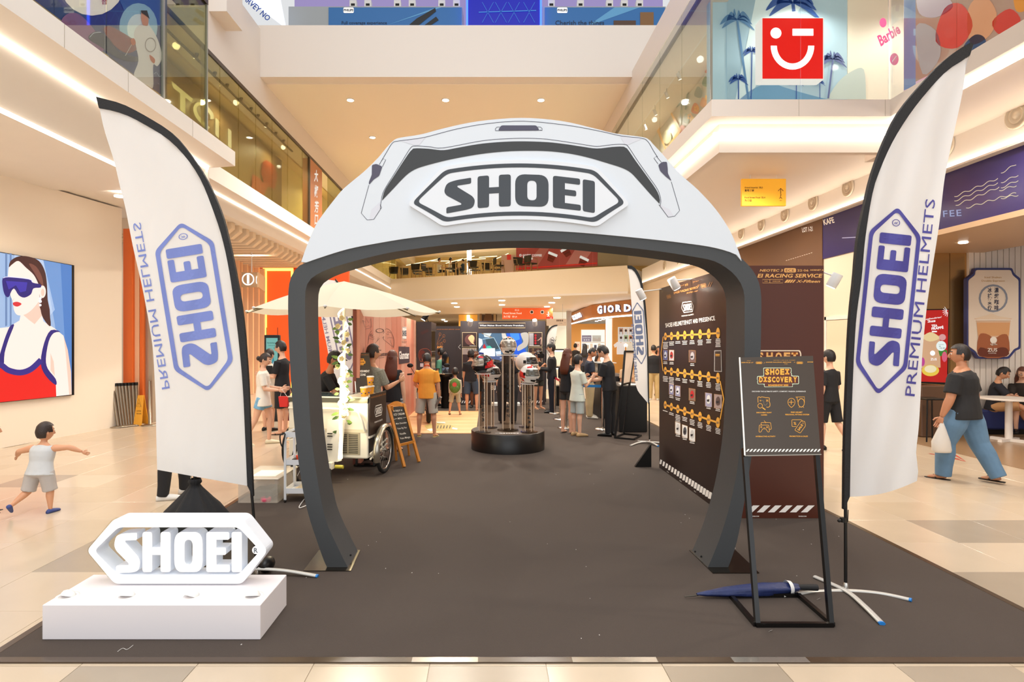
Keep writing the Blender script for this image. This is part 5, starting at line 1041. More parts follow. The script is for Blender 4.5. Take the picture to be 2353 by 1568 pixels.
a = P(1016, 859, 14.9); b = P(1031, 807, 14.9); cx_ = (a.x+b.x)/2; w_ = (b.x-a.x)/2
ap = [(cx_-w_, 14.9, a.z), (cx_+w_, 14.9, a.z), (cx_+w_, 14.9, b.z-.14), (cx_+w_*.6, 14.9, b.z-.05), (cx_, 14.9, b.z), (cx_-w_*.6, 14.9, b.z-.05), (cx_-w_, 14.9, b.z-.14)]
MB().prism([Vector(p)+Vector(((p[0]-cx_)*.15, .02, (p[2]-a.z)*.03)) for p in ap], (0, .03, 0)).build('frame', blk, mr, world=True); MB().prism(ap, (0, .015, 0)).build('mirror_glass', mat('mirror_blue', '#8796a8', .05, metal=1), mr, world=True)
MB().lathe([(.12, .02), (.12, .78), (.17, .79), (.17, a.z-.01)], (cx_, 15.05, 0), 20).build('pedestal', blk, mr, world=True)
# coral plank wall on the left with printed drawings
cw = thing('coral_wall', 'coral wood-plank wall printed with wings, crown and script', 'exhibition wall', (-1.8, 11, .007))
cms = [mat('plank_coral', '#e29a82', .5, noise=.12, nscale=4, stretch=(1, 6, .4)), mat('plank_salmon', '#eaae96', .5, noise=.1, nscale=4, stretch=(1, 6, .4)), mat('plank_rust', '#d98870', .5, noise=.12, nscale=4, stretch=(1, 6, .4))]
ypx = [826, 840, 858, 872, 886, 900, 912, 922, 930, 938, 945, 951, 956]
for k, (a, b) in enumerate(zip(ypx, ypx[1:])):
    y0, y1 = 1.75*F/(CX-a), 1.75*F/(CX-b); MB().box(-1.80, -1.75, y0+.012, y1-.012, .008, 2.2).build('plank', cms[(k*2+k//3) % 3], cw, world=True)
MB().box(-1.84, -1.795, 8.15, 14.45, .008, 2.19).build('backing', mat('plank_gap', '#8f4c3c', .6), cw, world=True)
ik = Ink(plane_px((-1.75, 10, 1), (1, 0, 0)), .004, .002, lambda x, y: (820+x/10.45, 720+y/10.45)); ki = fm('#35191a')
L = lambda pts, w=6: ik.line(spline(pts, 4), w, ki)
ik.line([(140, 170), (200, 340), (280, 300), (350, 335), (340, 130), (285, 230), (215, 110), (205, 220), (140, 170)], 6, ki); L([(205, 375), (280, 370), (350, 340)], 5); ik.line([(215, 370), (218, 402)], 5, ki); ik.line([(332, 378), (330, 398)], 5, ki)
ik.circ(552, 420, 98, ki, 0, ry=52, hole=.83); L([(270, 740), (285, 600), (300, 500), (360, 415)], 6); L([(285, 560), (350, 490), (330, 560), (385, 520), (360, 590), (420, 560)], 6); L([(270, 640), (310, 610), (390, 640), (420, 600)], 5)
L([(420, 740), (480, 680), (545, 600)], 6); L([(500, 650), (515, 575)], 5); L([(610, 600), (650, 560), (640, 620), (690, 670), (780, 740), (860, 810), (885, 810), (885, 600), (800, 420), (720, 375), (680, 400)], 6); L([(700, 490), (760, 520), (740, 440), (820, 480)], 5); L([(730, 600), (800, 590), (880, 600)], 5); L([(800, 650), (830, 740), (870, 800)], 5); L([(630, 490), (660, 460), (640, 420)], 5)
ik.text('The', 545, 885, 40, ki, width=85, shear=.3); ik.text('Glamster', 560, 985, 95, ki, width=420, rot=-6, shear=.35, bold=.02); L([(440, 1085), (560, 1070), (660, 1062)], 8)
wordc = fm('#f6efe9', .5, .15); ik.rect(1095, 330, 1190, 625, wordc, 0); ik.line([(1095, 335), (1190, 355)], 8, fm('#27384e'), 1); ik.line([(1095, 612), (1190, 620)], 8, fm('#27384e'), 1); ik.text('SHOEI', 1143, 480, 130, fm('#27384e'), 1, width=92, bold=.04); ik.text('REAL×ART', 1143, 692, 34, fm('#8f6a66'), 1, width=125); ik.rect(1090, 730, 1180, 785, fm('#f0b8a6'), 0)
ik.poly([(1005, 800), (1262, 812), (1268, 1185), (1012, 1225)], fm('#46323c'), 1); ik.text('Glamster', 1135, 1000, 190, fm('#fff4ee', .5, .2), 2, width=236, bold=.02, rot=-3); ik.build('print', cw)
arm_lamp('black arm lamp bending over the right end of the coral wall', (-1.45, 14.6, 2.17), P(977, 728, 13.6), (-.5, -.1, -.8), s_=1.3, col=blk)
# timber platform
wp = thing('wood_platform', 'pale timber-plank floor mat with tiger cartoonish print in front of coral wall', 'floor mat', (-1, 12.6, .007)); wp['label'] = 'pale timber-plank floor panel with a green and white print beside the coral wall'
pls = [mat('pine_a', '#f0c08c', .4, noise=.06, nscale=6, stretch=(.5, 8, 1)), mat('pine_b', '#edb880', .4, noise=.06, nscale=6, stretch=(.5, 8, 1))]
for k in range(14):
    y = 10.87+k*.245; MB().box(-1.88, -.205, y+.003, y+.242, .007, .022).build('plank', pls[k % 2], wp, world=True)
ik = Ink(plane_uv((0, 0, .022), (1, 0, 0), (0, 1, 0), (0, 0, 1)), .002, .001)
def gx(x, y): p = GP(x, y); return (p.x, p.y)
ik.poly([gx(*q) for q in ((975, 982), (990, 977), (1035, 979), (1053, 989), (1020, 992), (985, 994))], fm('#b8a45a')); ik.poly([gx(*q) for q in ((1002, 974), (1015, 973), (1022, 977), (1005, 978))], fm('#a89850'), 0)
for q in (((980, 990), (992, 988), (1000, 991), (990, 995)), ((1040, 985), (1052, 988), (1050, 991), (1038, 989)), ((1000, 973), (1022, 973), (1024, 976), (1006, 975))): ik.poly([gx(*t_) for t_ in q], fm('#f2ead8'), 1)
for i in range(6): ik.line([gx(1000+i*7, 981), gx(998+i*7, 988)], .02, fm('#3c2c18'), 2)
ik.build('print', wp)
# counters, barriers, frame stand, merchandise rack
c1 = thing('counter', 'black cloth-covered counter with papers, behind the sign frame stand', 'counter', (2.7, 11.1, .007)); MB().bbox(2.44, 2.96, 11.04, 12.2, .008, .87, .01).build('body', blk, c1, world=True)
for k in range(5):
    p = Vector((2.52+.08*k, 11.2+.15*(k % 3), .872)); MB().box(0, .15, 0, .21, 0, .004, Matrix.Translation(p) @ Matrix.Rotation(.3*k, 4, 'Z')).build('paper', fm('#ece8e2'), c1, world=True)
c2 = thing('counter', 'black registration counter with raised glass-edged ledge', 'counter', (2.5, 13, .007)); MB().bbox(2.47, 3.1, 13.0, 14.3, .008, .93, .01).build('body', blk, c2, world=True); MB().bbox(2.5, 2.85, 13.5, 13.9, .93, 1.2, .01).build('ledge', mat('black_gloss', '#0f0d0c', .22), c2, world=True); MB().box(2.48, 2.9, 13.4, 14.0, 1.2, 1.215).build('glass_top', mat('ledge_white', '#e8eef0', .1), c2, world=True)
chrome = mat('chrome', '#d6d2cc', .18, metal=1)
def post(label, px, py, h=.86):
    p = GP(px, py); p.z = .008; t = thing('barrier_post', label, 'barrier post', p, 0, 'chrome barrier posts of the queue')
    MB().lathe([(.16, 0), (.16, .012), (.12, .03), (.03, .04)], n=24).build('base', chrome, t); MB().tube([(0, 0, .03), (0, 0, h)], .027, 12).build('tube', chrome, t); MB().lathe([(.031, h-.06), (.031, h+.01)], n=12).build('cap', blk, t); return p
p1 = post('chrome barrier post right behind the man in the black cap', 1275, 951); p2 = post('chrome barrier post left of the long-haired woman with shorts', 1288, 965); p3 = post('chrome barrier post mostly hidden by the long-haired woman', 1300, 985); p4 = post('chrome barrier post with blue belt left of the man in black', 1385, 988)
o = MB().prism([p3+Vector((0, 0, .80)), p4+Vector((0, 0, .80)), p4+Vector((0, 0, .85)), p3+Vector((0, 0, .85))], (0, .004, 0)).build('barrier_belt', mat('belt_blue', '#1f7fc8', .5)); tag(o, 'bright blue queue belt between two chrome posts', 'belt')
o = MB().prism([p1+Vector((0, 0, .80)), p2+Vector((0, 0, .80)), p2+Vector((0, 0, .85)), p1+Vector((0, 0, .85))], (.004, .004, 0)).build('barrier_belt', mat('belt_red', '#c81f3c', .5)); tag(o, 'red queue belt between posts behind the long-haired woman', 'belt')
fs = thing('frame_stand', 'black metal sign frame stand seen from behind at the counter', 'sign stand', (2.3, 10.3, .007))
Y_ = 10.35; q = [P(1436, 808, 10.5), P(1458, 808, 10.9), P(1447, 880, 10.75), P(1430, 884, 10.35)]
MB().prism(q, (.005, .02, 0)).build('board', mat('board_back', '#e9d8c8', .5), fs, world=True)
for a, b in zip(q, q[1:]+q[:1]): bar(MB(), a, b, .016).build('frame_bar', blk, fs, world=True)
g0, g1, g2, g3 = [GP(*t_)+Vector((0, 0, .02)) for t_ in ((1413, 1009), (1457, 1013), (1473, 1004), (1433, 1000))]
for a, b in ((g0, g1), (g1, g2), (g2, g3), (g3, g0)): bar(MB(), a, b, .014).build('base_bar', blk, fs, world=True)
bar(MB(), g0, q[3], .016).build('post', blk, fs, world=True); bar(MB(), g3, q[2], .016).build('post', blk, fs, world=True)
rk = thing('merchandise_rack', 'open black rack with lit shelves of helmets beyond the man in the cap', 'shelf rack', (1.9, 15.6, .007))
a, b = P(1272, 800, 15.6), P(1301, 800, 15.6)
for z in (.5, 1.0, 1.46): MB().box(a.x, b.x, 15.5, 15.9, z, z+.03).build('shelf', blk, rk, world=True)
for z in (.97, 1.43): MB().box(a.x+.02, b.x-.02, 15.49, 15.5, z, z+.02).build('shelf_light', LEDW, rk, world=True)
for x in (a.x, b.x):
    for y in (15.5, 15.9): MB().tube([(x, y, .008), (x, y, 1.5)], .012, 6).build('upright', blk, rk, world=True)
MB().box(a.x, b.x, 15.55, 15.9, .008, .5).build('cabinet', blk, rk, world=True)
# mid and far flags
grb = fm('#7580a0', .6); grk = fm('#4d4a52', .6)
def mk(cx_, cy_, L_, th, m, sy, tx=None):
    def d(ink):
        wordmark(ink, cx_, cy_, L_, m, rot=th, mirror=True, sy=sy)
        if tx:
            c_, s_ = cos(R(th)), sin(R(th)); t = ink.sub(lambda x, y: (tx[0]+(-x)*c_-y*s_, tx[1]+(-x)*s_+y*c_)); t.text('PREMIUM HELMETS', 0, 0, tx[2], m, width=tx[3], bold=.01)
    return d
flag('white feather flag with grey-blue logo standing beside the timeline wall', 9.85,
     [(1442, 610), (1452, 611), (1462, 619), (1470, 633), (1475.5, 648), (1479, 669), (1483, 694), (1486, 730), (1489, 780), (1491, 840), (1492, 930)],
     [(1443, 617), (1451, 618), (1458, 624), (1465, 636), (1471, 650), (1475, 670), (1479, 694), (1482, 730), (1486, 780), (1488, 840), (1490, 928)],
     [(1443, 618), (1447, 645), (1450, 685), (1453, 730), (1456, 780), (1457, 830), (1459, 872), (1465, 897), (1478, 914), (1488, 926)], 0,
     [P(1491.5, 925, 9.85), P(1492.5, 1016, 9.85)], .02, mk(1469, 766, 145, 86, grb, .78, (1458, 810, 7, 130)), nr=36, nc=8,
     feet=[[GP(1449, 1027)+Vector((0, 0, .02)), P(1470, 1017, 9.85), P(1493, 1016, 9.85), GP(1540, 1022)+Vector((0, 0, .02))], [GP(1466, 1017)+Vector((0, 0, .02)), P(1493, 1016, 9.8), GP(1512, 1028)+Vector((0, 0, .02))]])
flag('beige-lit feather flag with its pole on the left beside the stage wall', 16.6,
     [(1281, 746.5), (1269, 749), (1259, 759), (1254.6, 772), (1253.5, 799), (1253, 850), (1253, 900)], [(1281, 749), (1270, 752), (1262, 761), (1257, 773), (1256, 799), (1255.5, 850), (1255, 895)],
     [(1281, 749), (1279.5, 760), (1278, 770), (1274, 786), (1271, 810), (1269, 850), (1268, 895)], 0, [P(1254, 895, 16.6), P(1254, 924, 16.6)], .01,
     lambda ink: (wordmark(ink, 1266, 796, 44, grk, rot=-78, sy=1.1), ink.text('PREMIUM HELMETS', 1274, 795, 2.5, grk, rot=-78, width=44)), nr=24, nc=6)
flag('beige-lit feather flag half hidden by the parasol, logo seen in reverse', 9.4,
     [(770, 640), (792, 668), (804, 700), (813, 735), (820, 770), (826, 815), (829, 870), (830, 905)], [(770, 645), (788, 670), (800, 702), (809, 736), (816, 771), (822, 815), (825, 870), (826, 903)],
     [(722, 640), (732, 690), (738, 728), (745, 765), (752, 800), (758, 840), (762, 880), (764, 915)], 0, [P(828, 900, 9.4), P(828, 1030, 9.4)], .012, mk(787, 772, 165, 78, fm('#8e86a0', .6), 1.0, (752, 770, 8, 150)), nr=36, nc=8)
# ================================================================ CLOTHING SHOP AT THE BACK RIGHT
wood = mat('shop_timber', '#c98545', .5, noise=.06, nscale=8, stretch=(1, 1, .1)); wood2 = mat('shop_timber_in', '#dfa050', .5, emit=.15)
gs = thing('clothing_shop', 'clothing shop front with curved timber fascia and glowing white letters', 'shop front', (7, 30, 0))
Q = [(9.6, 28.2), (8.2, 28.45), (7.06, 29.4), (6.5, 31.4), (5.9, 33.7), (6.15, 43.9)]
for a, b in zip(Q, Q[1:]): MB().prism([(a[0], a[1], 2.99), (b[0], b[1], 2.99), (b[0], b[1], 3.74), (a[0], a[1], 3.74)], (.35, .25, 0)).build('fascia', wood, gs, world=True)
mb = MB()
for a, b in zip(Q, Q[1:]): mb.prism([(a[0]-.02, a[1]-.04, 2.93), (b[0]-.02, b[1]-.04, 2.93), (b[0]-.02, b[1]-.04, 3.0), (a[0]-.02, a[1]-.04, 3.0)], (.05, .05, 0))
mb.box(6.1, 6.16, 43.8, 43.9, 0, 2.95); mb.build('edge_light', mat('blue_white_led', '#e8edff', .5, emit=5), gs, world=True)
def seg_fn(a, b):
    d = Vector((b[0]-a[0], b[1]-a[1], 0)).normalized(); n = Vector((d.y, -d.x, 0)); n = n if n.y < 0 else -n; n = n if n.dot(Vector((-a[0], -a[1], 0))) > 0 else -n
    return plane_px((a[0], a[1], 3), n)
ltr = mat('letter_white', '#ffffff', .4, emit=2.2); nvy = mat('letter_navy', '#2c3c86', .5, emit=.2)
for ch_, px, py, h, w, (a, b) in (('G', 1377.8, 711.6, 17.5, 11, (Q[3], Q[4])), ('I', 1389.9, 710.4, 15, 4, (Q[3], Q[4])), ('O', 1403, 709.6, 15.5, 14, (Q[2], Q[3])), ('R', 1420.8, 708, 15, 13, (Q[2], Q[3])), ('D', 1441.5, 707.5, 15.5, 16, (Q[2], Q[3])), ('A', 1466, 706, 15.5, 15, (Q[1], Q[2])), ('N', 1490, 704.7, 15.5, 13, (Q[1], Q[2])), ('O', 1512, 704.3, 16, 16, (Q[1], Q[2]))):
    k_ = Ink(seg_fn(a, b), .06, .03); k_.text(ch_, px+.8, py+.3, h, nvy, 0, width=w*1.05, bold=.07); k_.text(ch_, px, py, h, ltr, 1, width=w, bold=.045); k_.build('letter', gs)
k_ = Ink(seg_fn(Q[4], Q[5]), .05, .03); k_.text('GIORDANO', 1325.5, 727.5, 11, nvy, 0, width=23, rot=-24, bold=.06, shear=0); k_.text('GIORDANO', 1325, 727, 11, ltr, 1, width=22, rot=-24, bold=.04); k_.build('letter', gs)
MB().box(6.0, 14, 45, 45.2, 0, 3).build('back_wall', wood2, gs, world=True)
a = P(1410, 745, 32); MB().box(a.x, 13, 32.2, 32.4, 0, 3.0).build('inner_wall', wood2, gs, world=True)
nw = mat('niche_white', '#fffaf0', .5, emit=.9)
MB().box(*col_px(1336, 1390, 44.9, 0, 2.55, .1)).build('lit_niche', nw, gs, world=True); MB().box(*col_px(1394, 1409, 34, 0, 3.0, .3)).build('white_column', nw, gs, world=True); MB().box(*col_px(1488, 1525, 31.9, 0, 2.7, .2)).build('lit_niche', nw, gs, world=True)
k_ = Ink(plane_px((0, 44.8, 0), (0, -1, 0)), .0, .02); k_.rect(1337, 771, 1359, 785.5, fm('#8b86a0', .5, .2)); k_.text('WONDER TRAVEL', 1348, 776, 2.4, fm('#fff', .5, .5) if False else fm('#ffffff', .5, .5), 1, width=19, bold=.04); [k_.circ(1343+i*5, 781.5, 1.6, fm('#ffffff', .5, .5), 1) for i in range(3)]; k_.rect(1361, 771, 1381, 785.5, fm('#f0ead8', .5, .5)); [k_.rect(1363+i*3, 776+(i*5) % 4, 1364.6+i*3, 785, fm('#b0a49c', .5, .3), 1) for i in range(6)]
[k_.rect(1338+i*9, 790+(i % 2)*3, 1344+i*9, 802, fm(c, .5, .2), 1) for i, c in enumerate(('#6d7896', '#c8c0b4', '#e8e0d0', '#4c5068', '#d0c8b8'))]; k_.rect(1337, 786.5, 1389, 788, fm('#cfc4b0', .5, .3), 1); k_.build('display', gs)
k_ = Ink(plane_px((0, 32.15, 0), (0, -1, 0)), .0, .015); k_.rect(1420, 752, 1457, 787, fm('#fbf5e8', .5, .6)); cs_ = ['#b58d78', '#e0cdb8', '#d0c0b8', '#cfd0d0', '#9db08a', '#d09878']
for i in range(6): k_.rect(1422.5+(i % 3)*11.2, 754+(i//3)*16.5, 1432+(i % 3)*11.2, 769+(i//3)*16, fm(cs_[i], .5, .4), 1); k_.circ(1427+(i % 3)*11.2, 760+(i//3)*16.5, 2.6, fm('#5a4438', .5, .1), 2, ry=3); k_.rect(1424+(i % 3)*11.2, 763+(i//3)*16.5, 1430+(i % 3)*11.2, 769+(i//3)*16, fm('#f4f0ea', .5, .5), 2)
k_.build('picture_grid', gs)
k_ = None
def tee(px, py, Y, s_, m, label):
    c = P(px, py, Y); q = [(-.5, -.5), (.5, -.5), (.5, .25), (.75, .1), (.9, .35), (.45, .62), (.15, .6), (0, .5), (-.15, .6), (-.45, .62), (-.9, .35), (-.75, .1), (-.5, .25)]
    o = MB().prism([c+Vector((x*s_*.5, 0, y*s_*.7)) for x, y in q], (0, .06, 0)).build('hanging_shirt', m); tag(o, label, 'shirt', 'shirts on display in the clothing shop')
cwt = mat('tee_white', '#f4f4f4', .7, emit=.35)
tee(1427, 802, 31.8, .85, cwt, 'white t-shirt hanging below the picture grid, first of two'); tee(1449, 802, 31.8, .85, mat('tee_cream', '#f2ecd8', .7, emit=.35), 'cream t-shirt hanging below the picture grid, second of two'); tee(1504, 774, 31.5, 1.0, mat('tee_khaki', '#dcc48c', .7, emit=.3), 'khaki long shirt hung in the lit niche at the shop entrance')
for px, y in ((1368, 792), (1374, 796)): pass
k_ = Ink(plane_px((0, 34, 0), (0, -1, 0)), .0, .015); 
mb = MB()
for i in range(4): mb.lathe([(.09, 0), (.08, -.03)], P(1370.7+i*7.5, 738-i*2, 34), 12)
stuff(mb.build('recessed_lamps', LEDW, gs, world=True))
st = MB().box(*col_px(1303, 1313, 40, 0, 3.74, .4)).build('shop_pillar', mat('steel_cladding', '#b4a898', .3, metal=.6)); tag(st, 'brushed steel pillar left of the clothing shop front', 'pillar')
st = MB().box(*col_px(1262, 1302, 42, 0, 3.74, .3)).build('glass_screen', mat('milky_glass', '#e8ead8', .3, emit=.35)); tag(st, 'tall milky glass screen left of the steel pillar', 'glass screen')
o = MB().box(*col_px(1321, 1333, 43.7, .75, 1.65, .04)).build('notice_board', mat('notice', '#f4e6d4', .5, emit=.1)); tag(o, 'small cream no-smoking notice board at the clothing shop entrance', 'notice')
k_ = Ink(plane_px((0, 43.7, 0), (0, -1, 0)), .0, .02); k_.circ(1327, 794, 3.4, fm('#c8503c'), 1, hole=.8); k_.line([(1325, 796.5), (1329, 791.5)], .8, fm('#c8503c'), 1); k_.build('symbol', o)
# lit amber lift lobby and escalator far behind the stage
st = MB().box(*col_px(1054, 1097, 46, 0, 3.74, .3)).build('amber_panel', mat('amber_wall', '#e0a03c', .4, emit=.25)); tag(st, 'amber wall panel with a white light strip above the stage wall', 'wall panel')
a, b = P(1073, 0, 45.9).x, P(1079, 0, 45.9).x; MB().box(a, b, 45.85, 46, 1.5, 3.7).build('light_strip', mat('tube_white', '#fff8ee', .5, emit=5), st)
st = MB().box(*col_px(1102, 1142, 46, 0, 3.74, .3)).build('escalator_hall', mat('esc_dark', '#4a3422', .5)); tag(st, 'dark escalator opening with riders above the stage wall', 'escalator')
k_ = Ink(plane_px((0, 45.95, 0), (0, -1, 0)), .0, .02); k_.rect(1102, 708, 1107, 740, fm('#8a6a40', .4, .1)); k_.rect(1134, 708, 1140, 740, fm('#a08458', .4, .1)); k_.poly([(1110, 740), (1118, 712), (1128, 712), (1132, 740)], fm('#6a4a2c'), 0); k_.build('escalator_print', st)
# ================================================================ COFFEE SHOP AT THE RIGHT
cs = thing('coffee_shop', 'coffee shop interior with white slat wall, brass wall and purple sign band', 'coffee shop', (9, 11, 0))
pur = mat('purple_fascia', '#37306a', .18); 
MB().box(7.03, 7.12, -1, 12.5, 3.42, 4.27).build('sign_band', pur, cs, world=True)
MB().box(6.98, 9.2, -1, 11.2, 3.34, 3.42).build('soffit', mat('soffit_tan', '#c9a988', .35), cs, world=True); MB().box(9.2, 13, -1, 11.2, 3.62, 3.7).build('inner_ceiling', mat('purple_ceiling', '#5a4f80', .4), cs, world=True); MB().box(9.15, 9.2, -1, 11.0, 3.36, 3.65).build('ceiling_step', mat('purple_ceiling', '#5a4f80', .4), cs, world=True)
ik = Ink(plane_px((7.03, 8, 4), (-1, 0, 0)), .004, .003); wv = fm('#efe6c8', .4, .5)
for x0, x1, y, a in ((2193, 2296, 452, -.42), (2193, 2296, 462, -.42), (2196, 2296, 472, -.42), (2220, 2338, 478, -.3), (2296, 2338, 438, -.3), (2300, 2340, 420, -.45), (2300, 2340, 432, -.45), (2300, 2338, 398, -.6), (2300, 2340, 456, -.2)):
    n_ = int((x1-x0)/5); ik.line(spline([(x0+i*5, y+(i*5)*a+2.2*sin(i*1.1)) for i in range(n_+1)], 3), 1.5, wv)
ik.text('FEE', 2188, 490, 15, fm('#a9b8ea', .4, .5), width=42, rot=-4, spacing=1.2); ik.text('KAFE', 1904, 508, 13, wtx, width=25, rot=-14, bold=.03); ik.line([(1935, 547), (1975, 545)], 1.5, fm('#e8e0ff', .4, .6)); ik.build('lettering', cs)
brass = mat('brass_sheet', '#c9a06a', .24, metal=.85); sheet = mat('steel_sheet', '#c4ab8a', .3, metal=.8)
a, b, c_ = P(2140, 0, 11.1).x, P(2183, 0, 11.1).x, P(2221, 0, 11.1).x
MB().box(7.1, 7.9, 11.1, 11.2, 0, 3.9).build('brass_panel', brass, cs, world=True); MB().box(7.9, b-.01, 11.1, 11.2, 0, 3.9).build('brass_panel', brass, cs, world=True); MB().box(b, c_, 11.1, 11.2, 0, 3.9).build('brass_panel', brass, cs, world=True)
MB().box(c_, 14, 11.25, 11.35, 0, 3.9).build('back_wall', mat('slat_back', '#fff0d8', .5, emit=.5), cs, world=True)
n_ = 0; x = c_; w_ = .108; slw = mat('slat_white', '#f0e6da', .5); sln = mat('slat_navy', '#3c4868', .5)
while x < 12.2:
    lo = 3.62; MB().bbox(x+.004, x+w_-.010, 11.05, 11.2, 0, lo, .006).build('slat', slw, cs, world=True); x += w_
zz = P(0, 828, 11).z
pb_ = thing('cup_poster', 'large cream poster board with notched navy rim and iced coffee cup', 'poster', P(2283, 720, 10.9))
oc = [(2240, 616), (2326, 616), (2330, 628), (2337, 634), (2345, 640), (2345, 802), (2334, 806), (2326, 816), (2318, 825), (2248, 825), (2240, 812), (2230, 805), (2222, 800), (2222, 640), (2230, 634), (2238, 628)]
MB().prism([P(x_, y_, 10.9) for x_, y_ in rpoly(oc, 4)], (0, .08, 0)).build('rim', mat('rim_navy', '#3a437c', .4), pb_, world=True)
cx_, cy_ = 2283.5, 720.5; ic = [(cx_+(x_-cx_)*.925, cy_+(y_-cy_)*.955) for x_, y_ in oc]
fc = MB().prism([P(x_, y_, 10.885) for x_, y_ in rpoly(ic, 4)], (0, .02, 0)).build('face', mat('poster_cream', '#efe0cd', .5), pb_, world=True)
ik = Ink(plane_px((0, 10.885, 0), (0, -1, 0)), .003, .002, lambda x_, y_: (2080+x_/3.015, 520+y_/3.015)); tan = fm('#c9a060'); inkd = fm('#2c3350')
ik.text('Iced Shaken', 609, 354, 13, tan, width=118); ik.text('Double Espresso', 610, 378, 13, tan, width=160); ik.circ(610, 500, 101, fm('#8d93a2'), 0, ry=97, hole=.86)
for i, ch_ in enumerate('冰搖雙份'): ik.text(ch_, 586, 444+i*41, 27, inkd, bold=.02, width=30)
for i, ch_ in enumerate('濃縮咖啡'): ik.text(ch_, 633, 444+i*41, 27, inkd, bold=.02, width=30)
ik.poly([(478, 640), (740, 640), (728, 664), (706, 900), (512, 900), (494, 664)], fm('#e6c4a4')); ik.poly([(495, 668), (727, 668), (718, 760), (505, 760)], fm('#e0a874'), 1); ik.poly(spline([(510, 760), (560, 745), (620, 775), (670, 750), (714, 765), (706, 900), (514, 900)], 3, True), fm('#a8623e'), 2); ik.poly(spline([(520, 840), (600, 860), (660, 840), (708, 850), (704, 900), (516, 900)], 3, True), fm('#6d3424'), 3)
ik.poly(spline([(490, 640), (560, 618), (600, 606), (640, 622), (730, 640), (610, 652)], 4, True), fm('#eed8bc'), 2); ik.line([(480, 650), (740, 650)], 8, fm('#f4e6d6'), 3)
ik.circ(612, 790, 24, fm('#f6eee2'), 4); [ik.line(spline([(590+i*10, 815-i*3), (602+i*9, 825-i*2), (620+i*6, 820)], 3), 4, fm('#f6eee2'), 4) for i in range(4)]; ik.text('ZUS', 604, 857, 24, fm('#f6eee2'), 5, width=68, bold=.02); ik.text('COFFEE', 604, 880, 7, fm('#f6eee2'), 5, width=54); ik.build('print', fc)
sc_ = thing('menu_screen', 'tall red lit menu screen showing an iced tea cup', 'screen', P(2150, 800, 10.8))
MB().prism([P(x_, y_, 10.8) for x_, y_ in ((2104, 711), (2181, 710), (2179, 885), (2104, 880))], (0, .06, 0)).build('housing', mat('tv_black', '#101114', .2), sc_, world=True)
ik = Ink(plane_px((0, 10.8, 0), (0, -1, 0)), .003, .002, lambda x_, y_: (2080+x_/3.015, 520+y_/3.015)); re_ = fm('#d0201c', .4, .6); wh_ = fm('#ffffff', .4, .8)
ik.poly([(76, 584), (300, 580), (290, 1084), (76, 1076)], re_); ik.text("buatSendirian'", 190, 638, 10, wh_, 2, width=128, rot=-8, bold=.02); ik.text('2us', 182, 657, 16, wh_, 2, width=56, rot=-5, bold=.04); ik.text('TEA', 203, 690, 17, wh_, 2, width=42, rot=-5, bold=.04); ik.text('FRAPPÉ', 224, 706, 17, wh_, 2, width=84, rot=-7, bold=.04); ik.rect(185, 726, 220, 735, wh_, 2)
ik.poly([(110, 750), (240, 760), (245, 980), (110, 985)], fm('#e8b890', .4, .6), 1); ik.poly(spline([(120, 770), (170, 735), (215, 750), (235, 780), (170, 800)], 3, True), fm('#f2d8a0', .4, .7), 2); ik.circ(175, 1000, 60, fm('#f0d050', .4, .7), 1, ry=40); ik.circ(175, 990, 42, fm('#f6eac0', .4, .7), 2, ry=26)
ik.circ(250, 830, 35, fm('#e8f4f2', .4, .8), 4); ik.text('RM', 240, 833, 6, fm('#3c5a60'), 5); ik.text('15.20', 258, 845, 11, fm('#3c5a60'), 5, width=34); ik.text('Lemon Pearl', 250, 820, 5, fm('#3c5a60'), 5); ik.circ(190, 880, 18, wh_, 3); ik.text('ZUS', 197, 922, 16, wh_, 3, width=44, bold=.02); ik.circ(272, 905, 18, fm('#f06a8a', .4, .6), 3, ry=36); ik.circ(258, 770, 24, fm('#f0b0b0', .4, .6), 2, ry=22); ik.circ(120, 940, 16, fm('#d04aa0', .4, .6), 3, ry=30); ik.poly([(230, 862), (290, 858), (290, 900), (240, 900)], fm('#4a9a3c', .4, .5), 2)
for i in range(7): a_ = R(100+i*22); ik.line([(296+8*cos(a_), 590+8*sin(a_)), (296+38*cos(a_), 590+38*sin(a_))], 3, wh_, 2)
ik.build('picture', sc_)
sb = MB().bbox(P(2108, 0, 10.6).x, P(2166, 0, 10.6).x, 10.5, 11.0, 0, P(0, 886, 10.6).z, .02).build('service_counter', mat('counter_brown', '#5c4230', .4)); tag(sb, 'dark brown low counter under the red menu screen', 'counter')
so2 = thing('bar_stool', 'black metal stool in front of the brown counter', 'stool', P(2136, 930, 10.2)); p = so2.location.copy()
MB().bbox(p.x-.17, p.x+.17, 10.03, 10.37, .70, .73, .01).build('seat', blk, so2, world=True)
for sx_ in (-1, 1):
    for sy_ in (-1, 1): MB().tube([(p.x+sx_*.15, 10.2+sy_*.15, .7), (p.x+sx_*.19, 10.2+sy_*.19, .003)], .012, 6).build('leg', blk, so2, world=True)
tbl = thing('pedestal_table', 'white round pedestal table in front of the seated pair', 'table', (P(2318, 0, 10.1).x, 10.1, 0)); x0_ = tbl.location.x; ztb = P(0, 912, 10.3).z
wtb = mat('table_white', '#efe6dc', .35)
MB().lathe([(.42, ztb-.03), (.43, ztb-.015), (.42, ztb)], n=32).build('tabletop', wtb, tbl); MB().lathe([(.055, .04), (.05, ztb-.03)], n=16).build('pedestal', wtb, tbl)
for k in range(4): a_ = k*pi/2+.4; MB().prism([(-.0, -.03, .0), (.0, .03, .0), (.0, .03, .05), (-.0, -.03, .05)], (.26, 0, -.0)).build('foot', wtb, tbl).rotation_euler = (0, 0, a_)
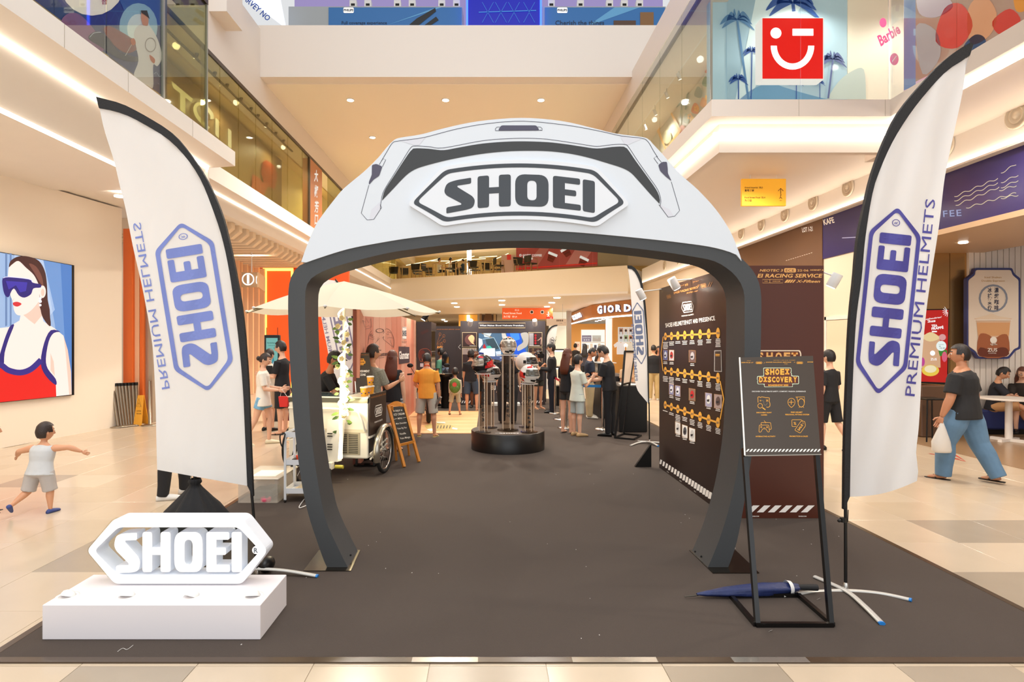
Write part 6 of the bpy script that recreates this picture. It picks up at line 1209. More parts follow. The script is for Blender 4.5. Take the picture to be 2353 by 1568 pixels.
bnc_ = thing('bench_seat', 'dark blue upholstered bench along the slat wall', 'bench', (9.9, 10.9, 0)); MB().bbox(8.85, 12, 10.75, 11.04, .1, .45, .03).build('seat', mat('bench_blue', '#25336c', .6) , bnc_, world=True); MB().box(8.9, 11.9, 10.85, 11.0, .002, .1).build('plinth', blk, bnc_, world=True)
for y in (3, 5.5, 8): spot('cafe_lamp', (8.2, y, 3.32), 70, WARM, 150)
for x in (10, 11.5): spot('cafe_lamp', (x, 9.0, 3.6), 90, WARM, 150)
cl = thing('soffit_lamp', 'round lamp in the coffee shop front soffit, the one beside the slat wall end', 'ceiling light', P(2190, 531, 7.5*F/1070), 0, 'lamps in the coffee shop soffit'); cl.location = (7.9, 9.9, 3.335); MB().lathe([(.07, 0), (.06, -.012)], n=16).build('lamp', LEDW, cl); copy_thing(cl, (7.6, 7.6, 3.335), None, 'round lamp in the coffee shop front soffit, the nearer one'); copy_thing(cl, (10.2, 9.9, 3.615), None, 'round lamp in the purple inner ceiling above the cup poster')
fd = Ink(plane_uv((0, 0, .0015), (1, 0, 0), (0, 1, 0), (0, 0, 1)), .002, .001); rr = fm('#d22a2a', .3)
fd.line([gx(2136, 1043), gx(2219, 1061), gx(2196, 1047)], .035, rr, closed=True); fd.line([gx(2150, 1046), gx(2205, 1056)], .03, rr); fm_ = fd.build('floor_marking'); tag(fm_, 'red line marking on the tiles under the walking man', 'floor marking')
# ================================================================ POSTER SCREEN ON THE LEFT WALL
fnW = plane_px((wl(9.43), 9.43, 2), wn)
ps_ = thing('poster_screen', 'huge glowing fashion poster of a woman in navy visor sunglasses and red top', 'screen', fnW(60, 900))
cr = [(-95, 563), (165, 610), (165, 908), (-95, 935)]
MB().prism([fnW(*q) for q in cr], wn*.05).build('frame', mat('frame_black', '#15141a', .3), ps_, world=True)
S4 = Ink(fnW, .052, .003, lambda x, y: (x/3.016, 480+y/3.016)); E = .92
def c4(h): return fm(h, .4, E)
S4.poly([(-285, 252), (497, 393), (497, 1288), (-285, 1370)], c4('#9db8de')); S4.poly([(300, 356), (497, 393), (497, 1288), (440, 1290), (380, 800)], c4('#6f97d0'), 1); S4.poly([(420, 378), (497, 393), (497, 1288), (470, 1290)], c4('#4f7fc4'), 2); S4.poly([(100, 320), (300, 356), (380, 700), (300, 800), (100, 700)], c4('#b9cdea'), 1)
for x0, x1 in ((36, 50), (68, 80)): S4.poly([(x0, 308), (x1, 310), (x1, 810), (x0, 815)], c4('#6a86b4'), 2)
sk1, sk2 = c4('#fbe9df'), c4('#f0cbb8')
S4.poly([(-285, 860), (60, 820), (135, 775), (150, 700), (275, 640), (300, 780), (380, 830), (440, 880), (470, 980), (492, 1130), (497, 1288), (390, 1300), (-285, 1370)], sk1, 3)
S4.poly([(160, 735), (270, 640), (290, 740), (240, 800), (200, 770)], sk2, 4); S4.poly([(440, 880), (470, 980), (492, 1130), (497, 1288), (480, 1290), (455, 1000)], sk2, 4); S4.poly([(350, 1000), (372, 1060), (380, 1160), (350, 1120)], sk2, 4)
S4.poly(spline([(62, 400), (80, 365), (130, 360), (230, 420), (285, 520), (290, 600), (240, 680), (180, 730), (125, 738), (98, 705), (88, 640), (72, 600), (55, 500)], 4, True), sk1, 5)
S4.poly([(270, 560), (316, 560), (345, 700), (350, 812), (300, 760), (275, 680)], c4('#5a2c2a'), 5)
S4.poly(spline([(62, 405), (75, 360), (130, 330), (200, 332), (270, 362), (310, 430), (325, 520), (332, 650), (352, 812), (300, 760), (282, 690), (300, 600), (270, 530), (235, 460), (180, 408), (128, 362), (85, 385)], 4, True), c4('#4a2826'), 6)
S4.poly(spline([(200, 380), (250, 400), (290, 470), (300, 540), (270, 500), (235, 440)], 3, True), c4('#7a4a40'), 7); S4.circ(294, 575, 24, sk1, 7, ry=44); S4.circ(296, 580, 12, sk2, 8, ry=26)
S4.poly(spline([(18, 482), (60, 472), (200, 487), (226, 512), (280, 524), (281, 546), (232, 552), (215, 592), (170, 616), (130, 600), (100, 555), (80, 570), (60, 612), (35, 600), (20, 550)], 3, True), c4('#2a2176'), 8); S4.line(spline([(22, 480), (60, 472), (200, 487), (224, 508)], 3), 5, c4('#dfe0ff'), 9); S4.poly([(40, 500), (190, 510), (180, 570), (140, 580), (110, 530), (60, 560)], c4('#3f35a8'), 9)
S4.poly(spline([(90, 652), (120, 645), (150, 660), (122, 678), (95, 670)], 3, True), c4('#d8343c'), 8); S4.line([(85, 640), (98, 622)], 3, sk2, 8)
for y, r_ in ((622, 9), (642, 11), (668, 9)): S4.circ(279, y, r_, c4('#f4f6fa'), 9)
S4.poly([(-285, 1020), (0, 1085), (60, 1130), (140, 1150), (210, 1130), (280, 1060), (310, 1050), (330, 1140), (386, 1200), (390, 1302), (-285, 1370)], c4('#e8241f'), 5)
S4.line(spline([(-60, 1060), (10, 1085), (60, 1120), (140, 1136), (215, 1112), (285, 1048)], 4), 40, c4('#3a2f86'), 7); S4.poly(spline([(72, 812), (98, 806), (62, 900), (32, 1000), (24, 1085), (-14, 1070), (20, 940), (48, 860)], 3, True), c4('#33297a'), 6); S4.poly(spline([(352, 842), (418, 852), (372, 862), (338, 920), (318, 1040), (332, 1110), (386, 1180), (386, 1222), (318, 1160), (282, 1070), (306, 930)], 3, True), c4('#33297a'), 6)
S4.build('picture', ps_)
# ================================================================ HELMET PODIUM
pod = thing('display_podium', 'round black podium with brown top carrying the helmet columns', 'podium', (.323, 9.43, .007))
MB().lathe([(.578, 0), (.578, .285), (.572, .29)], n=56).build('drum', mat('podium_black', '#141110', .35), pod); MB().lathe([(.575, .288), (.57, .293)], n=56).build('top', mat('podium_top', '#4b4038', .3), pod)
ik = Ink(plane_uv((.323, 9.03, .302), (1, 0, 0), (0, -1, 0), (0, 0, 1)), .001, .001); wordmark(ik, 0, 0, .42, fm('#e8e4e0', .4, .1), sy=1.1); ik.build('logo', pod)
acr = glassy('acrylic', '#f7f1ea', .7, .04)
def column(label, px, Y, top_py, r_, word, plate=True):
    p = P(px, 900, Y); zt_ = P(0, top_py, Y).z; t = thing('acrylic_column', label, 'display column', (p.x, Y, .30))
    h = zt_-.30
    mb = MB(); mb.lathe([(r_, .012), (r_, h)], n=28, cap=False); mb.lathe([(r_-.008, .012), (r_-.008, h)], n=28, cap=False); mb.build('tube', acr, t)
    MB().lathe([(r_*1.7, 0), (r_*1.7, .010)], n=32).build('base_disc', acr, t); MB().lathe([(r_*1.75, h), (r_*1.75, h+.010)], n=32).build('top_disc', mat('acrylic_rim', '#e8dfd6', .15, alpha=.75), t)
    mb = MB()
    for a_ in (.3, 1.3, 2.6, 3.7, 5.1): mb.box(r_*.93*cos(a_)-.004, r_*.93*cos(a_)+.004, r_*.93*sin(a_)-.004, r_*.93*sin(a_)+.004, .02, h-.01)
    mb.build('painted_glint', mat('acrylic_glint', '#fff6ea', .1, alpha=.5, emit=.15), t)  # pale glowing strips stand in for reflected streaks along the tube
    if word:
        k = Ink(plane_px((0, Y-r_-.004, 0), (0, -1, 0)), .001, .001)
        y0 = top_py+(F*(H-.3)/Y+784-top_py)*.28; st = (F*(H-.3)/Y+784-y0)*.82/len(word)
        for i, c_ in enumerate(word): k.text(c_, px, y0+i*st, st*.6, fm('#151210'), width=6.2, bold=.04)
        k.build('lettering', t)
    return Vector((p.x, Y, zt_+.011))
def helmet(label, pos, rz, cols, s_=1.0, spoiler=0, tilt=0, vis='#2a2622'):
    t = thing('motorcycle_helmet', label, 'helmet', pos, rz, 'full-face helmets on the podium columns'); A_, B_, C_ = .128*s_, .165*s_, .150*s_
    def S(az, el, k=1.0):     # az 0 = front (-y)
        z = sin(el); q = cos(el); sh = 1-.10*max(0, -z); yy = -q*cos(az); xx = q*sin(az)
        if z < 0 and yy < 0: yy *= 1.08
        return Vector((A_*xx*k*sh, B_*yy*k, .135*s_+max(-.128*s_, C_*z*k)))
    def patch(a0, a1, e0, e1, k, m, nm, na=14, ne=8, e0b=None, e1b=None):
        e0b = e0 if e0b is None else e0b; e1b = e1 if e1b is None else e1b
        vs_ = []; fs = []
        for j in range(ne+1):
            for i in range(na+1):
                u = i/na; lo = e0+(e0b-e0)*u; hi = e1+(e1b-e1)*u; vs_.append(S(R(a0+(a1-a0)*u), R(lo+(hi-lo)*j/ne), k))
        for j in range(ne):
            for i in range(na): fs.append((j*(na+1)+i, j*(na+1)+i+1, (j+1)*(na+1)+i+1, (j+1)*(na+1)+i))
        return MB().add(vs_, fs, True).build(nm, m, t)
    c0, c1, c2 = [mat('helmet_'+c.lstrip('#'), c, .12, coat=.8) for c in cols]
    patch(-180, 180, -70, 90, 1.0, c0, 'shell', 40, 20)
    patch(-72, 72, -8, 30, 1.035, mat('visor_'+vis.lstrip('#'), vis, .05, metal=.3, coat=1), 'visor', 18, 6)
    patch(-80, 80, -13, -8, 1.045, c0, 'visor_rim', 18, 2); patch(-80, 80, 30, 36, 1.04, c0, 'visor_rim', 18, 2)
    for sg_ in (-1, 1):
        patch(sg_*80, sg_*150, -22, 8, 1.012, c1, 'decal', 8, 5, -10, 34); patch(sg_*95, sg_*165, -45, -26, 1.012, c2, 'decal', 8, 4, -30, -6); patch(sg_*25, sg_*70, 44, 60, 1.012, c1, 'decal', 8, 4, 40, 52); patch(sg_*74, sg_*88, -4, 12, 1.05, blk, 'hinge_cover', 4, 4)
        patch(sg_*12, sg_*48, -46, -30, 1.03, blk, 'chin_vent', 6, 4, -38, -28)
    patch(-14, 14, 46, 56, 1.03, blk, 'top_vent', 6, 3); patch(-30, 30, 60, 75, 1.012, c2, 'decal', 8, 3); patch(-180, 180, -71, -58, 1.015, blk, 'neck_trim', 36, 3); patch(-11, 11, -34, -22, 1.05, blk, 'chin_vent', 6, 4)
    if spoiler: MB().prism([S(R(150), R(28), 1.0), S(R(180), R(34), 1.0)+Vector((0, .12*spoiler, -.01)), S(R(-150), R(28), 1.0), S(R(180), R(12), 1.0)], (0, .01, -.022)).build('spoiler', c0, t)
    if tilt: t.rotation_euler = (R(tilt), 0, rz)
    return t
pA = column('tall central acrylic column of the helmet podium', 1167.5, 9.35, 817, .10, 'X-FIFTEEN')
pB = column('front left acrylic column of the helmet podium', 1110, 9.15, 860, .072, 'NEOTEC3')
pC = column('rear left acrylic column with a low wide top disc', 1126, 9.62, 878, .07, '')
pD = column('right acrylic column of the helmet podium', 1216, 9.15, 883, .078, 'GT-AIR3')
pE = column('rear right acrylic column partly hidden behind the right one', 1209, 9.68, 856, .07, '')
helmet('white and black full-face helmet with red touches on the tallest column', pA, R(12), ('#e8dfd2', '#2c2a28', '#c8242a'), 1.0, .4, vis='#8c8276')
helmet('black full-face helmet with red, blue and white stripes on the front left column', pB, R(-62), ('#1d1c1f', '#d8262a', '#e8e4e0'), 1.02, .4, vis='#9a8c7c')
helmet('white and red helmet low behind the front left column', pC, R(70), ('#efe9e2', '#d8262a', '#b9b4b0'), 1.0, .4)
helmet('white and red helmet with clear visor on the right column', pD+Vector((0, 0, 0)), R(42), ('#f0ebe4', '#dc2420', '#c4171b'), 1.02, .3, vis='#5c5a52')
helmet('plain glossy white helmet with long rear spoiler behind the right column', pE, R(66), ('#efe8de', '#efe8de', '#e6ddd0'), 1.12, .9)
o = MB().bbox(P(1128, 0, 15.5).x, P(1195, 0, 15.5).x, 15.45, 15.75, .008, .09, .01).build('step_box', mat('box_white', '#e6e1da', .5)); tag(o, 'low white box at the foot of the stage wall', 'box')
# ================================================================ VENDING CART, PARASOL
ct = thing('vending_cart', 'white tricycle freezer cart with dark logo side panel and silver mudguard', 'cart', (-1.475, 7.35, .007), R(-9.7))
cwm = mat('cart_white', '#f3ecdc', .35)
MB().bbox(-1.05, 0, 0, .62, .235, .93, .015).build('body', cwm, ct)
MB().box(-1.05, .0, -.006, .62, .93, .99).build('lid_band', mat('lid_grey', '#6d6a5c', .3, metal=.5), ct); MB().box(-1.0, -.35, .05, .57, .99, 1.0).build('sliding_lid', mat('lid_glass', '#55666c', .08), ct); MB().box(-1.06, .006, -.01, .63, .985, .997).build('top_rim', cwm, ct)
pnl = MB().box(.004, .02, .02, .62, .52, 1.03).build('side_panel', mat('cart_brown', '#3a2a22', .35), ct); MB().box(.004, .018, .03, .6, .30, .49).build('lower_panel', mat('cart_black', '#1c1815', .4), ct); MB().box(.003, .024, .0, .63, .49, .515).build('trim_bar', mat('cart_silver', '#d8d2c8', .3), ct)
for z in (.235, .30): MB().tube([(.03, .01, z), (.03, .62, z+.09)], .012, 6).build('rail', cwm, ct)
for y in (.2, .42): MB().tube([(.03, y, .25), (.03, y, .5)], .010, 6).build('rail', cwm, ct)
Mi = world_matrix(ct); fu = (Mi.to_3x3() @ Vector((0, 1, 0))); fnn = (Mi.to_3x3() @ Vector((1, 0, 0)))
ik = Ink(plane_uv(Mi @ Vector((.021, .32, .80)), fu, (0, 0, -1), fnn), .002, .001); wordmark(ik, 0, 0, .30, fm('#f4eee6'), sy=2.0); ik.text('PREMIUM HELMETS', 0, .135, .02, fm('#f4eee6'), width=.29, bold=.01); ik.text('SHOEI RACING SERVICE // SHOEI', 0, -.19, .02, fm('#b8763a'), width=.56, shear=.2, bold=.02); ik.build('print', pnl)
gr = MB().box(-.40, -.10, -.008, 0, .285, .56).build('vent_grille', mat('grille_frame', '#a89c84', .4), ct)
for i in range(11):
    for a_, b_ in ((-.385, -.265), (-.245, -.125)): MB().box(a_, b_, -.012, -.007, .305+i*.022, .315+i*.022).build('slot', mat('slot_dark', '#2c261e', .6), gr)
MB().tube(spline([(-1.0, -.09, .86), (-.3, -.09, .86), (-.12, -.09, .84), (-.05, -.07, .72), (-.03, -.02, .58)], 5), .016, 8).build('handle_bar', cwm, ct)
MB().box(-1.05, 0, -.004, 0, .56, .60).build('seam_band', mat('band_tan', '#d8ccb4', .4), ct)
def wheel(c, r_, w, ax, parent, nm='wheel', sp=16, tm=None):
    c = Vector(c); ax = Vector(ax).normalized(); Q_ = Vector((0, 0, 1)).rotation_difference(ax).to_matrix(); ring = [c+Q_ @ Vector((r_*cos(2*pi*k/28), r_*sin(2*pi*k/28), 0)) for k in range(28)]
    wh_ = MB().tube(ring, w, 8, closed=True).build(nm, mat('tyre', '#161412', .8), parent)
    MB().tube([c+(p-c)*(1-w/r_*1.1) for p in ring], w*.45, 6, closed=True).build('rim', chrome, wh_); mb = MB()
    for k in range(sp): mb.tube([c, c+(ring[k*28//sp]-c)*.9], .0022, 4, cap=False)
    mb.lathe([(.02, -w), (.02, w)], c, 10, axis=ax); mb.build('spokes', chrome, wh_); return wh_
wheel((.10, .33, .30), .275, .025, (1, 0, 0), ct); wheel((-1.15, .33, .30), .275, .025, (1, 0, 0), ct)
fd_ = []; 
for k in range(15): a_ = R(-12+k*12.5); fd_.append((a_, .325))
mb = MB(); mud = mat('mudguard', '#b9b2a4', .22, metal=.9)
vs_ = []; na = 15; prof = [(-.045, -.03), (-.035, 0), (0, .012), (.035, 0), (.045, -.03)]
for k in range(na):
    a_ = R(75-95+k*13)
    for dx, dr in prof: q = .325+dr; vs_.append((.10+dx, .33-q*cos(a_), .30+q*sin(a_)))
mb.add(vs_, [(i*5+j, i*5+j+1, (i+1)*5+j+1, (i+1)*5+j) for i in range(na-1) for j in range(4)], True); mb.build('mudguard', mud, ct)
wheel((-.36, -.30, .092), .075, .018, (.9, .43, 0), ct, 'caster', 8)
MB().box(-.39, -.33, -.33, -.24, .16, .24).build('caster_fork', cwm, ct)
mb = MB(); mb.prism([(-.46, -.24, .24), (-.29, -.24, .24), (-.27, -.16, .24), (-.44, -.16, .24)], (.03, .03, .50)); mb.build('pole_foot', cwm, ct)
for z in (.38, .41, .44, .54, .57): MB().box(-.42, -.36, -.243, -.225, z, z+.012).build('slot', mat('slot_dark', '#2c261e', .6), ct)
MB().ell((-.66, -.35, .62), .14, .12, .035, 16, 8).build('saddle', blk, ct); MB().tube([(-.66, -.35, .6), (-.62, -.30, .25)], .016, 8).build('seat_post', chrome, ct)
mb = MB(); 
for y in (-.5, -.42, -.34): mb.tube([(-.80, y, .53), (-.50, y, .55)], .008, 6)
for x in (-.8, -.65, -.5): mb.tube([(x, -.5, .535), (x, -.34, .545)], .008, 6)
mb.tube([(-.52, -.42, .54), (-.56, -.40, .2)], .010, 6); mb.tube([(-.50, -.38, .54), (-.44, -.38, .15)], .010, 6); mb.tube([(-.44, -.36, .5), (-.40, -.34, .12)], .012, 6); mb.build('rear_rack', cwm, ct)
wheel((-.62, -.42, .28), .25, .022, (1, -.1, 0), ct, 'rear_wheel', 14)
MB().tube([(-.30, -.28, .19), (-.20, -.28, .19)], .022, 10).build('pedal', mat('pedal_yellow', '#c9b83c', .4), ct)
tu = thing('ice_cream_tub', 'yellow paper tub with white lid on the cart top, front', 'tub', P(836, 912, 7.5)); tu.location.z = 1.005
def tub(t, m): MB().lathe([(.035, 0), (.045, .10), (.047, .105)], n=20).build('cup', m, t); MB().lathe([(.049, .104), (.049, .115), (.04, .12)], n=20).build('lid', whm, t); k = Ink(lambda x, y, o=0: Vector((.043*sin(x/.043), -.043*cos(x/.043)-o, y)), .002, .001); [k.rect(x, .03+(i % 2)*.03, x+.02, .045+(i % 2)*.03, fm(c)) for i, (x, c) in enumerate(((-.03, '#3a4fa8'), (-.005, '#e08ab0'), (.02, '#5a2c1c')))]; k.mb.build('print', None, t)
ty = mat('tub_yellow', '#f0a830', .5); tub(tu, ty); tu['group'] = 'paper tubs on the cart'
t2_ = copy_thing(tu, (P(845, 0, 7.62).x, 7.62, 1.005), 1.0, 'yellow paper tub with white lid on the cart top, beside the taller stack'); t3_ = copy_thing(tu, (P(852, 0, 7.72).x, 7.72, 1.005), 2.2, 'rear paper tub under the white cup lid at the cart corner')
t3_ = copy_thing(tu, (P(851, 0, 7.72).x, 7.72, 1.128), .4, 'topmost paper tub of the little stack at the cart corner')
pz = thing('parasol', 'large cream parasol standing over the vending cart', 'parasol', (-1.75, 7.28, .0)); cpm = mat('parasol_cream', '#f4e8d2', .8, tl=.3)
mb = MB(); rim = []; n = 8
for k in range(n): a_ = 2*pi*(k+.0)/n+R(4); rim.append(Vector((1.16*cos(a_), 1.16*sin(a_), 2.06)))
apx = Vector((0, 0, 2.43))
for k in range(n):
    a_, b_ = rim[k], rim[(k+1) % n]; N_ = 8; rows = []
    for i in range(N_+1):
        t_ = i/N_; row = []
        for j in range(7): s__ = j/6; p = a_.lerp(b_, s__); q = apx.lerp(p, t_); q.z -= .05*sin(pi*s__)*t_*.6-.03*sin(pi*t_); row.append(q)
        rows.append(row)
    MB().add([p for r_ in rows for p in r_], [(i*7+j, i*7+j+1, (i+1)*7+j+1, (i+1)*7+j) for i in range(N_) for j in range(6)], True).build('canopy_panel', cpm, pz)
    MB().tube([apx+Vector((0, 0, -.05)), a_+Vector((0, 0, -.02))], .008, 6).build('rib', mat('rib_dark', '#6d5f3e', .4), pz)
    MB().ell(a_, .02, .02, .014, 8, 6).build('tip', whm, pz)
MB().tube([(0, 0, .7), (0, 0, 2.42)], .02, 10).build('pole', cwm, pz)
gl_ = thing('flower_garland', 'garland of cream roses, leaves and glowing lights wound up the parasol pole', 'garland', (-1.75, 7.25, .7))
fl_ = mat('fairy_light', '#fff0c8', .5, emit=8); pts = [(.055*cos(k*.55), .055*sin(k*.55)-.02, .10+k*.0235) for k in range(56)]
MB().tube(pts, .011, 6).build('light_string', fl_, gl_); MB().tube([(-.03, -.05, -.42), (-.02, -.05, .12), (-.01, -.04, .8)], [.030, .018, .014], 8).build('light_string', fl_, gl_)
rose = mat('rose_cream', '#f6e4ac', .6, tl=.2); leaf = mat('leaf_green', '#6d8a3c', .5); leaf2 = mat('leaf_dark', '#46602c', .5); random.seed(5)
for k in range(13):
    z = .1+k*.098; a_ = random.uniform(-2.6, -.5); c = Vector((.075*cos(a_), .075*sin(a_), z)); mb = MB()
    for j in range(5): b_ = j*1.256; mb.ell(c+Vector((.017*cos(b_), -.01, .017*sin(b_))), .018, .012, .018, 7, 5)
    mb.ell(c+Vector((0, -.016, 0)), .013, .013, .013, 7, 5); mb.build('rose', rose, gl_)
for k in range(30):
    z = -.1+k*.047; a_ = random.uniform(-3.3, .2); d = Vector((cos(a_), sin(a_)*.4, random.uniform(-.5, .5))).normalized(); c = Vector((.05*cos(a_), .05*sin(a_)-.02, z)); u = d.cross(Vector((0, 1, 0))).normalized(); L_ = random.uniform(.06, .10)
    MB().prism([c, c+d*L_*.35+u*.020, c+d*L_*.75+u*.014, c+d*L_, c+d*L_*.75-u*.014, c+d*L_*.35-u*.020], (0, .002, 0)).build('leaf', leaf if k % 2 else leaf2, gl_)
l_ = D.lights.new('garland_glow', 'POINT'); l_.energy = 14; l_.color = (1, .85, .55); l_.shadow_soft_size = .05; lo_ = D.objects.new('garland_glow', l_); lo_.location = (-1.72, 7.1, 1.0); COL.objects.link(lo_)
# refreshment poster stand and chalkboard
rs = thing('poster_stand', 'black stand with small brown refreshment zone poster behind the cart', 'poster stand', (-1.7, 8.15, .007))
q = [P(812, 811, 8.25), P(848, 811, 8.25), P(859, 900, 8.12), P(819, 902, 8.12)]; nb = (q[1]-q[0]).cross(q[3]-q[0]).normalized(); nb = nb if nb.y < 0 else -nb
p2 = MB().prism(q, -nb*.01).build('poster', mat('poster_brown', '#43372c', .35), rs, world=True); MB().prism([q[0]+Vector((-.012, 0, 0)), q[0], q[3], q[3]+Vector((-.012, 0, 0))], nb*.006).build('acrylic_edge', mat('acrylic_edge', '#f4f1ea', .2, emit=.3), p2, world=True)
for a_, b_ in ((q[3], Vector((q[3].x+.02, 8.04, .02))), (q[2], Vector((q[2].x+.02, 8.04, .02)))): bar(MB(), a_-nb*.03, b_, .014).build('post', gls, rs, world=True)
for a_, b_ in (((-1.79, 8.04, .02), (-1.51, 8.04, .02)), ((-1.79, 8.12, .02), (-1.51, 8.12, .02)), ((-1.79, 8.04, .02), (-1.79, 8.12, .02)), ((-1.51, 8.04, .02), (-1.51, 8.12, .02))): bar(MB(), a_, b_, .012).build('base_bar', gls, rs, world=True)
ik = Ink(plane_px(q[0], nb), .002, .001, lambda x, y: (820+x/10.45, 720+y/10.45)); ik.text('SHOEI RACING SERVICE', 130, 1000, 16, fm('#b8763a'), width=300, shear=.2, bold=.03); ik.poly(rpoly([(50, 1090), (170, 1090), (175, 1140), (205, 1150), (205, 1210), (165, 1215), (160, 1250), (60, 1250), (55, 1215), (30, 1205), (30, 1150), (55, 1145)], 10), og, 0); ik.text('SHOEI', 112, 1115, 28, fm('#5a2418'), 1, width=80, bold=.05); ik.text('DISCOVERY', 118, 1178, 28, fm('#5a2418'), 1, width=150, bold=.05); ik.text('ROADSHOW', 110, 1230, 14, fm('#5a2418'), 1, width=80); ik.text('REFRESHMENT', 148, 1392, 52, wt, width=316, bold=.03); ik.text('ZONE', 146, 1478, 52, wt, width=132, bold=.03); ik.build('print', p2)
af = thing('chalkboard', 'orange wooden A-frame chalkboard with handwritten menu beside the cart wheel', 'chalkboard', (-1.3, 8.2, .007)); am = mat('easel_orange', '#d98a2e', .5, noise=.1, nscale=20)
TL2, TR2, BL2, BR2 = P(892, 931, 8.35), P(927, 928, 8.62), P(929, 1076, 7.98), P(963, 1064, 8.33)
for p in (BL2, BR2): p.z = .012
for a_, b_ in ((TL2, BL2), (TR2, BR2)): bar(MB(), a_, b_, .018).build('leg', am, af, world=True)
for a_, b_ in ((TL2+Vector((.05, .02, -.01)), P(911, 1061, 8.42)), (TR2+Vector((.0, .03, -.01)), P(940, 1046, 8.8))):
    b_.z = .012; bar(MB(), a_, b_, .014).build('leg', am, af, world=True)
n2 = (TR2-TL2).cross(BL2-TL2).normalized(); n2 = n2 if n2.y < 0 else -n2
l1, l2 = TL2.lerp(BL2, .66), TR2.lerp(BR2, .66); bar(MB(), l1, l2, .016).build('crossbar', am, af, world=True)
arc = [TL2.lerp(TR2, k/8)+Vector((0, 0, .045*sin(pi*k/8))) for k in range(9)]; MB().prism(arc+[TR2.lerp(BR2, .06), TL2.lerp(BL2, .06)], -n2*.02).build('arched_top', am, af, world=True)
sl = MB().prism([TL2.lerp(BL2, .04), TR2.lerp(BR2, .04), l2, l1], -n2*.006).build('slate', mat('slate', '#241f1c', .7), af, world=True)
U_, V_ = (TR2-TL2), (BL2-TL2); ik = Ink(lambda u, v, o=0: TL2+U_*u+V_*v+n2*o, .006, .002); chk = fm('#e6dfd2', .8)
for s__, u, v, h, w in (('★ ENJOY ★', .5, .11, .03, .6), ('ICE CREAM', .52, .17, .035, .72), ('MENU', .5, .24, .028, .3), ('Mint Chocolate', .5, .32, .026, .7), ('Yuzu Fig Tea', .46, .40, .026, .6), ('Vanilla', .42, .49, .03, .4), ('Yuzu Mango', .5, .56, .03, .66)): ik.text(s__, u, v, h, chk, width=w, rot=0, shear=.15)
ik.line([(.1, .245), (.3, .24)], .006, chk); ik.line([(.7, .24), (.92, .235)], .006, chk); ik.build('chalk_writing', sl)
# utility cart, bin, hanger
uc = thing('utility_cart', 'white three-tier metal utility trolley behind the left arch leg', 'trolley', (-1.95, 6.4, .007)); ux0, ux1, uy0, uy1 = -2.12, -1.80, 6.25, 6.55
tw_ = mat('trolley_white', '#e2e4e8', .35)
for x in (ux0, ux1):
    for y in (uy0, uy1): MB().bbox(x-.012, x+.012, y-.012, y+.012, .03, .73, .004).build('post', tw_, uc, world=True)
for z in (.10, .40, .69):
    tr = MB().box(ux0, ux1, uy0, uy1, z, z+.006).build('tray', tw_, uc, world=True)
    mb = MB(); mb.box(ux0, ux1, uy0-.004, uy0, z, z+.055).box(ux0, ux1, uy1, uy1+.004, z, z+.055).box(ux0-.004, ux0, uy0, uy1, z, z+.055).box(ux1, ux1+.004, uy0, uy1, z, z+.055); mb.build('tray_side', tw_, uc, world=True)
for x in (ux0, ux1): MB().lathe([(.02, -.008), (.02, .008)], (x, uy0, .022), 12, axis=(1, 0, 0)).build('caster', blk, uc, world=True)
o = MB().tube(spline([(-2.12, 6.23, .735), (-2.155, 6.2, .72), (-2.15, 6.2, .64), (-2.13, 6.2, .60), (-2.12, 6.21, .66), (-2.11, 6.22, .735)], 4), .007, 6).build('bag_strap', blk); tag(o, 'black strap loop hanging off the trolley corner', 'strap')
o = MB().bbox(-2.10, -1.84, 6.27, 6.52, .697, .735, .02).build('folded_bag', mat('bag_black', '#2a211f', .7)); tag(o, 'flat black bag lying on the trolley top tray', 'bag')
o = MB().lathe([(.05, 0), (.055, .05), (.06, .055), (.06, .075)], (-1.98, 6.36, .407), 18).use(0) if False else MB().lathe([(.05, 0), (.055, .05), (.06, .055), (.06, .075)], (-1.98, 6.36, .407), 18).build('paper_bowl', mat('bowl_red', '#e0431c', .5)); tag(o, 'red and orange paper bowl on the middle trolley tray', 'bowl')
o = MB().bbox(-2.08, -2.03, 6.3, 6.42, .407, .45, .012).build('tape_dispenser', blk); tag(o, 'small black object beside the red bowl on the trolley', 'tool')
o = MB().prism([(-2.08, 6.27, .107), (-1.84, 6.27, .107), (-1.84, 6.27, .28), (-1.92, 6.27, .24), (-2.0, 6.27, .15)], (0, .22, 0)).build('towel', mat('towel_beige', '#e6d2ac', .9, bump=.3)); tag(o, 'crumpled beige towel on the bottom trolley tray', 'towel')
sbn = thing('storage_bin', 'clear plastic storage bin with lid on the carpet edge behind the left flag', 'storage bin', (-2.4, 6.5, .007)); pls_ = mat('bin_plastic', '#efe4d6', .15, alpha=.26)
x0, x1, y0, y1 = -2.60, -2.19, 6.22, 6.84
for a_ in ((x0, x1, y0, y0+.004, .01, .25), (x0, x1, y1, y1+.004, .01, .25), (x0, x0+.004, y0, y1, .01, .25), (x1-.004, x1, y0, y1, .01, .25)): MB().box(*a_).build('side', pls_, sbn, world=True)
MB().bbox(x0-.012, x1+.012, y0-.012, y1+.012, .25, .268, .008).build('lid', mat('bin_lid', '#f4ead8', .2, alpha=.7), sbn, world=True); MB().box(x0, x1, y0, y1, .009, .014).build('base', pls_, sbn, world=True)
MB().box(-2.5, -2.24, 6.3, 6.6, .269, .2705).build('paper', fm('#fbf3e4'), sbn, world=True)
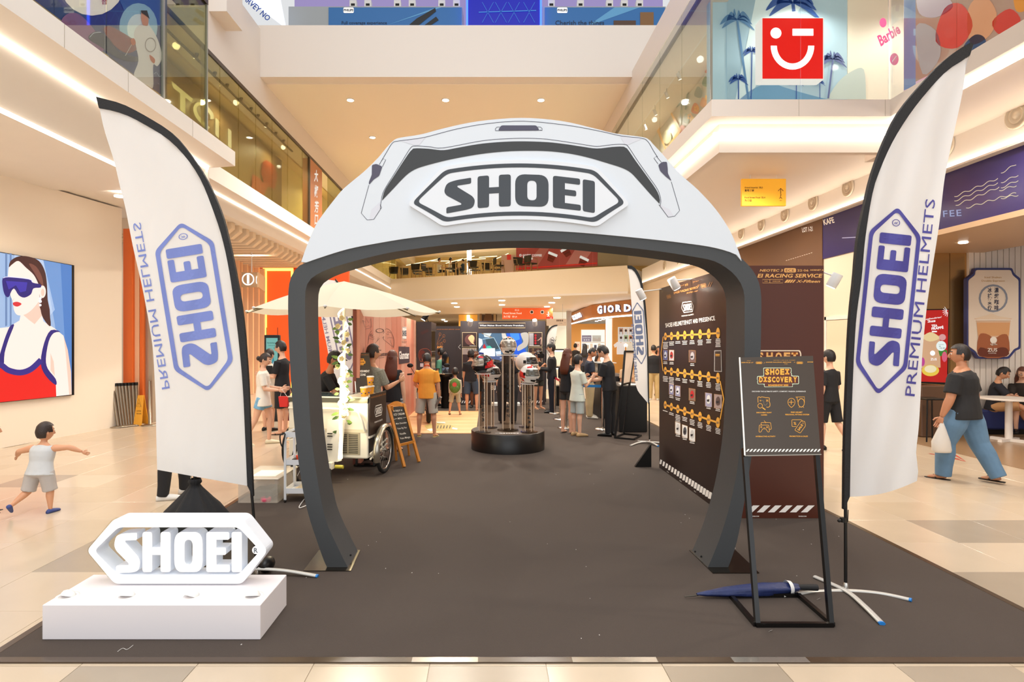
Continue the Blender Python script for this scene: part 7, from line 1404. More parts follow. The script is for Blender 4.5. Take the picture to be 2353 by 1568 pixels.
for a_, m_, lb, c_ in (((-2.50, -2.28, 6.3, 6.6, .016, .12), mat('bag_grey', '#77827c', .6), 'grey folded pouch inside the clear storage bin', 'pouch'), ((-2.56, -2.40, 6.5, 6.75, .016, .16), mat('bag_beige', '#d9c8b4', .7), 'beige bundle at the back of the clear storage bin', 'bundle')):
    o = MB().bbox(*a_, .02).build('bundle', m_); tag(o, lb, c_)
o = MB().lathe([(.05, 0), (.055, .02), (.05, .04), (.035, .04), (.035, 0)], (-2.33, 6.27, .016), 20).build('tape_roll', mat('tape_pink', '#e05a78', .5)); tag(o, 'pink tape roll at the front of the clear storage bin', 'tape')
o = MB().tube(spline([GP(699, 1152)+Vector((0, 0, .02)), GP(688, 1168)+Vector((0, 0, .02)), GP(690, 1172)+Vector((0, 0, .02)), GP(703, 1167)+Vector((0, 0, .02))], 5), .005, 6).build('wire_hook', whm); tag(o, 'bent white wire on the carpet beside the left arch leg', 'wire')
# queue posts stacked against the left wall
stl = mat('stanchion_steel', '#a39684', .28, metal=.85)
tops = [257, 266, 273, 280, 288, 296, 305, 313]; bots = [272, 279, 285, 291, 297, 303, 309, 315]
names_ = ['outermost post, nearest the poster', 'second post counting from the poster', 'third post counting from the poster', 'fourth post counting from the poster', 'fifth post counting from the poster', 'sixth post counting from the poster', 'second-last post beside the yellow sign', 'last post beside the yellow sign']
for k in range(8):
    Y = 11.75+k*.045; a_, b_ = P(tops[k], 883-k*.4, Y), P(bots[k], 980-k*1.3, Y); b_.z = .02
    t = thing('stanchion', 'leaning steel queue stanchion, '+names_[k], 'stanchion', (b_.x, b_.y, 0), 0, 'steel stanchions stored by the left wall'); ax = (a_-b_).normalized()
    MB().lathe([(.15, 0), (.15, .012), (.05, .03)], (0, 0, .003+k*.0), 24, axis=(ax.x*.35, 0, 1)).build('base', stl, t); MB().tube([Vector((0, 0, .03)), Vector((0, 0, .03))+ax*(a_-b_).length*.93], .03, 12).build('tube', stl, t)
    e = Vector((0, 0, .03))+ax*(a_-b_).length*.93; MB().tube([e, e+ax*.06], .034, 12).build('cap', blk, t)
cy = thing('caution_sign', 'yellow folding caution sign beside the stored stanchions', 'caution sign', (P(319, 0, 12.0).x, 12.0, 0)); x = cy.location.x; ylw = mat('caution_yellow', '#f0a92c', .5)
MB().prism([(x-.085, 11.95, .0), (x+.085, 11.95, .0), (x+.06, 12.06, .60), (x-.06, 12.06, .60)], (0, .012, 0)).build('panel', ylw, cy, world=True); MB().prism([(x-.085, 12.2, .0), (x+.085, 12.2, .0), (x+.06, 12.08, .60), (x-.06, 12.08, .60)], (0, .012, 0)).build('panel', ylw, cy, world=True)
ik = Ink(plane_px((x, 11.95, 0), (0, -.98, .18)), .002, .001); bkk = fm('#3a2a14'); ik.line([(314, 935), (319, 916), (324, 935)], 1, bkk, closed=True); ik.text('!', 319, 929, 7, bkk); ik.text('CAUTION', 319, 945, 3, bkk, width=10); ik.text('WET FLOOR', 319, 951, 3, bkk, width=11); ik.build('print', cy)
o = MB().lathe([(.16, .002), (.16, .015), (.05, .03), (.03, .035), (.03, .9)], (P(344, 0, 12.0).x, 12.0, 0), 24).build('stanchion', stl); tag(o, 'single upright steel stanchion half hidden behind the left flag', 'stanchion')
dt = thing('totem_display', 'black freestanding totem display with a teal screen beside the glowing orange panel', 'totem', P(624, 930, 12.6)); Y = 12.6
a_, b_ = P(607, 770, Y), P(642, 0, Y); MB().bbox(a_.x, b_.x, Y, Y+.09, .002, a_.z, .01).build('housing', mat('tv_black', '#101114', .2), dt, world=True)
ik = Ink(plane_px((0, Y, 0), (0, -1, 0)), .003, .002); ik.rect(611.5, 777, 638, 860, fm('#7cc4bc', .4, .6)); ik.text('Shop everything iconic', 625, 788, 3, fm('#1c4a48'), 1, width=22, bold=.02); ik.text('Stock up now', 625, 794, 2, fm('#1c4a48'), 1, width=16); ik.poly([(619, 860), (628, 818), (634, 860)], fm('#1f9cb4', .4, .5), 1); ik.poly([(622, 860), (628, 830), (631, 860)], fm('#e4eef0', .4, .6), 2); ik.build('picture', dt)
for px in (612.5, 638): MB().tube([P(px, 770, Y+.04), P(px, 753, Y+.04)], .006, 6).build('aerial', blk, dt, world=True)
# motorcycle beside the coral wall
mo = thing('motorcycle', 'black motorcycle with round mirrors parked on the timber panel', 'motorcycle', (P(985, 0, 12.2).x, 12.2, .022), R(6)); mbk = mat('moto_black', '#1a1615', .25, coat=.5)
wheel((0, 0, .30), .25, .05, (1, 0, 0), mo, 'wheel', 10); wheel((0, 1.3, .30), .25, .06, (1, 0, 0), mo, 'wheel', 10)
for s__ in (-1, 1):
    MB().tube([(s__*.08, 0, .30), (s__*.09, .22, .88)], .022, 8).build('fork', chrome, mo); MB().tube(spline([(s__*.03, .22, .92), (s__*.2, .24, .99), (s__*.36, .34, .98)], 4), .012, 8).build('handlebar', chrome, mo); MB().tube([(s__*.34, .33, .985), (s__*.44, .38, .975)], .018, 8).build('grip', blk, mo)
    MB().tube([(s__*.28, .28, .98), (s__*.36, .20, 1.12)], .006, 6).build('mirror_stem', blk, mo); MB().ell((s__*.38, .19, 1.17), .065, .02, .045, 14, 8).build('mirror', blk, mo)
MB().lathe([(.02, -.06), (.09, 0), (.10, .05), (.10, .07)], (0, .10, .82), 20, axis=(0, -1, 0)).build('headlight', chrome, mo); MB().ell((0, .55, .78), .14, .28, .13, 16, 10).build('fuel_tank', mbk, mo); MB().ell((0, 1.02, .74), .13, .32, .06, 16, 8).build('seat', blk, mo); MB().bbox(-.14, .14, .4, .9, .25, .6, .05).build('engine', mat('engine_grey', '#4a4644', .4, metal=.7), mo)
MB().tube(spline([(.12, .4, .3), (.16, .7, .22), (.16, 1.4, .32)], 4), [.02]*4+[.03]*4+[.04], 8).build('exhaust', chrome, mo) if False else MB().tube([(.12, .4, .3), (.16, .7, .22), (.16, 1.4, .32)], [.02, .03, .045], 10).build('exhaust', chrome, mo)
MB().ell((0, .0, .40), .07, .22, .20, 12, 8).build('mudguard', mbk, mo); MB().tube([(0, .25, .85), (0, .5, .45), (0, 1.3, .32)], .025, 8).build('frame', mbk, mo)
# ================================================================ PEOPLE
V3 = Vector
SKIN = [mat('skin_light', '#e6b394', .5), mat('skin_warm', '#d69c78', .5), mat('skin_tan', '#bd8260', .5), mat('skin_deep', '#8a5638', .5)]
HB, HD, HR = mat('hair_black', '#1b1412', .45, bump=.5, nscale=90, noise=.3), mat('hair_dark', '#2c1c16', .45, bump=.5, nscale=90, noise=.3), mat('hair_auburn', '#5c2c1a', .4, bump=.5, nscale=90, noise=.3, stretch=(4, 4, .3))
eyew, eyeb, lipm = mat('eye_white', '#efe9e4', .3), mat('eye_dark', '#1d130f', .2), mat('lip', '#b4655a', .5)
def rings(mb, secs, n=16):
    """loft of ellipses: (centre, rx, ry, ux, uy) all Vectors"""
    vs_ = []
    for c, rx, ry, ux, uy in secs:
        for k in range(n): a = 2*pi*k/n; vs_.append(c+ux*rx*cos(a)+uy*ry*sin(a))
    N = len(secs); fs = [(i*n+k, i*n+(k+1) % n, (i+1)*n+(k+1) % n, (i+1)*n+k) for i in range(N-1) for k in range(n)]
    mb.add(vs_, fs+[tuple(range(n))[::-1], tuple(range((N-1)*n, N*n))], True); return mb
def remesh(o, vox, it=3):
    m = o.modifiers.new('remesh', 'REMESH'); m.mode = 'VOXEL'; m.voxel_size = vox; m.use_smooth_shade = True
    s_ = o.modifiers.new('smooth', 'SMOOTH'); s_.iterations = it; s_.factor = .5; return o
def person(label, foot, height, head_deg, top, bottom, shoes, skin=1, hair='short', hairm=None, armL=None, armR=None, legL=None, legR=None, lean=0, sleeve='short', legs='shorts', build=1.0, kid=0, hyaw=0, hpitch=0, hip=None, tw=0, cap=None, mask=None, glasses=False, group=None, female=False, tlen=0, vox=None, hem=1.0, roll=0):
    s = height/1.75; sk = SKIN[skin]; hairm = hairm or HB
    t = thing('person', label, 'person', foot, -R(head_deg), group)
    hs = 1+.42*kid; ls = 1-.16*kid; ts = 1-.02*kid                      # children: larger head, shorter legs
    Lt, Lc, Lf = .43*ls*s, .40*ls*s, .09*s
    dirs = lambda d: V3(d).normalized()
    legL = legL or ((-.03, 0, -1), (-.0, -.02, -1)); legR = legR or ((.03, 0, -1), (.0, -.02, -1))
    hw = .088*s*build
    hz = hip if hip is not None else None
    J = {}
    lows = []
    for sd, lg in ((-1, legL), (1, legR)):
        h = V3((sd*hw, 0, 0)); k = h+dirs(lg[0])*Lt; a = k+dirs(lg[1])*Lc; J[sd] = [h, k, a]; lows.append(a.z)
    base = (-min(lows)+Lf*.85) if hz is None else hz
    for sd in J: J[sd] = [p+V3((0, 0, base)) for p in J[sd]]
    pel = V3((0, 0, base)); up = V3((sin(R(roll)), sin(R(lean)), cos(R(lean)))).normalized(); fw = V3((0, cos(R(lean)), -sin(R(lean)))); rt = V3((cos(R(tw)), sin(R(tw)), 0)); 
    T = .50*s*ts*(1 if not kid else 1.0); b = build
    def tor(z, x, y, oy=0): u = z/.5; r_ = V3((1, 0, 0)).lerp(rt, max(0, u)); return (pel+up*(z*T/.5)+fw*oy*s, x*s*b, y*s*b, r_, fw)
    fem = 1 if female else 0
    tsec = [tor(-.07, .12, .09), tor(-.02, .155+.01*fem, .108), tor(.08, .15, .102), tor(.18, .132-.012*fem, .092), tor(.30, .148-.008*fem, .103), tor(.40, .160-.012*fem, .102), tor(.46, .150-.016*fem, .085), tor(.50, .09, .065), tor(.54, .055, .052)]
    neck0 = pel+up*(.50*T/.5)
    nk = up.lerp(V3((0, 0, 1)), .4).normalized(); hf = V3((sin(R(hyaw))*cos(R(hpitch)), cos(R(hyaw))*cos(R(hpitch)), sin(R(hpitch)))); hr = V3((cos(R(hyaw)), -sin(R(hyaw)), 0)); hu = hr.cross(hf).normalized()
    HR_ = .112*s*hs; hc = neck0+nk*(.10*s)+hu*HR_*.92+hf*.018*s
    skm = MB(); rings(skm, tsec[:], 16)
    skm.tube([neck0-up*.04*s, neck0+nk*.06*s, hc-hu*HR_*.45], [.052*s*b**.5, .048*s*b**.5, .05*s], 12)
    M_ = Matrix((hr, hf, hu)).transposed()
    hv = []; n = 20; m = 14
    def skull(a, e, k=1.0):
        x, y, z = cos(e)*sin(a), cos(e)*cos(a), sin(e); w = .74; d = .86
        if z < 0: w -= .20*(-z)**1.3*(1 if y > -.2 else .3); d -= .05*(-z)
        if z < -.2 and y > 0: y *= 1.02
        return hc+hr*(x*w*HR_*k)+hf*((y*d+(0.06 if y > 0 else -.04)*(1-abs(z)))*HR_*k)+hu*(z*1.06*HR_*k)
    for j in range(m+1):
        for i in range(n): hv.append(skull(2*pi*i/n, -pi/2+pi*j/m))
    hfs = [(j*n+i, j*n+(i+1) % n, (j+1)*n+(i+1) % n, (j+1)*n+i) for j in range(m) for i in range(n)]
    head = MB().add(hv, hfs, True)
    head.tube([skull(0, .12, .96), skull(0, -.05, 1.06), skull(0, -.22, 1.13), skull(0, -.32, 1.0)], [.008*s, .012*s, .020*s, .012*s], 8)     # nose
    for sd in (-1, 1): head.ell(skull(sd*1.62, -.08, 1.02), .018*s*hs**.5, .014*s, .032*s*hs**.5, 8, 6, M_)
    head.build('head', sk, t)
    fc = MB()
    for sd in (-1, 1):
        fc.use(eyew).ell(skull(sd*.36, .06, .98), .015*s, .010*s, .0085*s, 8, 6, M_); fc.use(eyeb).ell(skull(sd*.36, .06, 1.03), .007*s, .006*s, .008*s, 8, 5, M_)
        fc.use(hairm).tube([skull(sd*.18, .28, 1.01), skull(sd*.38, .34, 1.02), skull(sd*.56, .27, 1.01)], .005*s, 5)
    fc.use(lipm).tube([skull(-.22, -.52, 1.0), skull(0, -.50, 1.035), skull(.22, -.52, 1.0)], [.004*s, .0075*s, .004*s], 6); fc.build('face', None, t)
    # limbs of the body
    shw = (.165-.012*fem)*s*b**.6; sh = {sd: neck0-up*.055*s*ts+rt*sd*shw for sd in (-1, 1)}
    La, Lw = .29*s*(1-.08*kid), .25*s*(1-.08*kid)
    armL = armL or ((-.12, 0, -1), (-.04, .15, -1)); armR = armR or ((.12, 0, -1), (.04, .15, -1)); A_ = {}
    for sd, am_ in ((-1, armL), (1, armR)):
        e = sh[sd]+dirs(am_[0])*La; w = e+dirs(am_[1])*Lw; A_[sd] = (sh[sd], e, w)
        skm.tube([sh[sd], sh[sd].lerp(e, .35), sh[sd].lerp(e, .8), e, e.lerp(w, .3), e.lerp(w, .75), w], [.05*s*b, .047*s*b, .040*s*b, .038*s*b, .039*s*b, .028*s*b, .024*s*b**.5], 10)
    cal = .048*s*b**.7
    for sd in (-1, 1):
        h, k, a = J[sd]; bk_ = V3((0, -1, 0))
        skm.tube([h+V3((0, 0, .02*s)), h.lerp(k, .3), h.lerp(k, .8), k, k.lerp(a, .25)+bk_*.012*s, k.lerp(a, .6)+bk_*.006*s, a], [.085*s*b, .080*s*b, .058*s*b, .052*s*b**.7, cal*1.12, cal*.85, .034*s], 12)
    # feet
    fdir = {}
    for sd in (-1, 1):
        a = J[sd][2]; d = (J[sd][2]-J[sd][1]).normalized(); f_ = V3((sd*.12, 1, 0)); f_ = (f_-d*f_.dot(d)*.85).normalized()
        if a.z-base*0 < Lf*1.2: f_ = V3((sd*.14, 1, 0)).normalized()
        fdir[sd] = f_; dn = V3((0, 0, -1)) if a.z < Lf*1.25 else (d-f_*d.dot(f_)).normalized()
        fdir[sd] = (f_, dn); skm.tube([a+dn*.03*s-f_*.03*s, a+dn*.045*s+f_*.05*s, a+dn*.055*s+f_*.12*s, a+dn*.06*s+f_*.165*s], [.032*s, (.036*s, .030*s), (.040*s, .022*s), (.032*s, .014*s)], 10)
    body = remesh(skm.build('body', sk, t), vox or max(.010, .0115*s)); 
    # hands: palm, four unequal fingers, thumb from the side
    for sd, am_ in ((-1, armL), (1, armR)):
        e, w = A_[sd][1], A_[sd][2]; d = (w-e).normalized(); side = V3((0, 1, 0)) if abs(d.z) > .6 else V3((0, 0, 1)); u = (side-d*side.dot(d)).normalized(); pn = d.cross(u)*(-sd if abs(d.z) > .6 else sd*0+1); g = s*(1-.1*kid)
        mb = MB(); rings(mb, [(w, .022*g, .017*g, u, pn), (w+d*.03*g, .034*g, .016*g, u, pn), (w+d*.07*g, .040*g, .015*g, u, pn), (w+d*.09*g, .036*g, .012*g, u, pn)], 12)
        for i, (o_, L_) in enumerate(((.030, .062), (.011, .072), (-.010, .067), (-.030, .052))):
            p0 = w+d*.082*g+u*o_*g; c_ = pn*-.35; p1 = p0+(d*.93+c_*.35).normalized()*L_*.45*g; p2 = p1+(d*.75+c_*1.1).normalized()*L_*.32*g; p3 = p2+(d*.45+c_*1.7).normalized()*L_*.25*g
            mb.tube([p0, p1, p2, p3], [.0095*g, .009*g, .008*g, .0065*g], 7)
        t0 = w+d*.025*g+u*.026*g; t1 = t0+(d*.6+u*.75-pn*.25).normalized()*.036*g; t2 = t1+(d*.9+u*.25-pn*.35).normalized()*.032*g; mb.tube([t0, t1, t2], [.013*g, .011*g, .008*g], 7)
        mb.build('hand', sk, t)
    # shirt
    if top:
        cm = MB(); L0 = -.06-tlen; ss = [tor(L0, .186*hem, .130*hem), tor(-.0, .180, .126), tor(.10, .162, .118), tor(.20, .150-.006*fem, .110), tor(.30, .163-.006*fem, .118), tor(.40, .174-.012*fem, .114), tor(.455, .160-.014*fem, .094), tor(.495, .095, .070), tor(.512, .066, .062)]
        rings(cm, ss, 20)
        for sd in (-1, 1):
            S_, e, w = A_[sd]
            if sleeve == 'none': cm.ell(S_-V3((sd*.025*s, 0, 0)), .05*s, .05*s, .055*s); continue
            if sleeve == 'short': d = (e-S_); cm.tube([S_-d*.02, S_+d*.3, S_+d*.62, S_+d*.80], [.062*s*b, .064*s*b, .064*s*b, .066*s*b], 12)
            elif sleeve == 'long': cm.tube([S_, S_.lerp(e, .4), S_.lerp(e, .9), e, e.lerp(w, .4), e.lerp(w, .92)], [.062*s*b, .060*s*b, .052*s*b, .050*s*b, .044*s*b, .036*s*b], 12)
        remesh(cm.build('shirt', top, t), vox or max(.010, .0115*s), 4)
    if bottom:
        cm = MB(); rings(cm, [tor(.055, .150, .110), tor(0, .160, .118), tor(-.06, .158, .118), tor(-.10, .12, .09)], 20)
        for sd in (-1, 1):
            h, k, a = J[sd]
            if legs == 'shorts': d = k-h; cm.tube([h+V3((0, 0, .01)), h+d*.3, h+d*.75, h+d*.98], [.094*s*b, .094*s*b, .088*s*b, .090*s*b], 14)
            elif legs == 'short': d = k-h; cm.tube([h, h+d*.3, h+d*.52], [.094*s*b, .094*s*b, .094*s*b], 14)
            else: bk_ = V3((0, -1, 0)); w_ = 1.0 if legs == 'long' else 1.22; cm.tube([h+V3((0, 0, .01)), h.lerp(k, .4), k, k.lerp(a, .35)+bk_*.008*s, k.lerp(a, .75), a+(a-k).normalized()*.03*s], [.093*s*b, .084*s*b*w_, .066*s*b*w_, .064*s*b*w_, .056*s*b*w_, .052*s*b*w_], 14)
        remesh(cm.build('trousers' if legs in ('long', 'wide') else 'shorts', bottom, t), vox or max(.010, .0115*s), 4)
    if shoes:
        for sd in (-1, 1):
            a = J[sd][2]; f_, dn = fdir[sd]; r_ = f_.cross(dn); mb = MB(); kind, sm_ = shoes
            z0 = a+dn*Lf*.84
            if kind == 'sandal':
                secs = []
                for q, w_ in ((-.075, .022), (-.05, .036), (.02, .036), (.10, .046), (.165, .040), (.195, .018)): secs.append((z0+f_*q*s, w_*s, .009*s, r_, dn))
                rings(mb, secs, 12); mb.tube([z0+f_*.07*s-dn*.01*s+r_*.042*s, z0+f_*.10*s-dn*.045*s, z0+f_*.07*s-dn*.01*s-r_*.042*s], .009*s, 6)
            else:
                hgt = .045 if kind == 'shoe' else .05; secs = []
                for q, w_, hh in ((-.07, .030, .030), (-.045, .040, .042), (.01, .042, hgt), (.08, .047, .036), (.14, .046, .030), (.185, .034, .022), (.20, .016, .014)): secs.append((z0+f_*q*s-dn*hh*s*.85, w_*s, hh*s, r_, dn))
                rings(mb, secs, 14)
            mb.build('shoe' if kind != 'sandal' else 'sandal', sm_, t)
    # hair
    hmb = MB(); lim = {'short': (.02, -.45), 'buzz': (.1, -.2), 'bun': (.05, -.35), 'long': (-.2, -.6), 'bob': (-.2, -.6), 'pony': (.0, -.35)}[hair]
    nn, mm = 28, 16; vi = {}; vs_ = []; fs = []
    for j in range(mm+1):
        for i in range(nn):
            a_, e = 2*pi*i/nn, -pi/2+pi*j/mm; th = 1.13 if hair != 'buzz' else 1.05
            if e > .5: th += .05
            vs_.append(skull(a_, e, th+.012*sin(i*5.1)*cos(j*3.3)))
    for j in range(mm):
        for i in range(nn):
            a_ = 2*pi*(i+.5)/nn; a_ = a_-2*pi if a_ > pi else a_; e = -pi/2+pi*(j+.5)/mm; fr = abs(a_)
            lo = .62 if fr < 1.05 else (lim[0] if fr < 1.75 else lim[1]-.1)
            if hair in ('long', 'bob') and 1.05 <= fr < 1.75: lo = -.5
            if e > lo: fs.append((j*nn+i, j*nn+(i+1) % nn, (j+1)*nn+(i+1) % nn, (j+1)*nn+i))
    hmb.add(vs_, fs, True)
    if hair == 'bob':
        rings(hmb, [(hc+hu*.2*HR_-hf*.15*HR_, .80*HR_, .78*HR_, hr, hf), (hc-hu*.35*HR_-hf*.28*HR_, .86*HR_, .70*HR_, hr, hf), (hc-hu*.85*HR_-hf*.3*HR_, .74*HR_, .55*HR_, hr, hf)], 18)
    if hair == 'long':
        dn_ = V3((0, 0, -1)); rings(hmb, [(hc+hu*.3*HR_-hf*.3*HR_, .80*HR_, .70*HR_, hr, hf), (hc-hu*.5*HR_-hf*.42*HR_, .88*HR_, .52*HR_, hr, hf), (hc-hu*1.3*HR_-hf*.75*HR_, .98*HR_, .40*HR_, hr, hf), (hc+dn_*2.6*HR_-hf*1.05*HR_, 1.0*HR_, .30*HR_, hr, hf), (hc+dn_*3.6*HR_-hf*1.1*HR_, .7*HR_, .16*HR_, hr, hf)], 18)
    if hair == 'bun': hmb.ell(hc-hf*1.12*HR_+hu*.05*HR_, .40*HR_, .36*HR_, .40*HR_)
    if hair == 'pony': hmb.tube([hc-hf*.95*HR_+hu*.3*HR_, hc-hf*1.35*HR_, hc-hf*1.3*HR_-hu*1.2*HR_, hc-hf*1.1*HR_-hu*2.0*HR_], [.2*HR_, .28*HR_, .22*HR_, .08*HR_], 10)
    ho = hmb.build('hair', hairm, t)
    if cap:
        mb = MB(); vs_ = []; n = 24
        for j in range(8):
            for i in range(n): vs_.append(skull(2*pi*i/n, .28+(pi/2-.28)*j/7, 1.17))
        mb.add(vs_, [(j*n+i, j*n+(i+1) % n, (j+1)*n+(i+1) % n, (j+1)*n+i) for j in range(7) for i in range(n)], True)
        a0 = [skull(-.8+1.6*i/8, .33, 1.15) for i in range(9)]; a1 = [skull(-.8+1.6*i/8, .36, 1.15)+hf*(.75*HR_*cos((-.8+1.6*i/8)*1.3))-hu*.05*HR_ for i in range(9)]; mb.strip(a0, a1, smooth=True); mb.strip([p-hu*.012 for p in a1], [p-hu*.012 for p in a0], smooth=True); mb.strip(a1, [p-hu*.012 for p in a1]); mb.build('cap', cap, t)
    if mask:
        mb = MB(); vs_ = []
        for j in range(7):
            for i in range(13): vs_.append(skull(-1.2+2.4*i/12, -1.15+1.1*j/6, 1.12))
        mb.add(vs_, [(j*13+i, j*13+i+1, (j+1)*13+i+1, (j+1)*13+i) for j in range(6) for i in range(12)], True); mb.build('face_mask', mask, t)
    if glasses:
        mb = MB()
        for sd in (-1, 1):
            c = skull(sd*.36, .05, 1.1); mb.tube([c+hr*.022*s*cos(q*pi/6)+hu*.018*s*sin(q*pi/6) for q in range(12)], .0022*s, 5, closed=True); mb.tube([skull(sd*.62, .06, 1.09), skull(sd*1.5, .02, 1.06)], .002*s, 5)
        mb.build('glasses', blk, t)
    return t, A_, J, (hc, hr, hf, hu, HR_), tor
def at(px, py): p = GP(px, py); return p
def ht(headpy, Y): return H-(headpy-784)*Y/F
def W_(t, p): return world_matrix(t) @ p
c = lambda n, h, **k: mat('cloth_'+n, h, .85, **{**dict(bump=.25, nscale=14, noise=.08), **k})
cblack, cwhite, cmint, cgrey = c('black', '#1e1d20'), c('cream', '#f1e9db'), c('mint', '#d9ded0'), c('grey', '#b9b6ae')
def add_print(t, tor, fn_draw, back=True):      # small print on the shirt's back or chest
    pass
# -- child running
Y = 5.88
p, A1, J1, hd, tr = person('toddler running away in grey sleeveless top, shorts and blue clogs', (at(92, 1180).x, Y, 0), .93, 4, c('pale_grey', '#c9cbcd'), c('short_grey', '#b9b2ae'), ('shoe', mat('clog_blue', '#3a4a86', .6)), 1, 'short', HD, kid=1, hyaw=25, lean=10, sleeve='none', legs='shorts', armL=((-1, -.1, -.25), (-.6, .5, -.45)), armR=((1, .2, .05), (.9, .5, -.5)), legL=((-.18, -.15, -1), (-.25, -.75, -.55)), legR=((.10, .15, -1), (.05, -.05, -1)), hem=1.05, vox=.009, build=1.38)
# -- person behind the left flag
person('person in loose black clothes standing mostly hidden behind the left flag', (at(402, 1143).x, 6.5, 0), 1.62, 60, cblack, cblack, ('shoe', mat('shoe_white', '#e6e2dc', .6)), 1, 'short', legs='wide', sleeve='long', legL=((-.08, .25, -1), (0, 0, -1)), legR=((.05, -.22, -1), (0, -.1, -1)), armL=((-.5, .1, -1), (-.2, .3, -1)))
tl_ = mat('cloth_teal', '#1f7a86', .8); person('child in teal clothes just entering the picture beside the tiled walkway', (P(-26, 0, 5.9).x, 5.9, 0), .95, 60, tl_, tl_, ('sandal', blk), 1, 'short', kid=1, legs='shorts')
# -- left group
p, A1, J1, hd, tr = person('woman with a hair bun in a cream t-shirt carrying a red bag', (at(608, 1020).x, 9.8, 0), 1.53, 78, cwhite, c('blueprint', '#7fb4d8', noise=.5, nscale=22), ('shoe', mat('clog_cream', '#f0e3c0', .6)), 0, 'bun', HD, female=True, sleeve='short', legs='short', legL=((0, .28, -1), (0, -.05, -1)), legR=((0, -.30, -1), (0, -.45, -1)), armR=((.1, .2, -1), (0, 1, -.1)), armL=((-.1, .25, -1), (.1, 1, -.05)), hyaw=8, hpitch=-12, tlen=.10, hem=1.12, build=1.05)
w = W_(p, A1[1][2]); o = MB().prism([w+V3((.0, -.02, -.10)), w+V3((.16, -.02, -.10)), w+V3((.14, -.02, -.27)), w+V3((.02, -.02, -.27))], (0, .07, 0)).build('paper_bag', mat('bag_red', '#d8261e', .5)); tag(o, 'small red bag hanging from the hand of the woman with the bun', 'bag'); MB().tube([w+V3((.02, .01, -.1)), w+V3((.05, .0, .02)), w+V3((.13, .01, -.1))], .004, 5).build('handle', whm, o)
person('woman in a loose cream top standing behind the woman with the bun', (at(618, 990).x, 11.3, 0), 1.56, 20, c('ivory', '#efe6d6'), c('tan', '#c9a98c'), ('shoe', blk), 0, 'pony', HD, female=True, sleeve='long', legs='shorts')
p, A1, J1, hd, tr = person('man in a black polo and glasses holding a dark tablet', (at(648, 998).x, 10.9, 0), 1.72, -80, cblack, cblack, ('sandal', blk), 0, 'short', HB, glasses=True, hpitch=-8, sleeve='short', legs='shorts', armL=((-.1, .2, -1), (.1, 1, .15)), armR=((.1, .25, -1), (-.1, 1, .05)))
w = W_(p, A1[-1][2]); tag(MB().box(w.x-.02, w.x+.20, w.y-.06, w.y-.045, w.z+.02, w.z+.17).build('tablet', blk), 'dark tablet held by the man in the black polo', 'tablet')
w = W_(p, A1[1][2]); tag(MB().lathe([(.03, 0), (.038, .10)], (w.x-.10, w.y-.02, w.z-.01), 14).build('coffee_cup', mat('cup_brown', '#5a3a26', .5)), 'brown cup in the hand of the man in the black polo', 'cup')
person('small boy in grey t-shirt and dark red shorts beside the arch leg', (at(666, 992).x, 11.1, 0), .89, 170, cgrey, c('maroon', '#8c1f30'), ('shoe', whm), 0, 'short', HD, kid=1)
# -- cart attendant with cap and mask
person('cart attendant in black cap and black face mask bending over the freezer cart', (P(742, 0, 8.3).x-.08, 8.3, 0), 1.62, 88, cblack, cblack, ('shoe', blk), 2, 'short', HB, cap=mat('cap_black', '#2c2a26', .7), mask=blk, lean=22, hpitch=-16, sleeve='short', armR=((.05, .55, -1), (-.05, .9, -.6)), armL=((-.05, .35, -1), (.05, .8, -.55)), legs='long')
# -- at the coral wall
p, A1, J1, hd, tr = person('man in a grey patterned t-shirt facing the coral wall', (P(855, 0, 8.45).x, 8.45, .007), 1.66, 35, c('patterned', '#96968c', noise=.55, nscale=60), c('dgrey', '#3c3c40'), ('shoe', blk), 1, 'short', HD, hyaw=15, armR=((.15, .4, -1), (.1, 1, .4)), legs='long')
p, A1, J1, hd, tr = person('woman with long auburn hair in a black sleeveless top and grey shorts', (P(901, 0, 9.2).x, 9.2, .007), 1.56, 5, cblack, c('lightgrey', '#a8a6a8'), ('sandal', blk), 0, 'long', HR, female=True, sleeve='none', legs='shorts', build=1.08, armL=((-.03, .35, -1), (.3, .9, .3)))
p, A1, J1, hd, tr = person('boy in a bright orange-yellow t-shirt and grey shorts seen from behind', (at(982, 1003).x, 10.55, .007), 1.50, 8, c('orange', '#f2a23a'), c('stone', '#b9b2a4'), ('sandal', mat('sandal_olive', '#a89a5c', .6)), 1, 'short', HB, hyaw=-12, hpitch=-22, build=1.12, armR=((.2, .05, -1), (.05, .15, -1)), armL=((-.3, .2, -1), (.1, .9, -.4)), legL=((-.12, 0, -1), (-.05, 0, -1)), legR=((.10, 0, -1), (.05, 0, -1)), tlen=.05, vox=.011)
hc_, hr_, hf_, hu_, HRr = hd; MB().tube([W_(p, hc_-hu_*1.35*HRr+hr_*.5*HRr*cos(q)+hf_*.55*HRr*sin(q)-hf_*.15*HRr) for q in [i*pi/6 for i in range(12)]], .008, 6, closed=True).build('lanyard', mat('lanyard_orange', '#e8501e', .6), p, world=True)
w = W_(p, A1[1][2]); tag(MB().box(-.02, .02, -.1, .1, -.28, 0, Matrix.Translation(w+V3((.03, 0, 0))) @ Matrix.Rotation(.5, 4, 'Y')).build('booklet', mat('booklet', '#6a5a50', .5, noise=.6, nscale=18)), 'patterned booklet held low by the boy in orange-yellow', 'booklet')
p, A1, J1, hd, tr = person('small boy in a hooded grey top wearing a green backpack', (at(1046, 955).x, 13.6, .02), 1.10, 5, c('hood', '#d0c4b0'), c('khaki2', '#b8ac90'), ('sandal', blk), 1, 'short', HB, kid=.6, sleeve='long', legL=((-.2, .05, -1), (-.12, -.05, -1)), legR=((.12, 0, -1), (.1, 0, -1)))
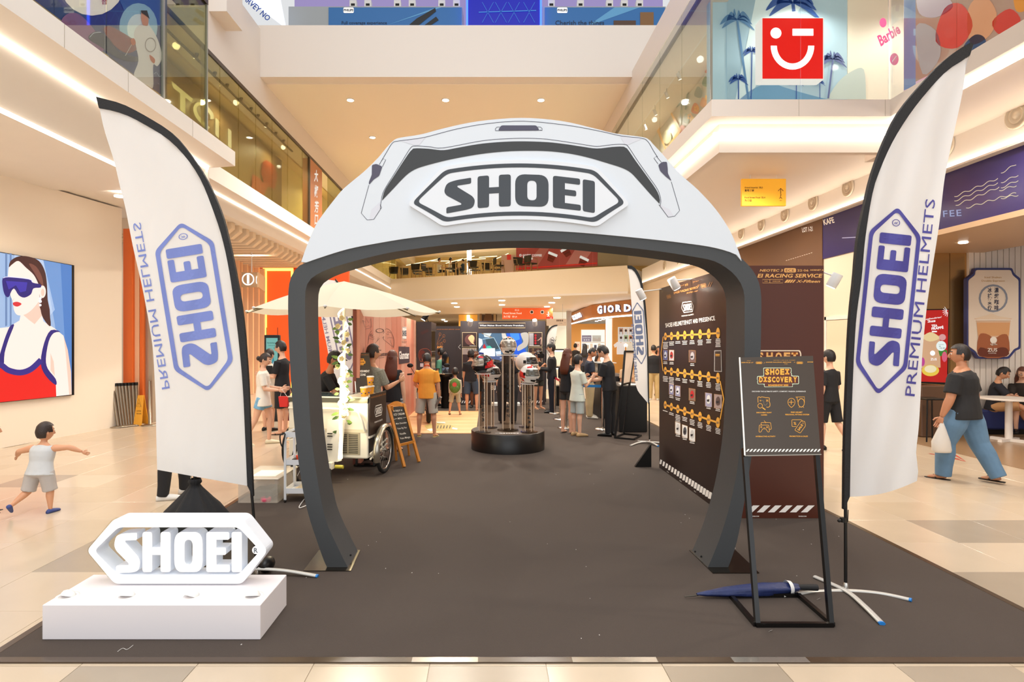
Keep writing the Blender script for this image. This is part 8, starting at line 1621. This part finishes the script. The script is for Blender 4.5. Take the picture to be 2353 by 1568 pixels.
bp = thing('backpack', 'green patterned child backpack with a round red badge', 'backpack', W_(p, tr(.25, 0, 0)[0])+V3((0, -.16, 0))); gpat = mat('backpack_green', '#5c7a30', .7, noise=.6, nscale=30)
MB().ell((0, 0, 0), .13, .075, .17, 16, 10).build('body', gpat, bp); MB().ell((0, -.05, -.06), .10, .05, .09, 14, 8).build('pocket', gpat, bp); MB().lathe([(.05, 0), (.05, .012)], (0, -.078, .03), 20, axis=(0, -1, .1)).build('badge', mat('badge_red', '#d84a3a', .5), bp)
person('woman with a black bob in a black t-shirt and denim shorts facing the stage', (at(1082, 946).x, 14.4, .007), 1.50, 8, cblack, c('denim', '#3e4c5e'), ('sandal', mat('sandal_tan', '#b8977a', .6)), 1, 'bob', HB, female=True, legs='shorts', build=1.08, legL=((-.04, 0, -1), (0, 0, -1)), legR=((.15, .1, -1), (.05, -.3, -1)))
person('round-faced man in dark red shirt facing the camera by the stage', (P(1093, 0, 15.2).x, 15.2, .007), 1.49, 178, c('darkred', '#3a1c1c'), cblack, ('shoe', blk), 3, 'buzz', HB, build=1.15)
person('person in a green t-shirt partly behind the shelf tower', (P(1014, 0, 15.6).x, 15.6, .007), 1.52, -60, c('green', '#5c9478'), cblack, ('shoe', blk), 2, 'short', HB)
person('woman in black with long dark hair standing behind the tallest helmet column', (P(1166, 0, 12.3).x, 12.3, .007), 1.62, 6, cblack, cblack, ('shoe', blk), 0, 'long', HD, female=True, legs='wide', build=1.25, armR=((.35, 0, -1), (.0, .2, -1)))
p, A1, J1, hd, tr = person('woman in black shorts raising a large black camera', (at(1235, 938).x, 14.9, .007), 1.46, 150, cblack, c('olivesh', '#3a3830'), ('sandal', mat('sandal_tan', '#b8977a', .6)), 1, 'pony', HB, female=True, legs='short', armL=((-.1, .5, -.8), (.5, .6, .8)), armR=((.1, .5, -.8), (-.4, .7, .75)))
cmr = thing('camera', 'large black video camera held at the face of the woman in shorts', 'camera', W_(p, hd[0])+V3((.04, -.20, -.01))); MB().bbox(-.08, .08, -.05, .06, -.06, .06, .015).build('body', blk, cmr); MB().lathe([(.05, 0), (.055, .10), (.06, .11)], (0, -.05, 0), 18, axis=(.1, -1, 0)).build('lens', blk, cmr); MB().ell((0, 0, .09), .05, .07, .03).build('microphone', blk, cmr)
person('young man in black cap and black long-sleeved shirt looking left near the posts', (at(1268, 949).x, 14.1, .007), 1.66, -82, cblack, c('navytr', '#1b1c28'), ('shoe', blk), 0, 'short', HB, cap=mat('cap_black2', '#18171a', .7), glasses=True, sleeve='long', legs='wide', armL=((-.05, .2, -1), (.1, 1, .1)), armR=((.05, .25, -1), (-.1, 1, .15)))
# -- at the counter
person('woman with very long auburn hair in a black top and dark shorts by the posts', (at(1303, 997).x, 10.95, .007), 1.57, 40, cblack, c('charc', '#35322f'), ('sandal', blk), 0, 'long', HR, female=True, legs='short', build=.92, armR=((.2, .1, -1), (.1, .5, -.8)), armL=((-.15, .2, -1), (.2, .7, -.6)))
p, A1, J1, hd, tr = person('boy in a pale mint t-shirt and light blue shorts with folded hands', (at(1326, 1003).x, 10.62, .007), 1.46, 62, cmint, c('palebl', '#b4bcb8'), ('shoe', mat('clog_tan', '#b8976a', .7)), 0, 'short', HB, armR=((.15, .25, -1), (-.15, .8, .7)), armL=((-.1, .3, -1), (.3, .8, .7)), tlen=.10, hem=1.15, build=1.0)
person('man with grey-black hair in a navy racing team shirt and khaki trousers at the counter', (at(1350, 958).x, 13.1, .007), 1.58, 95, c('navyteam', '#232a3a', noise=.7, nscale=10), c('khaki', '#bda880'), ('shoe', mat('sneaker_white', '#e4ded0', .6)), 2, 'buzz', HB, hpitch=-25, legs='wide', build=1.12, armR=((.1, .25, -1), (0, 1, -.25)), armL=((-.1, .3, -1), (.1, 1, -.2)))
p, A1, J1, hd, tr = person('tall young man in black t-shirt and trousers bowing over the counter', (at(1400, 1002).x, 10.65, .007), 1.66, -58, cblack, c('blacktr', '#141316'), ('shoe', blk), 0, 'short', HB, hpitch=-32, lean=6, legs='long', build=1.05, armL=((-.1, .25, -1), (.1, 1, -.15)), armR=((.15, .25, -1), (-.3, 1, -.1)))
w = W_(p, A1[-1][2]); tag(MB().box(w.x-.20, w.x+.06, w.y-.1, w.y+.08, w.z-.03, w.z-.015).build('clipboard', mat('clip_grey', '#8d8d92', .4)), 'grey clipboard held by the bowing man in black', 'clipboard')
person('person in a grey t-shirt leaning on the ledge behind the racing shirt man', (P(1375, 0, 15.2).x, 15.2, .007), 1.48, 100, c('taupe', '#9c927c'), cblack, ('shoe', blk), 1, 'long', HD, female=True)
person('seated-height child with black hair behind the frame stand', (P(1440, 0, 13.0).x, 13.0, .007), 1.38, 150, c('peachy', '#dcb48c'), cblack, ('shoe', blk), 1, 'short', HB)
person('man seen from behind in black t-shirt with a ring print and khaki trousers', (at(1498, 918).x, 17.2, 0), 1.60, 8, cblack, c('khaki3', '#c0a470'), ('shoe', mat('sneaker_white', '#e4ded0', .6)), 1, 'buzz', HB, legs='wide', build=1.2)
person('person in dark clothes walking beside the ring print man', (P(1513, 0, 18.5).x, 18.5, 0), 1.55, 170, cblack, c('redsh', '#b01f2c'), ('shoe', blk), 2, 'long', HB, female=True, legs='short')
for k, (px, Y, lab, cl) in enumerate(((1322, 27, 'shopper in a dark jacket far back at the clothing shop entrance', '#2a2624'), (1344, 22, 'shopper with long dark hair far behind the racing shirt man', '#37343c'))): person(lab, (P(px, 0, Y).x, Y, 0), 1.60, 20, c('far%d' % k, cl), cblack, ('shoe', blk), 1, 'long' if k else 'short', HB, legs='long')
# -- right side
p, A1, J1, hd, tr = person('heavy man in black t-shirt and loose blue jeans walking with a white plastic bag', (P(2222, 0, 7.2).x, 7.25, 0), 1.70, -34, c('blacktee', '#222123'), c('jeans', '#5f7f9c', noise=.25, nscale=9), ('sandal', blk), 2, 'short', HB, build=1.38, hyaw=-30, legs='wide', armR=((.35, -.15, -1), (.1, .15, -1)), armL=((-.25, .12, -1), (-.1, .35, -1)), legL=((.0, .38, -1), (0, .05, -1)), legR=((.05, -.28, -1), (0, -.5, -1)), tlen=.04, vox=.011, lean=2)
# swap so the bag hangs from the hand nearest the flag
w = W_(p, A1[-1][2]); wr = W_(p, A1[1][2]); w = w if w.x < wr.x else wr
pbm = mat('plastic_white', '#f2ece4', .35, tl=.3, bump=.4, nscale=30); mb = MB(); rings(mb, [(w+V3((0, 0, -.06)), .015, .012, V3((1, 0, 0)), V3((0, 1, 0))), (w+V3((0, 0, -.15)), .05, .03, V3((1, 0, 0)), V3((0, 1, 0))), (w+V3((-.01, 0, -.30)), .11, .06, V3((1, 0, 0)), V3((0, 1, 0))), (w+V3((.0, 0, -.40)), .115, .065, V3((1, 0, 0)), V3((0, 1, 0))), (w+V3((.01, 0, -.43)), .10, .05, V3((1, 0, 0)), V3((0, 1, 0)))], 14)
tag(mb.build('plastic_bag', pbm), 'white plastic carrier bag in the walking man\'s hand', 'bag')
p, A1, J1, hd, tr = person('man in black t-shirt and black shorts walking away beyond the maroon wall', (at(1912, 1036).x, 9.3, 0), 1.58, -25, cblack, cblack, ('shoe', blk), 0, 'short', HB, legs='shorts', legR=((.05, -.15, -1), (.05, -.6, -1)), legL=((0, .2, -1), (0, 0, -1)), armR=((.25, .1, -1), (.1, .6, -.8)), armL=((-.2, -.1, -1), (0, .3, -1)))
sl_ = dict(hip=.50, legs='shorts')
person('man in a dark shirt with crossed legs seated at the white table', (P(2280, 0, 10.85).x, 10.85, 0), 1.60, 135, c('navydk', '#23232c'), c('sandsh', '#d0a070'), ('shoe', mat('canvas_cream', '#e8dcc4', .6)), 1, 'short', HB, hpitch=-28, armR=((.05, .7, -.8), (0, 1, -.1)), armL=((-.05, .6, -.8), (.1, 1, -.05)), legL=((-.1, .8, -.1), (.1, .5, -1)), legR=((.1, .9, .12), (0, .8, -.6)), lean=10, **sl_)
person('woman with glasses and long auburn hair seated at the white table', (P(2347, 0, 10.85).x, 10.85, 0), 1.58, -145, c('darkbr', '#2c241f'), c('beigeskirt', '#d8c8a8'), ('shoe', blk), 0, 'long', HR, female=True, glasses=True, hpitch=-20, hip=.50, legs='shorts', armL=((-.1, .6, -.8), (.1, 1, .2)), armR=((.1, .6, -.8), (-.1, 1, .1)), legL=((-.1, 1, 0), (0, 0, -1)), legR=((.1, 1, 0), (0, 0, -1)), lean=8)
# -- small diners on the bridge
for px, bk, lab, cl, hd_ in ((1009, 1.75, 'diner in a white top bending over a table on the far bridge', '#ece4d4', 90), (1035, 1.9, 'diner in a white shirt leaning back on the far bridge', '#efe8dc', 60), (1064, 1.8, 'child diner in blue seated beside the glowing column on the bridge', '#36485c', -80)):
    q_ = onbridge(px, bk); person(lab, q_, 1.5 if px < 1060 else 1.2, hd_, c('d%d' % px, cl), cblack, ('shoe', blk), 1, 'short', HB, hip=.5, legs='long', legL=((-.1, 1, 0), (0, 0, -1)), legR=((.1, 1, 0), (0, 0, -1)), vox=.03, armL=((-.1, .6, -.8), (0, 1, 0)), armR=((.1, .6, -.8), (0, 1, 0)))
